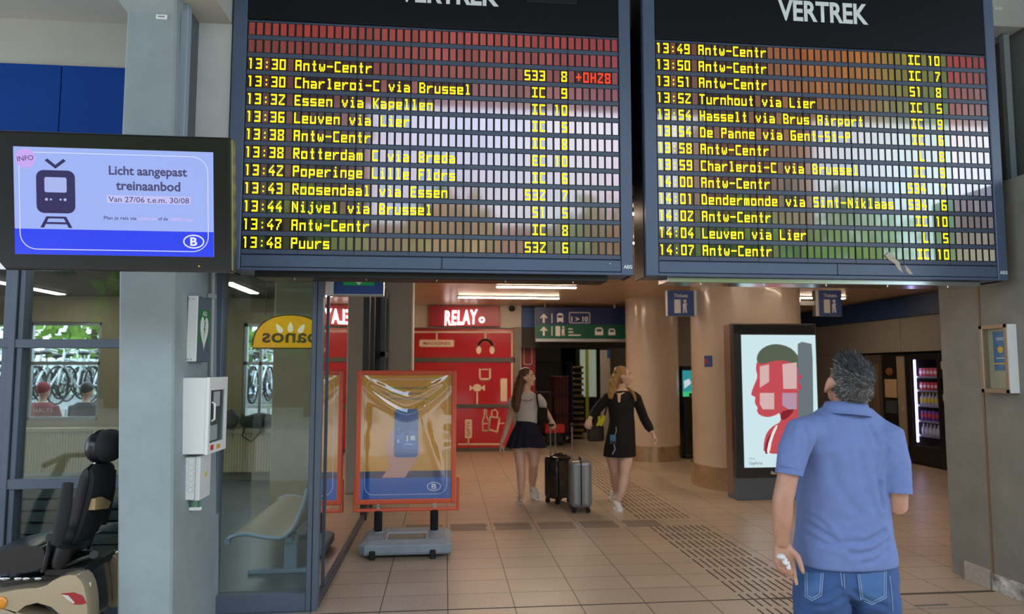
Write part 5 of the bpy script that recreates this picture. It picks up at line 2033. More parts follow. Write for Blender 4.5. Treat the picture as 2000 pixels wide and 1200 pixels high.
TRAIN = [[(-0.06, -0.09), (-0.06, 0.06), (-0.03, 0.09), (0.03, 0.09), (0.06, 0.06), (0.06, 0.045), (-0.045, 0.045), (-0.045, 0.0), (0.045, 0.0), (0.045, 0.045), (0.06, 0.045), (0.06, -0.09), (0.03, -0.09), (0.03, -0.07), (-0.03, -0.07), (-0.03, -0.09)]]
BUS = [[(-0.08, -0.07), (-0.08, 0.04), (-0.05, 0.08), (0.05, 0.08), (0.08, 0.04), (0.08, -0.07), (0.05, -0.07), (0.05, 0.05), (-0.05, 0.05), (-0.05, 0.0), (0.05, 0.0), (0.05, -0.07)]]
TICK = [[(-0.09, -0.095), (0.0, -0.095), (0.0, 0.095), (-0.09, 0.095)], [(0.03, -0.09), (0.05, -0.09), (0.055, -0.01), (0.07, -0.09), (0.09, -0.09), (0.078, 0.03), (0.10, 0.02), (0.085, 0.045), (0.045, 0.045), (0.02, 0.0), (0.035, 0.01)], circ(0.022, 12, 0.062, 0.075)]
mb = MB()
icon(mb, [ARW], 1062, 622); icon(mb, [[(-0.008, -0.09), (0.008, -0.09), (0.008, 0.09), (-0.008, 0.09)]], 1078, 622); icon(mb, TRAIN, 1094, 621)
o3 = P(1132, 621, dy - 0.006)
outline(mb, rrect(0.40, 0.20, 0.02), (o3.x, dy - 0.005, o3.z), UX, UZ, 0.012, 0.003)
text(mb, '1 > 10', (o3.x + 0.0, dy - 0.0085, o3.z - 0.025), UX, UZ, height=0.10, width=0.33, bold=0.03)
part('pictograms', mb, dpm, f1, world=True)
mb = MB()
icon(mb, [ARW], 1062, 647); icon(mb, [[(-0.008, -0.09), (0.008, -0.09), (0.008, 0.09), (-0.008, 0.09)]], 1078, 647); icon(mb, TICK, 1094, 647); icon(mb, BUS, 1170, 648); icon(mb, BUS, 1195, 649, 0.85)
for yk, w2 in ((643, 0.08), (649, 0.10), (655, 0.24)):
    o3 = P(1110, yk, dy)
    mb.box((o3.x, dy - 0.008, o3.z - 0.012), (o3.x + w2, dy - 0.005, o3.z + 0.012))
part('pictograms', mb, dpm, f2, world=True)
mb = MB()
for xx in (xa + 0.2, xb - 0.2):
    mb.cyl((xx, dy + 0.07, z_hi - 0.01), (xx, dy + 0.07, 2.88), 0.02, n=8)
part('hanger', mb, M['alu'], ds, world=True)
# blue fascia piece between shop and passage
a = P(1019, 640, RY - 0.02)
mb = MB(); mb.box((P(1018, 620, RY).x + 0.005, RY - 0.03, a.z), (P(1046, 620, RY).x, RY + 0.0, 2.83), 0.003, 1)
struct('trim_8', mb, mat('fascia_blue', '#1f4d94', 0.45))

# ================================================================ THINGS IN THE DARK PASSAGE
rp = thing('red_poster_panel', 'narrow red poster panel in the dark passage beside the shop', 'poster', (P(1031, 700, RY + .3).x, RY + 0.3, 0.0))
mb = MB(); mb.box((P(1018, 690, RY + .3).x, RY + 0.3, 0.0), (P(1046, 690, RY + .3).x, RY + 0.36, P(1031, 668, RY + .3).z), 0.004, 1)
part('panel', mb, mat('passage_red', '#8f1a22', 0.4), rp, world=True)
mb = MB()
o3 = P(1031, 695, RY + .3)
outline(mb, rrect(0.16, 0.36, 0.03), (o3.x, RY + 0.298, o3.z), UX, UZ, 0.014, 0.002)
part('drawing', mb, M['relay_line'], rp, world=True)
# roll cage
cyy = 14.6
ra, rb = P(1046, 780, cyy), P(1118, 780, cyy)
rc = thing('roll_cage', 'tall blue-black wheeled roll cage inside the dark passage', 'trolley', ((ra.x + rb.x) / 2, cyy, 0))
ztop = P(1080, 708, cyy).z
cg = mat('cage_blue', '#2b2f52', 0.4, metal=0.5)
mb = MB()
n = 11
for k in range(n + 1):
    x = ra.x + (rb.x - ra.x) * k / n
    mb.cyl((x, cyy, 0.2), (x, cyy, ztop), 0.008 if k % n else 0.018, n=6)
for z in (0.2, 0.62, 1.05, ztop):
    mb.cyl((ra.x, cyy, z), (rb.x, cyy, z), 0.012, n=6)
part('front_grid', mb, cg, rc, world=True)
mb = MB()
for xx in (ra.x, rb.x):
    for k in range(8):
        y3 = cyy + 0.75 * k / 7
        mb.cyl((xx, y3, 0.2), (xx, y3, ztop), 0.008, n=6)
    for z in (0.2, 0.62, 1.05, ztop):
        mb.cyl((xx, cyy, z), (xx, cyy + 0.75, z), 0.012, n=6)
part('side_grid', mb, cg, rc, world=True)
mb = MB(); mb.box((ra.x, cyy, 0.15), (rb.x, cyy + 0.78, 0.2), 0.005, 1)
part('deck', mb, cg, rc, world=True)
for xx in (ra.x + 0.06, rb.x - 0.06):
    for y3 in (cyy + 0.06, cyy + 0.7):
        mb = MB(); mb.cyl((xx - 0.02, y3, 0.06), (xx + 0.02, y3, 0.06), 0.06, n=14); mb.box((xx - 0.03, y3 - 0.02, 0.06), (xx + 0.03, y3 + 0.02, 0.155))
        part('castor', mb, M['black'], rc, world=True)
for k, (xk, lab, c) in enumerate(((0.06, 'dark brown parcel in the roll cage', '#3a2a20'), (0.42, 'reddish parcel in the roll cage', '#5a2620'))):
    mb = MB(); mb.box((ra.x + xk, cyy + 0.08, 0.205), (ra.x + xk + 0.32, cyy + 0.6, 1.1 + 0.35 * k), 0.01, 1)
    solo('parcel', mb, mat('parcel%d' % k, c, 0.7), lab, 'parcel')
# red crate at the cage's foot
a = P(1063, 852, 14.2); b = P(1102, 838, 14.2)
cr2 = thing('red_crate', 'red plastic crate on the floor before the roll cage', 'crate', ((a.x + b.x) / 2, 14.2, 0.25))
mb = MB(); mb.box((a.x, 14.08, 0.28), (b.x, 14.09, 0.44)); mb.box((a.x, 14.36, 0.28), (b.x, 14.37, 0.44)); mb.box((a.x, 14.08, 0.28), (a.x + 0.01, 14.37, 0.44)); mb.box((b.x - 0.01, 14.08, 0.28), (b.x, 14.37, 0.44)); mb.box((a.x, 14.08, 0.27), (b.x, 14.37, 0.285))
part('shell', mb, mat('crate_red', '#b92a2a', 0.4), cr2, world=True)
mb = MB(); mb.box((a.x + 0.03, 14.12, 0.06), (b.x - 0.03, 14.33, 0.272), 0.01, 1)
for xx in (a.x + 0.06, b.x - 0.06):
    mb.cyl((xx, 14.15, 0.03), (xx, 14.3, 0.03), 0.03, n=10)
part('dolly', mb, M['black'], cr2, world=True)
# shutter stack, door, white panel and blue sign
a, b = P(1121, 720, 15.4), P(1141, 860, 15.4)
sh = thing('shelf_rack', 'narrow cream slatted rack beside the roll cage', 'rack', ((a.x + b.x) / 2, 15.4, 0))
for k in range(13):
    z = 0.05 + k * (a.z - 0.05) / 12
    mb = MB(); mb.box((a.x, 15.4, z), (b.x, 15.75, z + 0.05), 0.006, 1)
    part('shelf', mb, mat('rack_cream', '#8d7f63', 0.5) if k == 0 else bpy.data.materials['rack_cream'], sh, world=True)
mb = MB(); mb.box((a.x - 0.02, 15.73, 0.0), (b.x + 0.02, 15.78, a.z + 0.06))
part('back', mb, M['black'], sh, world=True)
wd = thing('info_panel', 'white standing panel with a small blue sign at the end of the passage', 'panel', (P(1192, 720, 16.5).x, 16.5, 0))
a, b = P(1173, 684, 16.5), P(1216, 684, 16.5)
mb = MB(); mb.box((a.x, 16.5, 0.0), (b.x, 16.56, a.z), 0.006, 1)
part('board', mb, mat('panel_white', '#d9d2c4', 0.5), wd, world=True)
a, b = P(1186, 700, 16.49), P(1208, 683, 16.49)
mb = MB(); mb.box((a.x, 16.48, a.z), (b.x, 16.502, b.z))
bs2 = part('blue_sign', mb, mat('panel_blue', '#4f74b8', 0.5), wd, world=True)
mb = MB(); icon(mb, [[(0, -0.07), (0.06, 0.0), (0.025, 0.0), (0.025, 0.07), (-0.025, 0.07), (-0.025, 0.0), (-0.06, 0.0)]], 1197, 692, 1.0, Y=16.48)
part('arrow', mb, M['white'], bs2, world=True)
yl = thing('glazed_door', 'dark framed door with yellow-green edge strips behind the passage', 'door', (P(1152, 760, 17).x, 17.0, 0))
a, b = P(1125, 700, 17), P(1172, 700, 17)
mb = MB(); mb.box((a.x, 17.0, 0), (a.x + 0.1, 17.06, 2.2)); mb.box((b.x - 0.1, 17.0, 0), (b.x, 17.06, 2.2)); mb.box((a.x, 17.0, 2.1), (b.x, 17.06, 2.2)); mb.box((a.x, 17.02, 0), (b.x, 17.04, 0.9))
part('frame', mb, M['black'], yl, world=True)
mb = MB(); mb.box((a.x + 0.1, 17.02, 0.9), (b.x - 0.1, 17.04, 2.1))
part('pane', mb, mat('door_pane', '#9aa79a', 0.3, emit='#aab8a8', es=0.35), yl, world=True, label='lit pale pane')
c = P(1148, 740, 16.98)
mb = MB(); mb.box((c.x - 0.06, 16.97, 0.1), (c.x + 0.02, 16.99, 2.1))
part('safety_strip', mb, mat('strip_lime', '#a9b53c', 0.5), yl, world=True, label='lime green strip')

# ================================================================ TICKET SIGNS ON THE BIG ROUND COLUMN
ty_ = 9.1


def ticket_sign(xl, xr, plate_right, label, arm):
    a, b = P(xl, 567, ty_), P(xr, 618, ty_)
    t = thing('ticket_sign', label, 'sign', ((a.x + b.x) / 2, ty_, b.z))
    mb = MB(); mb.box((a.x, ty_, b.z), (b.x, ty_ + 0.09, a.z), 0.006, 1)
    part('box', mb, M['alu'], t, world=True)
    w2 = 0.045
    fx0, fx1 = (a.x + 0.004, b.x - w2) if plate_right else (a.x + w2, b.x - 0.004)
    mb = MB(); mb.box((fx0, ty_ - 0.004, b.z + 0.004), (fx1, ty_ + 0.003, a.z - 0.004))
    f = part('face', mb, mat('ticket_blue', '#2c4f98', 0.4), t, world=True)
    mb = MB(); mb.box((b.x - w2, ty_ - 0.003, b.z), (b.x, ty_ + 0.003, a.z)) if plate_right else mb.box((a.x, ty_ - 0.003, b.z), (a.x + w2, ty_ + 0.003, a.z))
    part('end_plate', mb, M['white'], t, world=True)
    mb = MB()
    cx = (fx0 + fx1) / 2
    cz = (a.z + b.z) / 2
    text(mb, 'Tickets', (cx, ty_ - 0.0055, a.z - 0.075), UX, UZ, height=0.045, width=0.20, bold=0.02)
    for pl in TICK:
        mb.prism([(p * 1.0, q2 * 1.0) for p, q2 in pl], (cx - 0.005, ty_ - 0.004, cz - 0.045), UX, UZ, 0.002)
    part('pictogram', mb, M['white'], f, world=True)
    mb = MB(); mb.box((min(arm, b.x if plate_right else a.x), ty_ + 0.02, cz - 0.03), (max(arm, b.x if plate_right else a.x), ty_ + 0.07, cz + 0.03))
    part('bracket', mb, M['alu'], t, world=True)


ticket_sign(1303, 1362, True, 'blue ticket flag sign on the left of the big round column', 3.52)
ticket_sign(1592, 1645, False, 'blue ticket flag sign on the right of the big round column', 4.92)
# small blue plate on the column
a = P(1388, 706, 8.9)
ang = math.atan2(a.x - 4.22, -(a.y - 9.2))
cxp, cyp = 4.22 + 0.745 * math.sin(ang), 9.2 - 0.745 * math.cos(ang)
t = thing('number_plate', 'small square blue and red plate on the big round column', 'plate', (cxp, cyp, a.z), (0, 0, ang))
mb = MB(); mb.box((-0.065, -0.008, -0.075), (0.065, 0.01, 0.075), 0.004, 1)
part('plate', mb, mat('plate_blue', '#35569b', 0.4), t)
mb = MB(); mb.box((-0.05, -0.0095, -0.035), (-0.005, -0.0075, 0.035))
part('red_mark', mb, mat('plate_red', '#b3343c', 0.4), t)

# ================================================================ TICKET KIOSK BETWEEN THE COLUMNS
ky = 11.9
a = P(1325, 905, ky)
a.x = max(a.x, 4.29)
kx0, kx1, kz = a.x, a.x + 0.68, P(1340, 715, ky).z
kk = thing('ticket_kiosk', 'black self-service kiosk with a lit screen between the round columns', 'kiosk', ((kx0 + kx1) / 2, ky + 0.25, 0))
mb = MB(); mb.box((kx0, ky, 0.03), (kx1, ky + 0.5, kz), 0.015, 2)
part('cabinet', mb, mat('kiosk_black', '#1b1c20', 0.3), kk, world=True)
mb = MB(); mb.box((kx0 - 0.01, ky - 0.03, 0.0), (kx1 + 0.01, ky + 0.5, 0.06), 0.006, 1)
part('plinth', mb, M['black'], kk, world=True)
s0_, s1_ = P(1334, 775, ky - 0.01), P(1364, 724, ky - 0.01)
sxr = s0_.x + 0.40
mb = MB(); mb.box((s0_.x, ky - 0.008, s0_.z), (sxr, ky + 0.002, s1_.z))
sc_ = part('screen', mb, mat('kiosk_screen', '#041018', 0.15, emit='#2e8f96', es=0.9), kk, world=True)
mb = MB()
mb.box((s0_.x, ky - 0.010, s0_.z), (sxr, ky - 0.0075, s0_.z + 0.09)); mb.prism(circ(0.07, 16), (s0_.x + 0.24, ky - 0.008, s1_.z - 0.14), UX, UZ, 0.002)
part('green_graphics', mb, mat('kiosk_green', '#041008', 0.15, emit='#3fc07a', es=0.9), sc_, world=True)
mb = MB(); mb.prism([(0.03, 0.14), (0.16, 0.24), (0.12, 0.32), (0.02, 0.28)], (s0_.x, ky - 0.0085, s0_.z), UX, UZ, 0.002)
part('pale_graphics', mb, mat('kiosk_pale', '#101010', 0.15, emit='#d8e4ea', es=0.8), sc_, world=True)
mb = MB()
for k in range(7):
    for dx in (0.06, 0.19):
        z = 1.0 - k * 0.055
        mb.box((kx0 + 0.09 + dx, ky - 0.006, z), (kx0 + 0.11 + dx, ky + 0.0, z + 0.02))
part('indicator_lamps', mb, mat('kiosk_led', '#001000', 0.3, emit='#2f8f6a', es=0.7), kk, world=True)
mb = MB(); mb.box((kx0 + 0.09, ky - 0.02, 1.08), (kx0 + 0.22, ky, 1.17), 0.004, 1); mb.box((kx0 + 0.27, ky - 0.02, 1.08), (kx0 + 0.38, ky, 1.19), 0.004, 1)
part('card_reader', mb, mat('kiosk_grey', '#4d525a', 0.4), kk, world=True)
mb = MB(); mb.box((kx0 + 0.1, ky - 0.012, 0.3), (kx0 + 0.34, ky, 0.52), 0.004, 1)
part('ticket_tray', mb, M['black_gloss'], kk, world=True)

# ================================================================ ADVERTISING TOTEM
ay = 8.08
tx0, tx1 = P(1439, 980, ay).x, P(1606, 980, ay).x
tz1 = P(1500, 632, ay).z
ad = thing('advertising_totem', 'tall dark advertising totem with a lit portrait screen before the big column', 'totem', ((tx0 + tx1) / 2, ay + 0.14, 0))
mb = MB(); mb.box((tx0, ay, 0.27), (tx1, ay + 0.10, tz1), 0.012, 2)
part('front_frame', mb, mat('totem_dark', '#33383d', 0.25, coat=0.3), ad, world=True)
mb = MB(); mb.box((tx0 + 0.0, ay + 0.10, 0.05), (tx1 - 0.0, ay + 0.28, tz1 - 0.005), 0.01, 1)
part('back_case', mb, mat('totem_bronze', '#8f7a66', 0.3, metal=0.3), ad, world=True)
mb = MB(); mb.box((tx0 + 0.005, ay + 0.005, 0.0), (tx1 - 0.005, ay + 0.27, 0.27), 0.006, 1)
part('plinth', mb, mat('totem_base', '#5f6973', 0.35), ad, world=True)
mb = MB(); mb.box((tx0 + 0.02, ay - 0.001, P(1500, 652, ay).z), (tx1 - 0.02, ay + 0.004, tz1 - 0.02))
part('header', mb, mat('totem_black', '#202326', 0.12), ad, world=True)
sa, sb = P(1454, 914, ay), P(1592, 655, ay)
mb = MB(); mb.box((sa.x, ay - 0.003, sa.z), (sb.x, ay + 0.004, sb.z))
sc_ = part('screen', mb, mat('ad_white', '#101010', 0.12, emit='#d4eef4', es=0.92), ad, world=True)


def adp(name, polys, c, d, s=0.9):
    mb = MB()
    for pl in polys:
        ws = [P(x, y, ay - 0.003) for x, y in (smoothpoly(pl, 1) if name not in ('blurred_reflection', 'pale_overlay', 'lilac_overlay') else pl)]
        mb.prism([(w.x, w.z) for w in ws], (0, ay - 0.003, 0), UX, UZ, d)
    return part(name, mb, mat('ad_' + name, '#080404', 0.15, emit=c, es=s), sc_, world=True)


adp('portrait', [[(1478, 706), (1476, 722), (1480, 736), (1474, 750), (1467, 768), (1468, 773), (1476, 776), (1474, 783), (1475, 790), (1480, 796), (1478, 804), (1484, 812), (1500, 816), (1516, 811), (1523, 806), (1526, 824), (1510, 832), (1498, 844), (1492, 862), (1491, 887), (1560, 887), (1560, 815), (1566, 775), (1560, 700), (1530, 690), (1500, 690)]], '#c9505a', 0.0006)
adp('portrait_shade', [[(1523, 806), (1526, 824), (1545, 812), (1556, 790), (1540, 800)], [(1497, 860), (1493, 887), (1500, 887), (1512, 850), (1506, 846)]], '#8a2430', 0.0008)
adp('portrait_hair', [[(1477, 706), (1480, 690), (1492, 678), (1510, 672), (1530, 674), (1548, 682), (1562, 700), (1566, 730), (1556, 716), (1540, 706), (1520, 704), (1500, 708), (1486, 712)]], '#5f6a58', 0.0009, 0.8)
adp('pale_overlay', [[(1484, 716), (1502, 712), (1502, 746), (1484, 758)], [(1528, 712), (1556, 708), (1556, 760), (1530, 760)], [(1484, 768), (1512, 768), (1512, 800), (1490, 800), (1484, 790)]], '#e9c3c0', 0.0010, 0.8)
adp('lilac_overlay', [[(1528, 768), (1556, 768), (1556, 800), (1540, 800), (1528, 792)]], '#c6a0b8', 0.0010, 0.8)
adp('strap', [[(1497, 886), (1502, 860), (1514, 832), (1520, 830), (1508, 858), (1503, 886)]], '#f2f4f2', 0.0011)
adp('blurred_reflection', [[(1558, 672), (1566, 668), (1585, 672), (1587, 700), (1589, 835), (1559, 835)]], '#76838a', 0.0012, 0.75)  # blurred reflection painted in as a grey screen shape
adp('red_accent', [[(1559, 736), (1564, 731), (1567, 736), (1564, 741), (1560, 741)], [(1559, 741), (1562, 750), (1566, 758), (1564, 762), (1559, 762)]], '#d0405c', 0.0014)
mb = MB()
o3 = P(1463, 906, ay)
text(mb, 'Sephine', (o3.x, ay - 0.0045, o3.z), UX, UZ, height=0.052, align='l')
o3 = P(1463, 896, ay)
text(mb, 'Artist', (o3.x, ay - 0.0045, o3.z), UX, UZ, height=0.022, align='l')
part('lettering', mb, mat('ad_letters', '#050505', 0.2, emit='#6f8488', es=0.7), sc_, world=True)
mb = MB()
o3 = P(1506, 924, ay)
text(mb, 'Bau', (o3.x, ay - 0.002, o3.z), UX, UZ, height=0.038, align='l', bold=0.03)
part('maker_lettering', mb, M['white'], ad, world=True)

# ================================================================ VENDING MACHINES ALONG THE RIGHT WALL
VX = 7.90
mb = None
vm = thing('snack_vending_machine', 'black vending machine with a lit window of snacks and drinks', 'vending machine', (VX + 0.35, 10.38, 0))
M['vend'] = mat('vend_black', '#1d1b1a', 0.3)
wy0, wy1, wz0, wz1 = 10.23, 10.84, 0.32, 1.76
mb = MB()
mb.box((VX, 9.80, 0.05), (VX + 0.06, wy0, 1.86), 0.006, 1); mb.box((VX, wy1, 0.05), (VX + 0.06, 10.95, 1.86), 0.006, 1)
mb.box((VX, wy0, 0.05), (VX + 0.06, wy1, wz0)); mb.box((VX, wy0, wz1), (VX + 0.06, wy1, 1.86))
dr = part('door', mb, M['vend'], vm, world=True)
mb = MB(); mb.box((VX + 0.01, wy0, wz0), (VX + 0.018, wy1, wz1))
part('window', mb, glass_mat('vend_glass', tint=(0.95, 0.95, 1.0)), dr, world=True)
mb = MB()
mb.box((VX + 0.56, 9.82, 0.05), (VX + 0.68, 10.93, 1.85)); mb.box((VX + 0.06, 9.82, 0.05), (VX + 0.6, wy0 - 0.02, 1.85)); mb.box((VX + 0.06, wy1 + 0.04, 0.05), (VX + 0.6, 10.93, 1.85))
mb.box((VX + 0.06, wy0 - 0.02, 0.05), (VX + 0.6, wy1 + 0.04, 0.30)); mb.box((VX + 0.06, wy0 - 0.02, wz1 + 0.02), (VX + 0.6, wy1 + 0.04, 1.85))
part('cabinet', mb, mat('vend_inside', '#3a383c', 0.5), vm, world=True)
mb = MB(); mb.box((VX + 0.02, 9.82, 0.0), (VX + 0.66, 10.93, 0.06))
part('plinth', mb, M['black'], vm, world=True)
mb = MB(); mb.box((VX + 0.07, wy1 + 0.005, wz0 + 0.05), (VX + 0.10, wy1 + 0.035, wz1))
part('light_tube', mb, mat('vend_tube', '#ffffff', 0.4, emit='#cfc6ff', es=5.0), vm, world=True)
SHELF = [0.50, 0.74, 1.0, 1.25, 1.48]
for z in SHELF:
    mb = MB(); mb.box((VX + 0.10, wy0, z - 0.02), (VX + 0.5, wy1, z)); mb.box((VX + 0.095, wy0, z - 0.03), (VX + 0.105, wy1, z + 0.005))
    part('shelf', mb, M['alu'], vm, world=True)
mb = MB()
for (yy2, z, w2, h2) in ((10.08, 1.66, 0.08, 0.12), (10.06, 1.15, 0.10, 0.10), (10.05, 0.93, 0.07, 0.05), (9.95, 0.30, 0.06, 0.07)):
    mb.box((VX - 0.006, yy2 - w2 / 2, z - h2 / 2), (VX + 0.0, yy2 + w2 / 2, z + h2 / 2))
part('control_label', mb, mat('vend_label', '#b8aa8c', 0.5), dr, world=True)
mb = MB(); mb.box((VX - 0.012, 10.0, 1.28), (VX, 10.14, 1.46), 0.004, 1); mb.box((VX - 0.01, 10.02, 0.98), (VX, 10.12, 1.05))
part('keypad', mb, M['black_gloss'], dr, world=True)

rowsP = [(1.48, 'snack_packet', 'pink and red snack packet on the top vending shelf', 'packets on the top vending shelf', '#d8576f', 0.16),
         (1.25, 'snack_packet', 'red snack packet on the second vending shelf', 'packets on the second vending shelf', '#c9353f', 0.15),
         (1.0, 'drink_bottle', 'bottle with a yellow label on the middle vending shelf', 'bottles on the middle vending shelf', '#e3cf3a', 0.2),
         (0.74, 'drink_can', 'violet and red can on the fourth vending shelf', 'cans on the fourth vending shelf', '#7b3ea8', 0.16),
         (0.50, 'drink_bottle', 'clear bottle on the lowest vending shelf', 'bottles on the lowest vending shelf', '#c8ccd8', 0.18)]
for ri, (z, nm, lab, grp, c, h) in enumerate(rowsP):
    mA = mat('goods_%d' % ri, c, 0.35)
    mB = mat('goods_b%d' % ri, '#c9333f' if ri == 3 else '#b9bcc6' if nm == 'drink_bottle' else '#e6d8dc', 0.3)
    first = None
    for k in range(7):
        y3 = wy0 + 0.045 + k * 0.086
        if first is None:
            t = thing(nm, lab, 'snack' if 'packet' in nm else 'drink', (VX + 0.16, y3, z + 0.004), group=grp)
            if nm == 'snack_packet':
                mb = MB(); mb.box((-0.02, -0.036, 0), (0.02, 0.036, h * 0.85), 0.012, 2)
                part('pouch', mb, mA, t)
                mb = MB(); mb.box((-0.021, -0.03, h * 0.25), (-0.019, 0.03, h * 0.55))
                part('label', mb, mB, t)
            elif nm == 'drink_bottle':
                mb = MB(); mb.lathe([(0.03, 0), (0.033, 0.01), (0.033, h * 0.6), (0.014, h * 0.82), (0.014, h * 0.9)], n=14)
                part('bottle', mb, mB, t, smooth=True)
                mb = MB(); mb.lathe([(0.0345, h * 0.22), (0.0345, h * 0.55)], n=14)
                part('label', mb, mA, t, smooth=True)
                mb = MB(); mb.cyl((0, 0, h * 0.88), (0, 0, h), 0.016, n=12)
                part('cap', mb, mA, t)
            else:
                mb = MB(); mb.lathe([(0.026, 0), (0.032, 0.008), (0.032, h * 0.92), (0.026, h)], n=14)
                part('can', mb, mA, t, smooth=True)
                mb = MB(); mb.lathe([(0.0325, h * 0.3), (0.0325, h * 0.7)], n=14)
                part('label', mb, mB, t, smooth=True)
            first = t
        else:
            dup(first, (VX + 0.16, y3, z + 0.004))
# second machine (hot drinks) and third cabinet
for (ya, yb, nm, lab) in ((11.0, 11.62, 'coffee_machine', 'black hot-drinks machine with a cup picture left of the snack machine'),
                          (11.66, 12.5, 'photo_booth', 'dark brown machine mostly hidden behind the grey-haired man')):
    t = thing(nm, lab, 'machine', (VX + 0.35, (ya + yb) / 2, 0))
    mb = MB(); mb.box((VX + 0.02, ya + 0.01, 0.03), (VX + 0.68, yb - 0.01, 1.86), 0.01, 1)
    part('cabinet', mb, M['vend'] if nm == 'coffee_machine' else mat('booth_brown', '#4e4740', 0.4), t, world=True)
    mb = MB(); mb.box((VX + 0.03, ya, 0), (VX + 0.66, yb, 0.04))
    part('plinth', mb, M['black'], t, world=True)
    if nm == 'coffee_machine':
        mb = MB(); mb.box((VX, ya + 0.0, 0.28), (VX + 0.03, ya + 0.20, 1.82), 0.004, 1)
        part('control_column', mb, mat('cm_panel', '#8d7d6c', 0.4), t, world=True)
        mb = MB(); mb.box((VX + 0.012, ya + 0.24, 1.1), (VX + 0.021, yb - 0.06, 1.42))
        part('cup_picture', mb, mat('cup_pic', '#b59a78', 0.5), t, world=True)
        mb = MB(); mb.box((VX + 0.012, ya + 0.24, 0.82), (VX + 0.021, yb - 0.06, 1.04))
        part('dispensing_niche', mb, mat('niche', '#3e464e', 0.3), t, world=True)
        mb = MB(); mb.ell((VX + 0.015, ya + 0.42, 1.56), (0.012, 0.10, 0.07))
        part('bean_picture', mb, mat('bean_pic', '#7a4a30', 0.5), t, world=True, smooth=True)
        mb = MB(); mb.box((VX - 0.006, ya + 0.05, 0.9), (VX, ya + 0.09, 0.95))
        part('coin_slot', mb, M['alu'], t, world=True)
    else:
        mb = MB(); mb.box((VX + 0.01, ya + 0.06, 0.5), (VX + 0.021, ya + 0.34, 1.7)); mb.box((VX + 0.01, ya + 0.42, 0.5), (VX + 0.021, yb - 0.08, 1.7))
        part('front_panel', mb, mat('booth_panel', '#6b5a48', 0.4), t, world=True)

# ================================================================ DISPLAY CASE ON THE RIGHT WALL
ya, yb = 4.36, 4.61
zc0, zc1 = PX(1945, 768, 3.92).z, PX(1945, 634, 3.92).z
dc = thing('display_case', 'small framed notice case with a blue sheet on the right wall', 'display case', (3.95, (ya + yb) / 2, zc0))
fr = mat('case_frame', '#9d8a72', 0.35, metal=0.3)
mb = MB(); mb.box((3.905, ya, zc0), (3.98, ya + 0.03, zc1), 0.003, 1); mb.box((3.905, yb - 0.03, zc0), (3.98, yb, zc1), 0.003, 1)
mb.box((3.905, ya, zc0), (3.98, yb, zc0 + 0.03), 0.003, 1); mb.box((3.905, ya, zc1 - 0.03), (3.98, yb, zc1), 0.003, 1)
part('frame', mb, fr, dc, world=True)
mb = MB(); mb.box((3.91, ya - 0.004, zc0 + 0.003), (3.978, ya + 0.002, zc1 - 0.003))
part('side_plate', mb, M['white'], dc, world=True)
mb = MB(); mb.box((3.955, ya + 0.02, zc0 + 0.02), (3.978, yb - 0.02, zc1 - 0.02))
part('back_board', mb, mat('case_back', '#b5aa97', 0.6), dc, world=True)
zs1 = zc1 - 0.05
zs0 = zs1 - 0.28
mb = MB(); mb.box((3.9525, ya + 0.045, zs0), (3.955, yb - 0.075, zs1))
sh_ = part('blue_sheet', mb, mat('sheet_blue', '#2f6fae', 0.5), dc, world=True)
mb = MB()
mb.prism(circ(0.024, 18), (3.9522, (ya + yb) / 2 - 0.012, zs0 + 0.15), NY, UZ, 0.0012)
mb.box((3.951, ya + 0.045, zs0 + 0.045), (3.9524, yb - 0.075, zs0 + 0.055))
part('yellow_mark', mb, mat('sheet_yellow', '#e6b72c', 0.5), sh_, world=True)
mb = MB()
for k, w2 in enumerate((0.07, 0.06, 0.085)):
    mb.box((3.951, 4.473 - w2 / 2, zs1 - 0.05 - k * 0.012 - (0.12 if k == 2 else 0)), (3.9524, 4.473 + w2 / 2, zs1 - 0.044 - k * 0.012 - (0.12 if k == 2 else 0)))
part('print', mb, M['white'], sh_, world=True)
mb = MB(); mb.box((3.918, ya + 0.025, zc0 + 0.025), (3.922, yb - 0.025, zc1 - 0.025))
part('pane', mb, M['glass'], dc, world=True)
# pipe high on the right
a, b = P(1961, 75, 4.75), P(1966, 335, 4.75)
mb = MB(); mb.box((a.x - 0.03, 4.72, 2.955), (a.x + 0.02, 4.77, 4.23), 0.004, 1)
solo('square_downpipe', mb, mat('pipe_grey', '#9aa3a8', 0.5), 'grey square pipe running up beside the right board', 'pipe')
a = P(1948, 17, 4.62)
tg = thing('inventory_tag', 'tiny white inventory tag on the beam at top right', 'tag', (a.x, 4.615, a.z))
mb = MB(); mb.box((a.x - 0.035, 4.611, a.z - 0.012), (a.x + 0.035, 4.6195, a.z + 0.012), 0.002, 1)
part('plate', mb, M['white'], tg, world=True)
# floor hatch remnant near the right wall
a = PF(1790, 1183)
mb = MB(); mb.box((a.x - 0.02, a.y - 0.02, 0.0005), (a.x + 0.22, a.y + 0.0, 0.004))
struct('floor_hatch', mb, mat('hatch', '#6c6a62', 0.6))
# ================================================================ PEOPLE
def basis(f, u):
    f = Vector(f).normalized()
    u = Vector(u)
    u = (u - f * u.dot(f)).normalized()
    r = f.cross(u)
    return Matrix((r, f, u)).transposed()        # columns: right, forward, up


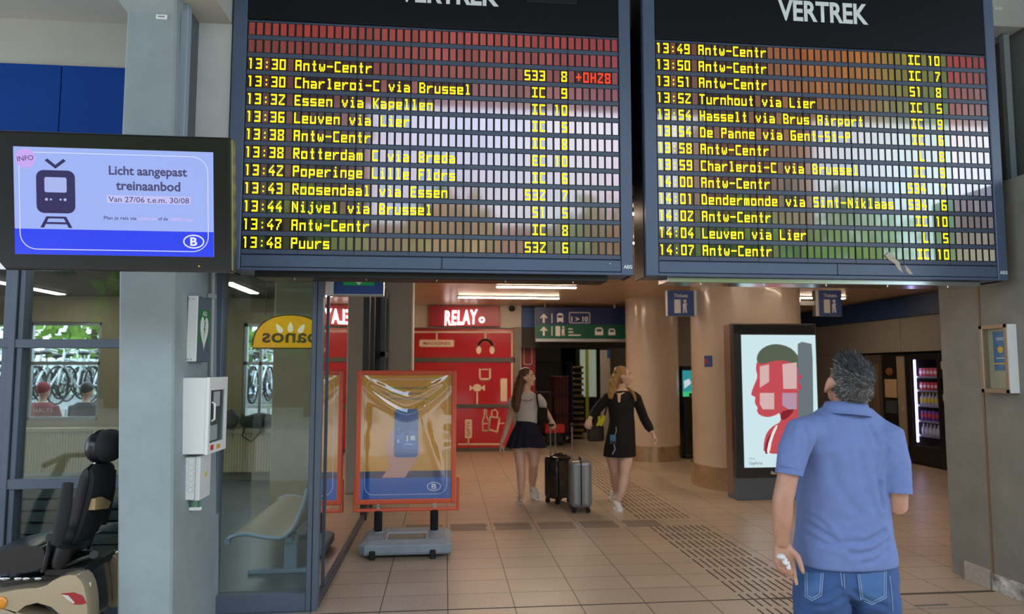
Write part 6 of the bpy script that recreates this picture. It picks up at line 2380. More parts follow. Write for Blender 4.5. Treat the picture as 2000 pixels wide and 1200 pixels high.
def head(mb, c, f, u=(0, 0, 1), s=1.0):
    """Skull, jaw, face features; c is the middle of the head."""
    B = basis(f, u)
    c = Vector(c)

    def e(p, r):
        mb.ell(c + B @ Vector(p) * s, tuple(k * s for k in r), rot=B, n=18, m=12)
    e((0, -0.012, 0.025), (0.074, 0.094, 0.088))
    e((0, 0.028, -0.015), (0.064, 0.062, 0.085))
    e((0, 0.035, -0.065), (0.050, 0.050, 0.045))
    e((0, 0.066, -0.092), (0.022, 0.022, 0.019))
    for k in (-1, 1):
        e((0.034 * k, 0.062, -0.022), (0.024, 0.022, 0.022))
        e((0.075 * k, -0.006, -0.005), (0.010, 0.021, 0.033))
        e((0.031 * k, 0.083, 0.026), (0.022, 0.010, 0.007))
    mb.tube([c + B @ Vector(p) * s for p in ((0, 0.088, 0.018), (0, 0.100, -0.008), (0, 0.110, -0.026))], [0.008 * s, 0.010 * s, 0.013 * s], n=10)
    e((0, 0.098, -0.032), (0.018, 0.012, 0.010))
    e((0, 0.086, -0.058), (0.023, 0.011, 0.006))
    e((0, 0.085, -0.067), (0.020, 0.011, 0.006))
    return B


def face_parts(root, c, f, u, s, hairm):
    B = basis(f, u)
    c = Vector(c)
    for k in (-1, 1):
        mb = MB()
        mb.ell(c + B @ Vector((0.031 * k, 0.076, 0.008)) * s, (0.0125 * s,) * 3, n=12, m=8)
        ey = part('eye', mb, M['eye_white'], root, smooth=True, ang=180, world=True)
        mb = MB()
        mb.ell(c + B @ Vector((0.031 * k, 0.0865, 0.008)) * s, (0.0055 * s, 0.003 * s, 0.0055 * s), rot=B, n=10, m=6)
        part('iris', mb, M['iris'], ey, smooth=True, ang=180, world=True)
        mb = MB()
        mb.tube([c + B @ Vector(p) * s for p in ((0.013 * k, 0.094, 0.029), (0.032 * k, 0.093, 0.036), (0.050 * k, 0.080, 0.030))], [0.004 * s, 0.005 * s, 0.003 * s], n=6)
        part('eyebrow', mb, hairm, root, smooth=True, world=True)
    mb = MB()
    mb.ell(c + B @ Vector((0, 0.092, -0.0585)) * s, (0.021 * s, 0.007 * s, 0.005 * s), rot=B, n=14, m=8)
    mb.ell(c + B @ Vector((0, 0.091, -0.0665)) * s, (0.018 * s, 0.008 * s, 0.0058 * s), rot=B, n=14, m=8)
    part('lips', mb, M['lips'], root, smooth=True, ang=180, world=True)


def hand(mb, W, d, n, t, s=1.0, curl=(0.5, 0.5, 0.55, 0.6), thumb=0.5, spread=0.0):
    """W wrist; d towards the fingers; n palm normal; t thumb side."""
    W, d, n, t = Vector(W), Vector(d).normalized(), Vector(n), Vector(t)
    n = (n - d * n.dot(d)).normalized()
    t = (t - d * t.dot(d) - n * t.dot(n)).normalized()
    offs = (0.030, 0.010, -0.010, -0.028)
    lens = (0.070, 0.078, 0.072, 0.056)
    kn = (0.088, 0.092, 0.088, 0.080)
    for i in range(4):
        K = W + d * kn[i] * s + t * offs[i] * s
        mb.tube([W + t * offs[i] * 0.55 * s, W + d * 0.045 * s + t * offs[i] * 0.9 * s, K], [0.015 * s, 0.015 * s, 0.0115 * s], n=10)
        p, a = K, 0.0
        c = curl[i] if isinstance(curl, (tuple, list)) else curl
        pts, rad = [K], [0.0105 * s]
        for j, fr in enumerate((0.45, 0.31, 0.24)):
            a += c * (0.9, 1.15, 0.8)[j]
            v = (d * math.cos(a) + n * math.sin(a) + t * spread * offs[i] * 12 * math.cos(a)).normalized()
            p = p + v * lens[i] * fr * s
            pts.append(p)
            rad.append((0.0098, 0.0090, 0.0076)[j] * s)
        mb.tube(pts, rad, n=10)
        mb.ell(pts[-1], 0.0078 * s, n=10, m=8)
    mb.ell(W + d * 0.048 * s + n * 0.004 * s, (0.036 * s, 0.014 * s, 0.045 * s), rot=basis(n, d), n=14, m=10)
    b = W + d * 0.022 * s + t * 0.024 * s
    v1 = (d * 0.62 + t * 0.62 + n * 0.45).normalized()
    v2 = (d * 0.92 + t * (0.3 - 0.5 * thumb) + n * (0.25 + 0.5 * thumb)).normalized()
    p1 = b + v1 * 0.042 * s
    p2 = p1 + v2 * 0.034 * s
    p3 = p2 + (v2 + n * 0.2 * thumb).normalized() * 0.026 * s
    mb.tube([b, p1, p2, p3], [0.017 * s, 0.0125 * s, 0.0115 * s, 0.0085 * s], n=10)
    mb.ell(p3, 0.0085 * s, n=10, m=8)


M['eye_white'] = mat('eye_white', '#e9e4de', 0.3)
M['iris'] = mat('iris_dark', '#2d241c', 0.2)
M['lips'] = mat('lips', '#b0655c', 0.4)

# ---------------------------------------------------------------- the man in the blue polo shirt
YM = 2.64


def J(x, y, dy=0.0, Y=YM):
    return P(x, y, Y + dy)


c_head = J(1660, 750, 0.05)
mx = J(1648, 1120).x
man = thing('person', 'grey-haired person in a blue polo shirt and jeans, back turned, looking up at the boards', 'person', (mx, YM, 0))
hf = Vector((0.13, 0.90, 0.36)).normalized()
hu = Vector((0.10, -0.42, 0.90))
mb = MB()
Bh = head(mb, c_head + Vector((0, 0.01, 0)), hf, hu, 1.02)
for k_ in (-1, 1):
    mb.ell(c_head + Vector((0, 0.01, 0)) + Bh @ Vector((0.086 * k_, -0.004, -0.016)), (0.009, 0.020, 0.034), rot=Bh @ Matrix.Rotation(0.35 * k_, 3, 'Z'), n=14, m=10)
    mb.ell(c_head + Vector((0, 0.01, 0)) + Bh @ Vector((0.084 * k_, 0.0, -0.044)), (0.008, 0.011, 0.012), rot=Bh, n=12, m=8)
mb.tube([J(1655, 840, 0.08), J(1657, 805, 0.06), J(1659, 775, 0.05)], [0.075, 0.064, 0.060], n=18)
mb.loft([(J(1650, 1100, .08), 0.13, 0.10), (J(1648, 1000, .08), 0.125, 0.10), (J(1648, 900, .08), 0.13, 0.09), (J(1650, 850, .08), 0.13, 0.07), (J(1653, 822, .07), 0.08, 0.05)], n=24)
# left arm, hanging
elb, wri = J(1529, 978, -0.02), J(1527, 1064, 0.02)
mb.tube([J(1562, 850, 0.02), J(1545, 885, -0.01), J(1538, 935, -0.02), elb, J(1528, 1012, -0.01), J(1526, 1040, 0.01), wri], [0.042, 0.040, 0.0405, 0.0405, 0.0395, 0.033, 0.027], n=16)
hand(mb, wri + Vector((0, 0, 0.004)), (0.10, -0.05, -1), (-0.35, -1, 0.0), (1, -0.35, 0.05), 1.0, curl=(0.22, 0.95, 1.0, 1.0), thumb=0.35)
# right arm, forearm raised forward
elr = J(1752, 994, 0.0)
wrr = J(1712, 948, 0.26)
mb.tube([J(1730, 856, 0.02), J(1746, 900), J(1752, 950, -0.01), elr + Vector((0, 0.0, 0.014)), elr.lerp(wrr, 0.4), elr.lerp(wrr, 0.75), wrr], [0.042, 0.042, 0.043, 0.0425, 0.041, 0.034, 0.027], n=16)
hand(mb, wrr, wrr - elr, (-0.8, 0.3, 0.5), (0.2, -0.2, 1), 1.0, curl=0.55, thumb=0.5)
# legs under the jeans
for xx in (1606, 1698):
    hp = J(xx, 1150, 0.08)
    mb.tube([hp, Vector((hp.x, YM + 0.08, 0.42)), Vector((hp.x, YM + 0.08, 0.08))], [0.075, 0.05, 0.04], n=12)
    mb.ell((hp.x, YM + 0.14, 0.045), (0.04, 0.12, 0.035))
skin_man = mat('skin_man', '#a87c64', 0.5, var=0.09, vscale=22, bump=0.06, bscale=120)
organic('body', mb, 0.0052, skin_man, man, 5, 0.5, world=True)
face_parts(man, c_head + Vector((0, 0.01, 0)), hf, hu, 1.02, M['hair_dark'])

# polo shirt
mb = MB()


def ringpx(y, xl, xr, dep, dy=0.0, e=2.3):
    a, b = J(xl, y, dy + 0.08), J(xr, y, dy + 0.08)
    m_ = (a + b) / 2
    m_.z = P((xl + xr) / 2, y, YM + dy + 0.08 - dep).z
    return (m_, (b.x - a.x) / 2, dep, e)


mb.loft([ringpx(1121, 1559, 1739, 0.150, 0.01, 2.6), ringpx(1100, 1560, 1738, 0.150, 0.01, 2.6), ringpx(1060, 1563, 1732, 0.150, 0.01), ringpx(1020, 1566, 1729, 0.150, 0.012),
         ringpx(970, 1563, 1727, 0.146, 0.012), ringpx(920, 1560, 1727, 0.140, 0.01), ringpx(880, 1556, 1733, 0.130, 0.0), ringpx(850, 1553, 1739, 0.115, 0.0), ringpx(828, 1566, 1728, 0.10, 0.0),
         ringpx(812, 1590, 1709, 0.088, 0.0), ringpx(798, 1610, 1694, 0.080, 0.0)], n=48)
mb.tube([J(1595, 838, 0.06), J(1563, 846, 0.02), J(1549, 880, -0.0), J(1542, 922, -0.02)], [0.066, 0.064, 0.060, 0.053], n=20)
mb.tube([J(1705, 842, 0.06), J(1735, 854, 0.02), J(1747, 905, -0.002), J(1752, 960, -0.01)], [0.066, 0.066, 0.061, 0.055], n=20)


def seg_d(X, Zc, pts):
    """Distance of points (X, Z) from a poly-line, with the run along it (0..1)."""
    best = np.full(X.shape, 9.0)
    for (x0, z0), (x1, z1) in zip(pts, pts[1:]):
        dx, dz = x1 - x0, z1 - z0
        t = np.clip(((X - x0) * dx + (Zc - z0) * dz) / (dx * dx + dz * dz), 0, 1)
        best = np.minimum(best, np.hypot(X - x0 - t * dx, Zc - z0 - t * dz))
    return best


def W2(px_):
    return [(P(x, y, YM - 0.05).x, P(x, y, YM - 0.05).z) for x, y in px_]


CREASES = [([(1566, 1012), (1600, 1032), (1640, 1062), (1690, 1058), (1728, 1040)], 0.012, 0.008), ([(1570, 1040), (1620, 1066), (1660, 1075)], 0.011, 0.006),
           ([(1735, 1060), (1700, 1078), (1660, 1082)], 0.012, 0.006), ([(1733, 1075), (1705, 1096), (1680, 1100)], 0.010, 0.005), ([(1562, 1085), (1590, 1095)], 0.010, 0.005),
           ([(1592, 1005), (1610, 1020), (1625, 1035)], 0.009, 0.005), ([(1678, 1000), (1660, 985), (1640, 950), (1630, 900)], 0.018, 0.004), ([(1577, 830), (1580, 870), (1572, 905), (1566, 940)], 0.012, 0.007),
           ([(1567, 850), (1560, 900), (1563, 960)], 0.009, 0.006), ([(1715, 850), (1722, 880), (1716, 920), (1722, 960), (1726, 990)], 0.011, 0.008), ([(1731, 870), (1723, 920), (1724, 950)], 0.009, 0.006),
           ([(1738, 880), (1730, 905), (1727, 930)], 0.008, 0.005), ([(1708, 830), (1712, 870)], 0.010, 0.004), ([(1690, 965), (1680, 1005), (1660, 1020)], 0.014, 0.004), ([(1605, 900), (1600, 960), (1608, 1000)], 0.016, 0.003),
           ([(1680, 880), (1690, 940), (1705, 990)], 0.014, 0.004), ([(1640, 806), (1655, 812), (1672, 810)], 0.006, 0.004)]
CRW = [(W2(c), s, a) for c, s, a in CREASES]


def folds(co, no):
    back = np.clip(-no[:, 1] * 1.6, 0, 1)
    d = np.zeros(len(co))
    for c, s, a in CRW:
        r = seg_d(co[:, 0], co[:, 2], c)
        d += -a * np.exp(-(r / s) ** 2) + 0.55 * a * np.exp(-((r - 2.0 * s) / (1.3 * s)) ** 2)
    X, Zc = co[:, 0], co[:, 2]
    d += 0.0022 * np.sin(26 * X + 3 * np.sin(9 * Zc)) * np.sin(7 * Zc + 1.0)
    return co + no * (d * back)[:, None]


M['polo'] = mat('polo_blue', '#60719f', 0.85, var=0.06, vscale=30, bump=0.12, bscale=320)
M['polo_rib'] = mat('polo_rib', '#5d6f9e', 0.85, bump=0.15, bscale=300)
shirt = organic('polo_shirt', mb, 0.0065, M['polo'], man, 7, 0.6, world=True, post=folds)
# collar
mb = MB()
cc = J(1652, 803, 0.06)
rings = []
tl = Matrix.Rotation(math.radians(6), 3, 'Y')
for rx, ry, dz in ((0.078, 0.070, 0.030), (0.084, 0.077, 0.032), (0.091, 0.086, 0.010), (0.100, 0.097, -0.016), (0.098, 0.094, -0.020), (0.088, 0.082, 0.0)):
    ring = []
    for k in range(40):
        a = 2 * PI * k / 40
        v = Vector((rx * math.cos(a), ry * math.sin(a), dz + 0.012 * -math.sin(a) * 0.6))
        ring.append(mb.bm.verts.new(cc + tl @ v))
    rings.append(ring)
mb.skin(rings + [rings[0]], cap=False)
part('collar', mb, M['polo_rib'], shirt, smooth=True, ang=180, world=True)
for (pa, pb, r) in ((J(1542, 916, -0.02), J(1541, 927, -0.022), 0.0515), (J(1752, 951, -0.01), J(1752.5, 963, -0.012), 0.0545)):
    mb = MB()
    ax = pb - pa
    mb.skin([mb.ring(pa, ax, r - 0.002, 28), mb.ring(pa.lerp(pb, 0.3), ax, r + 0.0015, 28), mb.ring(pb, ax, r + 0.001, 28), mb.ring(pb, ax, r - 0.006, 28)], cap=False)
    part('sleeve_cuff', mb, M['polo_rib'], shirt, smooth=True, world=True)

# jeans
mb = MB()
mb.loft([ringpx(1176, 1566, 1742, 0.135, 0.01, 2.5), ringpx(1150, 1562, 1744, 0.142, 0.005, 2.5), ringpx(1120, 1563, 1741, 0.136, 0.01, 2.5), ringpx(1090, 1567, 1735, 0.13, 0.01, 2.5)], n=40)
for xl, xr in ((1560, 1650), (1656, 1747)):
    a, b = J(xl, 1180, 0.08), J(xr, 1180, 0.08)
    cx, hw = (a.x + b.x) / 2, (b.x - a.x) / 2
    mb.loft([((cx, YM + 0.08, 0.02), 0.075, 0.085), ((cx, YM + 0.08, 0.10), 0.070, 0.075), ((cx, YM + 0.08, 0.42), 0.076, 0.082), (Vector((cx, YM + 0.085, a.z - 0.06)), hw, 0.118, 2.3), (Vector((cx, YM + 0.085, a.z + 0.02)), hw, 0.125, 2.3), (Vector((cx, YM + 0.085, a.z + 0.10)), hw * 0.95, 0.12)], n=28)
for xx in (1608, 1700):
    mb.ell(J(xx, 1158, 0.03), (0.088, 0.085, 0.10), n=20, m=14)
JC = [(W2(c), s, a) for c, s, a in (([(1640, 1150), (1610, 1166), (1575, 1178)], 0.010, 0.006), ([(1645, 1165), (1615, 1186), (1590, 1195)], 0.010, 0.006), ([(1668, 1155), (1690, 1172), (1730, 1186)], 0.010, 0.006),
                                    ([(1660, 1170), (1690, 1195)], 0.010, 0.006), ([(1649, 1120), (1649, 1145)], 0.005, 0.003))]


def jfolds(co, no):
    back = np.clip(-no[:, 1] * 1.6, 0, 1)
    d = np.zeros(len(co))
    for c, s, a in JC:
        r = seg_d(co[:, 0], co[:, 2], c)
        d += -a * np.exp(-(r / s) ** 2) + 0.5 * a * np.exp(-((r - 2 * s) / (1.3 * s)) ** 2)
    return co + no * (d * back)[:, None]


M['denim'] = mat('denim', '#2c4a78', 0.85, var=0.15, vscale=14, bump=0.2, bscale=260)
jeans = organic('jeans', mb, 0.0075, M['denim'], man, 6, 0.6, world=True, post=jfolds)


def bvh_of(o):
    me = o.data
    off = Vector((0, 0, 0))
    q3 = o
    while q3 is not None:
        off += q3.location
        q3 = q3.parent
    return BVHTree.FromPolygons([v.co + off for v in me.vertices], [tuple(p.vertices) for p in me.polygons])


jb_ = bvh_of(jeans)


def on(bvh, x, y, lift=0.002, Y0=None):
    """Photo pixel dropped onto a garment from behind."""
    o = Vector((0, 0, CAMH))
    d = (P(x, y, YM - 0.05) - o).normalized()
    h = bvh.ray_cast(o, d)
    p = h[0] if h[0] is not None else P(x, y, YM + 0.03)
    return p - d * lift


def stitch(mb, px_, r=0.0011, n=24, lift=0.0055):
    pts = []
    for (x0, y0), (x1, y1) in zip(px_, px_[1:]):
        m_ = max(2, int(math.hypot(x1 - x0, y1 - y0) / 4))
        for k in range(m_):
            pts.append(on(jb_, x0 + (x1 - x0) * k / m_, y0 + (y1 - y0) * k / m_, lift))
    pts.append(on(jb_, *px_[-1], lift))
    mb.tube(pts, r, n=6)


M['stitch'] = mat('stitching', '#8e9fb5', 0.8)
for poly in ([(1571, 1118), (1608, 1120), (1605, 1164), (1586, 1174), (1572, 1166)], [(1674, 1122), (1731, 1116), (1731, 1168), (1703, 1182), (1680, 1172)]):
    mb = MB()
    N = 26
    (xa, ya), (xb, yb), (xc2, yc), (xd, yd), (xe, ye) = poly
    grid = []
    for i in range(N + 1):
        u = i / N
        row = []
        for j in range(N + 1):
            v = j / N
            xt, yt = xa + (xb - xa) * u, ya + (yb - ya) * u
            if u < 0.5:
                xbm, ybm = xe + (xd - xe) * u * 2, ye + (yd - ye) * u * 2
            else:
                xbm, ybm = xd + (xc2 - xd) * (u - .5) * 2, yd + (yc - yd) * (u - .5) * 2
            row.append(mb.bm.verts.new(on(jb_, xt + (xbm - xt) * v, yt + (ybm - yt) * v, 0.004)))
        grid.append(row)
    for i in range(N):
        for j in range(N):
            mb.bm.faces.new((grid[i][j], grid[i + 1][j], grid[i + 1][j + 1], grid[i][j + 1]))
    pk_ = part('back_pocket', mb, mat('denim_pocket', '#3a5c8a', 0.85, var=0.08, vscale=20), jeans, smooth=True, ang=180, world=True)
    mb = MB()
    stitch(mb, [(xa + 1, ya), (xe + 1, ye), (xd, yd), (xc2, yc), (xb, yb)])
    stitch(mb, [(xa + 5, ya), (xe + 5, ye - 3), (xd, yd - 5), (xc2 - 4, yc - 3), (xb - 4, yb)])
    part('stitching', mb, M['stitch'], pk_, smooth=True, world=True)
mb = MB()
stitch(mb, [(1642, 1118), (1645, 1146)])
stitch(mb, [(1648, 1120), (1650, 1150)])
stitch(mb, [(1738, 1125), (1742, 1160), (1744, 1195)])
part('seam', mb, M['stitch'], jeans, smooth=True, world=True)
for xx in (1606, 1700):
    hp = J(xx, 1180)
    mb = MB(); mb.ell((hp.x, YM + 0.14, 0.05), (0.05, 0.15, 0.055)); mb.ell((hp.x, YM + 0.05, 0.06), (0.045, 0.07, 0.06)); mb.box((hp.x - 0.05, YM - 0.02, 0.0), (hp.x + 0.05, YM + 0.29, 0.03), 0.02, 2)
    organic('shoe', mb, 0.012, M['white'], man, 3, world=True)

# hair: a close cap and short strands growing from a whorl
hc_ = c_head + Vector((0, 0.01, 0))
random.seed(3)
mb = MB()


def hp_(p):
    return hc_ + Bh @ Vector(p) * 1.02


mb.ell(hp_((0, -0.022, 0.030)), (0.078, 0.092, 0.086), rot=Bh, n=24, m=16)
mb.ell(hp_((0, -0.05, -0.002)), (0.073, 0.066, 0.066), rot=Bh, n=20, m=14)
mb.ell(hp_((0.0, 0.028, 0.075)), (0.058, 0.055, 0.042), rot=Bh, n=20, m=14)


def hair_noise(co, no):
    d = np.array([0.006 * mnoise.noise(Vector(v) * 38) + 0.004 * mnoise.noise(Vector(v) * 90) for v in co])
    return co + no * d[:, None]


M['hair_salt'] = mat('hair_salt', '#232221', 0.6, wear='#4d4a46', vscale=55)
hair = organic('hair', mb, 0.006, M['hair_salt'], man, 3, 0.5, world=True, post=hair_noise)
hb = bvh_of(hair)
me_ = hair.data
woff = hair.matrix_world.translation.copy()
off = Vector((0, 0, 0)); q3 = hair
while q3 is not None:
    off += q3.location; q3 = q3.parent
mbs = [MB(), MB(), MB()]
polys = list(me_.polygons)
whorl = hp_((0.03, -0.10, 0.02))
for k in range(5200):
    pl = random.choice(polys)
    c = Vector(pl.center) + off
    n_ = Vector(pl.normal)
    lc = Bh.transposed() @ (c - hc_)
    if lc.z < -0.058 or lc.y > 0.085:
        continue
    away = (c - whorl)
    tang = (away - n_ * away.dot(n_))
    if tang.length < 1e-4:
        continue
    tang.normalize()
    swirl = n_.cross(tang)
    d_ = (tang * 0.8 + swirl * 0.6 + n_ * 0.35 + Vector((random.gauss(0, .25), random.gauss(0, .25), random.gauss(0, .25)))).normalized()
    top = max(0.0, min(1.0, (lc.z - 0.02) / 0.08))
    L = random.uniform(0.012, 0.020) + 0.022 * top * random.random()
    d_ = (d_ + Bh @ Vector((0, 0.1, 0.8)) * top * 0.9).normalized()
    side = d_.cross(n_)
    if side.length < 1e-4:
        continue
    side.normalize()
    w_ = random.uniform(0.0007, 0.0014)
    b0 = c - n_ * 0.002
    m1 = b0 + d_ * L * 0.55 + n_ * 0.001
    t1 = b0 + d_ * L + (tang - n_ * 0.2) * L * 0.15
    grey = random.random() < 0.40 - 0.36 * top + (0.25 if lc.z < -0.02 or abs(lc.x) > 0.06 else 0)
    mm = mbs[0 if grey and random.random() < 0.5 else 1 if grey else 2]
    vs_ = [mm.bm.verts.new(v) for v in (b0 - side * w_, b0 + side * w_, m1 + side * w_ * 0.8, m1 - side * w_ * 0.8, t1)]
    mm.bm.faces.new((vs_[0], vs_[1], vs_[2], vs_[3]))
    mm.bm.faces.new((vs_[3], vs_[2], vs_[4]))
for mm, nm, c in zip(mbs, ('pale_strands', 'grey_strands', 'dark_strands'), ('#77736c', '#4a4844', '#121110')):
    part(nm, mm, mat('hair_' + nm, c, 0.5), hair, world=True)

# tissue in his left hand
a, b = J(1526, 1088, -0.055), J(1540, 1106, -0.045)
mb = MB(); mb.ell(a, (0.017, 0.014, 0.010)); mb.ell(a.lerp(b, 0.5), (0.010, 0.010, 0.016)); mb.ell(b, (0.007, 0.010, 0.020))


def crumple(co, no):
    d = np.array([0.004 * mnoise.noise(Vector(v) * 110) for v in co])
    return co + no * d[:, None]


ti = organic('tissue', mb, 0.0032, mat('tissue_white', '#c9c8c6', 0.8), None, 1, 0.4, post=crumple)
tag(ti, 'crumpled white tissue held in the polo-shirted person\'s left hand', 'tissue')

# ---------------------------------------------------------------- the two walking women


def shoe(root, toe, heel, w=0.05, lift=0.0):
    """A laced white trainer from heel to toe (world points on the sole)."""
    toe, heel = Vector(toe), Vector(heel)
    d = (toe - heel)
    L = d.length
    d.normalize()
    up = Vector((0, 0, 1))
    s = d.cross(up).normalized()
    u = s.cross(d)
    mb = MB()
    mb.tube([heel + u * 0.02, heel.lerp(toe, 0.3) + u * 0.02, heel.lerp(toe, 0.7) + u * 0.02, toe + u * 0.02], [w * 0.75, w * 0.8, w, w * 0.6], n=12)
    mb.ell(heel + d * 0.05 + u * 0.055, (w * 0.9, w * 1.2, 0.04), rot=basis(d, u))
    mb.ell(heel.lerp(toe, 0.5) + u * 0.052, (w * 0.85, L * 0.36, 0.042), rot=basis(d, u + d * 0.3))
    sh = organic('shoe', mb, 0.009, M['trainer'], root, 3, world=True)
    mb = MB()
    prof = []
    A, Bb = heel - d * 0.02, toe + d * 0.02
    for k in range(24):
        t = 2 * PI * k / 24
        cxx = math.cos(t) * (L / 2 + 0.025)
        wy = math.sin(t) * w * (1.12 if math.cos(t) > -0.2 else 0.9)
        prof.append(heel.lerp(toe, 0.5) + d * cxx + s * wy)
    r0 = [mb.bm.verts.new(p + u * 0.0) for p in prof]
    r1 = [mb.bm.verts.new(p + u * 0.024) for p in prof]
    mb.skin([r0, r1])
    part('sole', mb, M['sole'], sh, smooth=True, world=True)
    mb = MB()
    for k in range(4):
        q_ = heel.lerp(toe, 0.48 + 0.1 * k) + u * (0.082 - 0.012 * k)
        mb.tube([q_ - s * 0.022, q_ + u * 0.006, q_ + s * 0.022], 0.0035, n=6)
    part('laces', mb, M['sole'], sh, smooth=True, world=True)


M['trainer'] = mat('trainer_white', '#d6d4d2', 0.6, var=0.08, vscale=30)
M['sole'] = mat('sole_white', '#efeeea', 0.6)


def curtain_hair(mb, pts, r):
    mb.tube(pts, r, n=12)


# left woman: grey T-shirt, navy skirt
Y1 = 8.22


def K(x, y, dy=0.0):
    return P(x, y, Y1 + dy)


hc1 = K(1030, 737)
w1 = thing('person', 'long-haired woman in a grey T-shirt and navy skirt pulling the black suitcase', 'person', (K(1028, 900).x, Y1, 0))
f1v, u1v = Vector((0.86, -0.50, 0.02)), Vector((0.05, 0, 1))
mb = MB()
head(mb, hc1, f1v, u1v, 0.97)
mb.tube([K(1027, 778), K(1028, 764), K(1029, 750)], [0.055, 0.048, 0.05], n=14)
mb.loft([(K(1028, 880), 0.135, 0.10), (K(1028, 850), 0.14, 0.105), (K(1029, 826), 0.115, 0.09), (K(1028, 800), 0.125, 0.095), (K(1028, 784), 0.145, 0.09), (K(1028, 772), 0.13, 0.07), (K(1028, 764), 0.06, 0.05)], n=24)
mb.tube([K(1007, 776), K(1000, 800, 0.02), K(994, 824, 0.03), K(987, 846, 0.0), K(980, 866, -0.03)], [0.048, 0.042, 0.037, 0.033, 0.024], n=12)
hand(mb, K(980, 866, -0.03), (-0.25, -0.15, -1), (1, 0, -0.1), (0.1, -1, 0), 0.92, curl=0.35)
mb.tube([K(1050, 776), K(1060, 796, 0.06), K(1067, 806, 0.10), K(1073, 815, 0.08), K(1078, 824, 0.06)], [0.048, 0.042, 0.037, 0.031, 0.024], n=12)
hand(mb, K(1077, 822, 0.06), (0.35, -0.2, -1), (0, 1, -0.3), (-1, 0, 0.2), 0.92, curl=(1.0, 1.0, 1.0, 1.0), thumb=0.7)
mb.tube([K(1014, 862), K(1015, 888, -0.06), K(1016, 908, -0.12), K(1018, 926, -0.12), K(1018, 946, -0.12), K(1018, 967, -0.12)], [0.088, 0.076, 0.054, 0.056, 0.046, 0.034], n=14)
mb.tube([K(1041, 862), K(1042, 888, 0.0), K(1042, 908, 0.0), K(1041, 926, 0.10), K(1040, 942, 0.2), K(1041, 958, 0.28)], [0.088, 0.078, 0.056, 0.058, 0.046, 0.034], n=14)
ft1 = PF(1018, 984); ft2 = PF(1046, 978)
mb.tube([K(1018, 967, -0.12), Vector((ft1.x, ft1.y + 0.04, 0.06)), Vector((ft1.x, ft1.y - 0.08, 0.035))], [0.034, 0.035, 0.025], n=10)
organic('body', mb, 0.0085, M['skin_pale'], w1, 4, 0.5, world=True)
face_parts(w1, hc1, f1v, u1v, 0.97, mat('brow_brown', '#4a3322', 0.7))
mb = MB()
mb.loft([(K(1029, 829), 0.128, 0.10), (K(1029, 815), 0.127, 0.102), (K(1028, 798), 0.138, 0.11), (K(1028, 784), 0.155, 0.10), (K(1028, 773), 0.14, 0.08), (K(1028, 766), 0.075, 0.06)], n=28)
mb.tube([K(1010, 776), K(1003, 786, 0.0), K(999, 797, 0.01)], [0.062, 0.062, 0.058], n=14)
mb.tube([K(1048, 776), K(1057, 786, 0.02), K(1061, 794, 0.05)], [0.062, 0.060, 0.056], n=14)
ts1 = organic('t_shirt', mb, 0.010, mat('tee_grey', '#cbcbcd', 0.85, var=0.06, vscale=20), w1, 5, world=True)
mb = MB()
for k in range(7):
    a = K(1019 + k * 3.2, 783 + (k % 2) * 1.5 - abs(k - 3) * 0.6, -0.125)
    mb.box(a - Vector((0.008, 0.006, 0.006)), a + Vector((0.006, 0.006, 0.006)))
a = K(1024, 777, -0.12)
part('print', mb, mat('tee_print', '#55504e', 0.8), ts1, world=True, label='small dark print on the chest')
# flared skirt with soft pleats
mb = MB()
rings = []
for y_, rx, ry, pl in ((822, 0.122, 0.10, 0.0), (832, 0.140, 0.118, 0.002), (848, 0.185, 0.15, 0.010), (862, 0.215, 0.172, 0.016), (873, 0.238, 0.188, 0.020)):
    c = K(1028, y_)
    rings.append([mb.bm.verts.new(c + Vector(((rx + pl * math.sin(14 * 2 * PI * k / 84)) * math.cos(2 * PI * k / 84), (ry + pl * math.sin(14 * 2 * PI * k / 84)) * math.sin(2 * PI * k / 84), 0.008 * math.sin(3 * 2 * PI * k / 84) * (y_ > 860)))) for k in range(84)])
mb.skin(rings, cap=False)
part('skirt', mb, mat('skirt_navy', '#12162c', 0.85), w1, smooth=True, ang=180, world=True)
mb = MB()
Bq1 = basis(f1v, u1v)
mb.ell(hc1 + Bq1 @ Vector((0, -0.028, 0.034)), (0.085, 0.094, 0.09), rot=Bq1)
mb.ell(hc1 + Bq1 @ Vector((-0.01, -0.07, -0.05)), (0.075, 0.05, 0.09), rot=Bq1)
mb.tube([K(1018, 735, 0.0), K(1013, 755, -0.03), K(1009, 776, -0.08), K(1007, 795, -0.12), K(1009, 806, -0.12)], [0.05, 0.062, 0.06, 0.05, 0.02], n=14)
mb.tube([K(1024, 745, 0.06), K(1022, 770, 0.11), K(1018, 795, 0.11), K(1016, 806, 0.1)], [0.06, 0.07, 0.06, 0.03], n=14)


def wavy(co, no):
    d = np.array([0.003 * math.sin(v[0] * 120 + 6 * math.sin(v[2] * 9)) + 0.004 * mnoise.noise(Vector(v) * 40) for v in co])
    return co + no * d[:, None]


organic('hair', mb, 0.009, mat('hair_brown', '#5a3a26', 0.5, var=0.25, vscale=25), w1, 3, world=True, post=wavy)
shoe(w1, (ft1.x - 0.005, ft1.y - 0.02, 0.0), (ft1.x + 0.0, ft1.y + 0.19, 0.0))
shoe(w1, (ft2.x + 0.02, ft2.y + 0.0, 0.0), (K(1038, 962, 0.28).x, ft2.y + 0.17, 0.095))
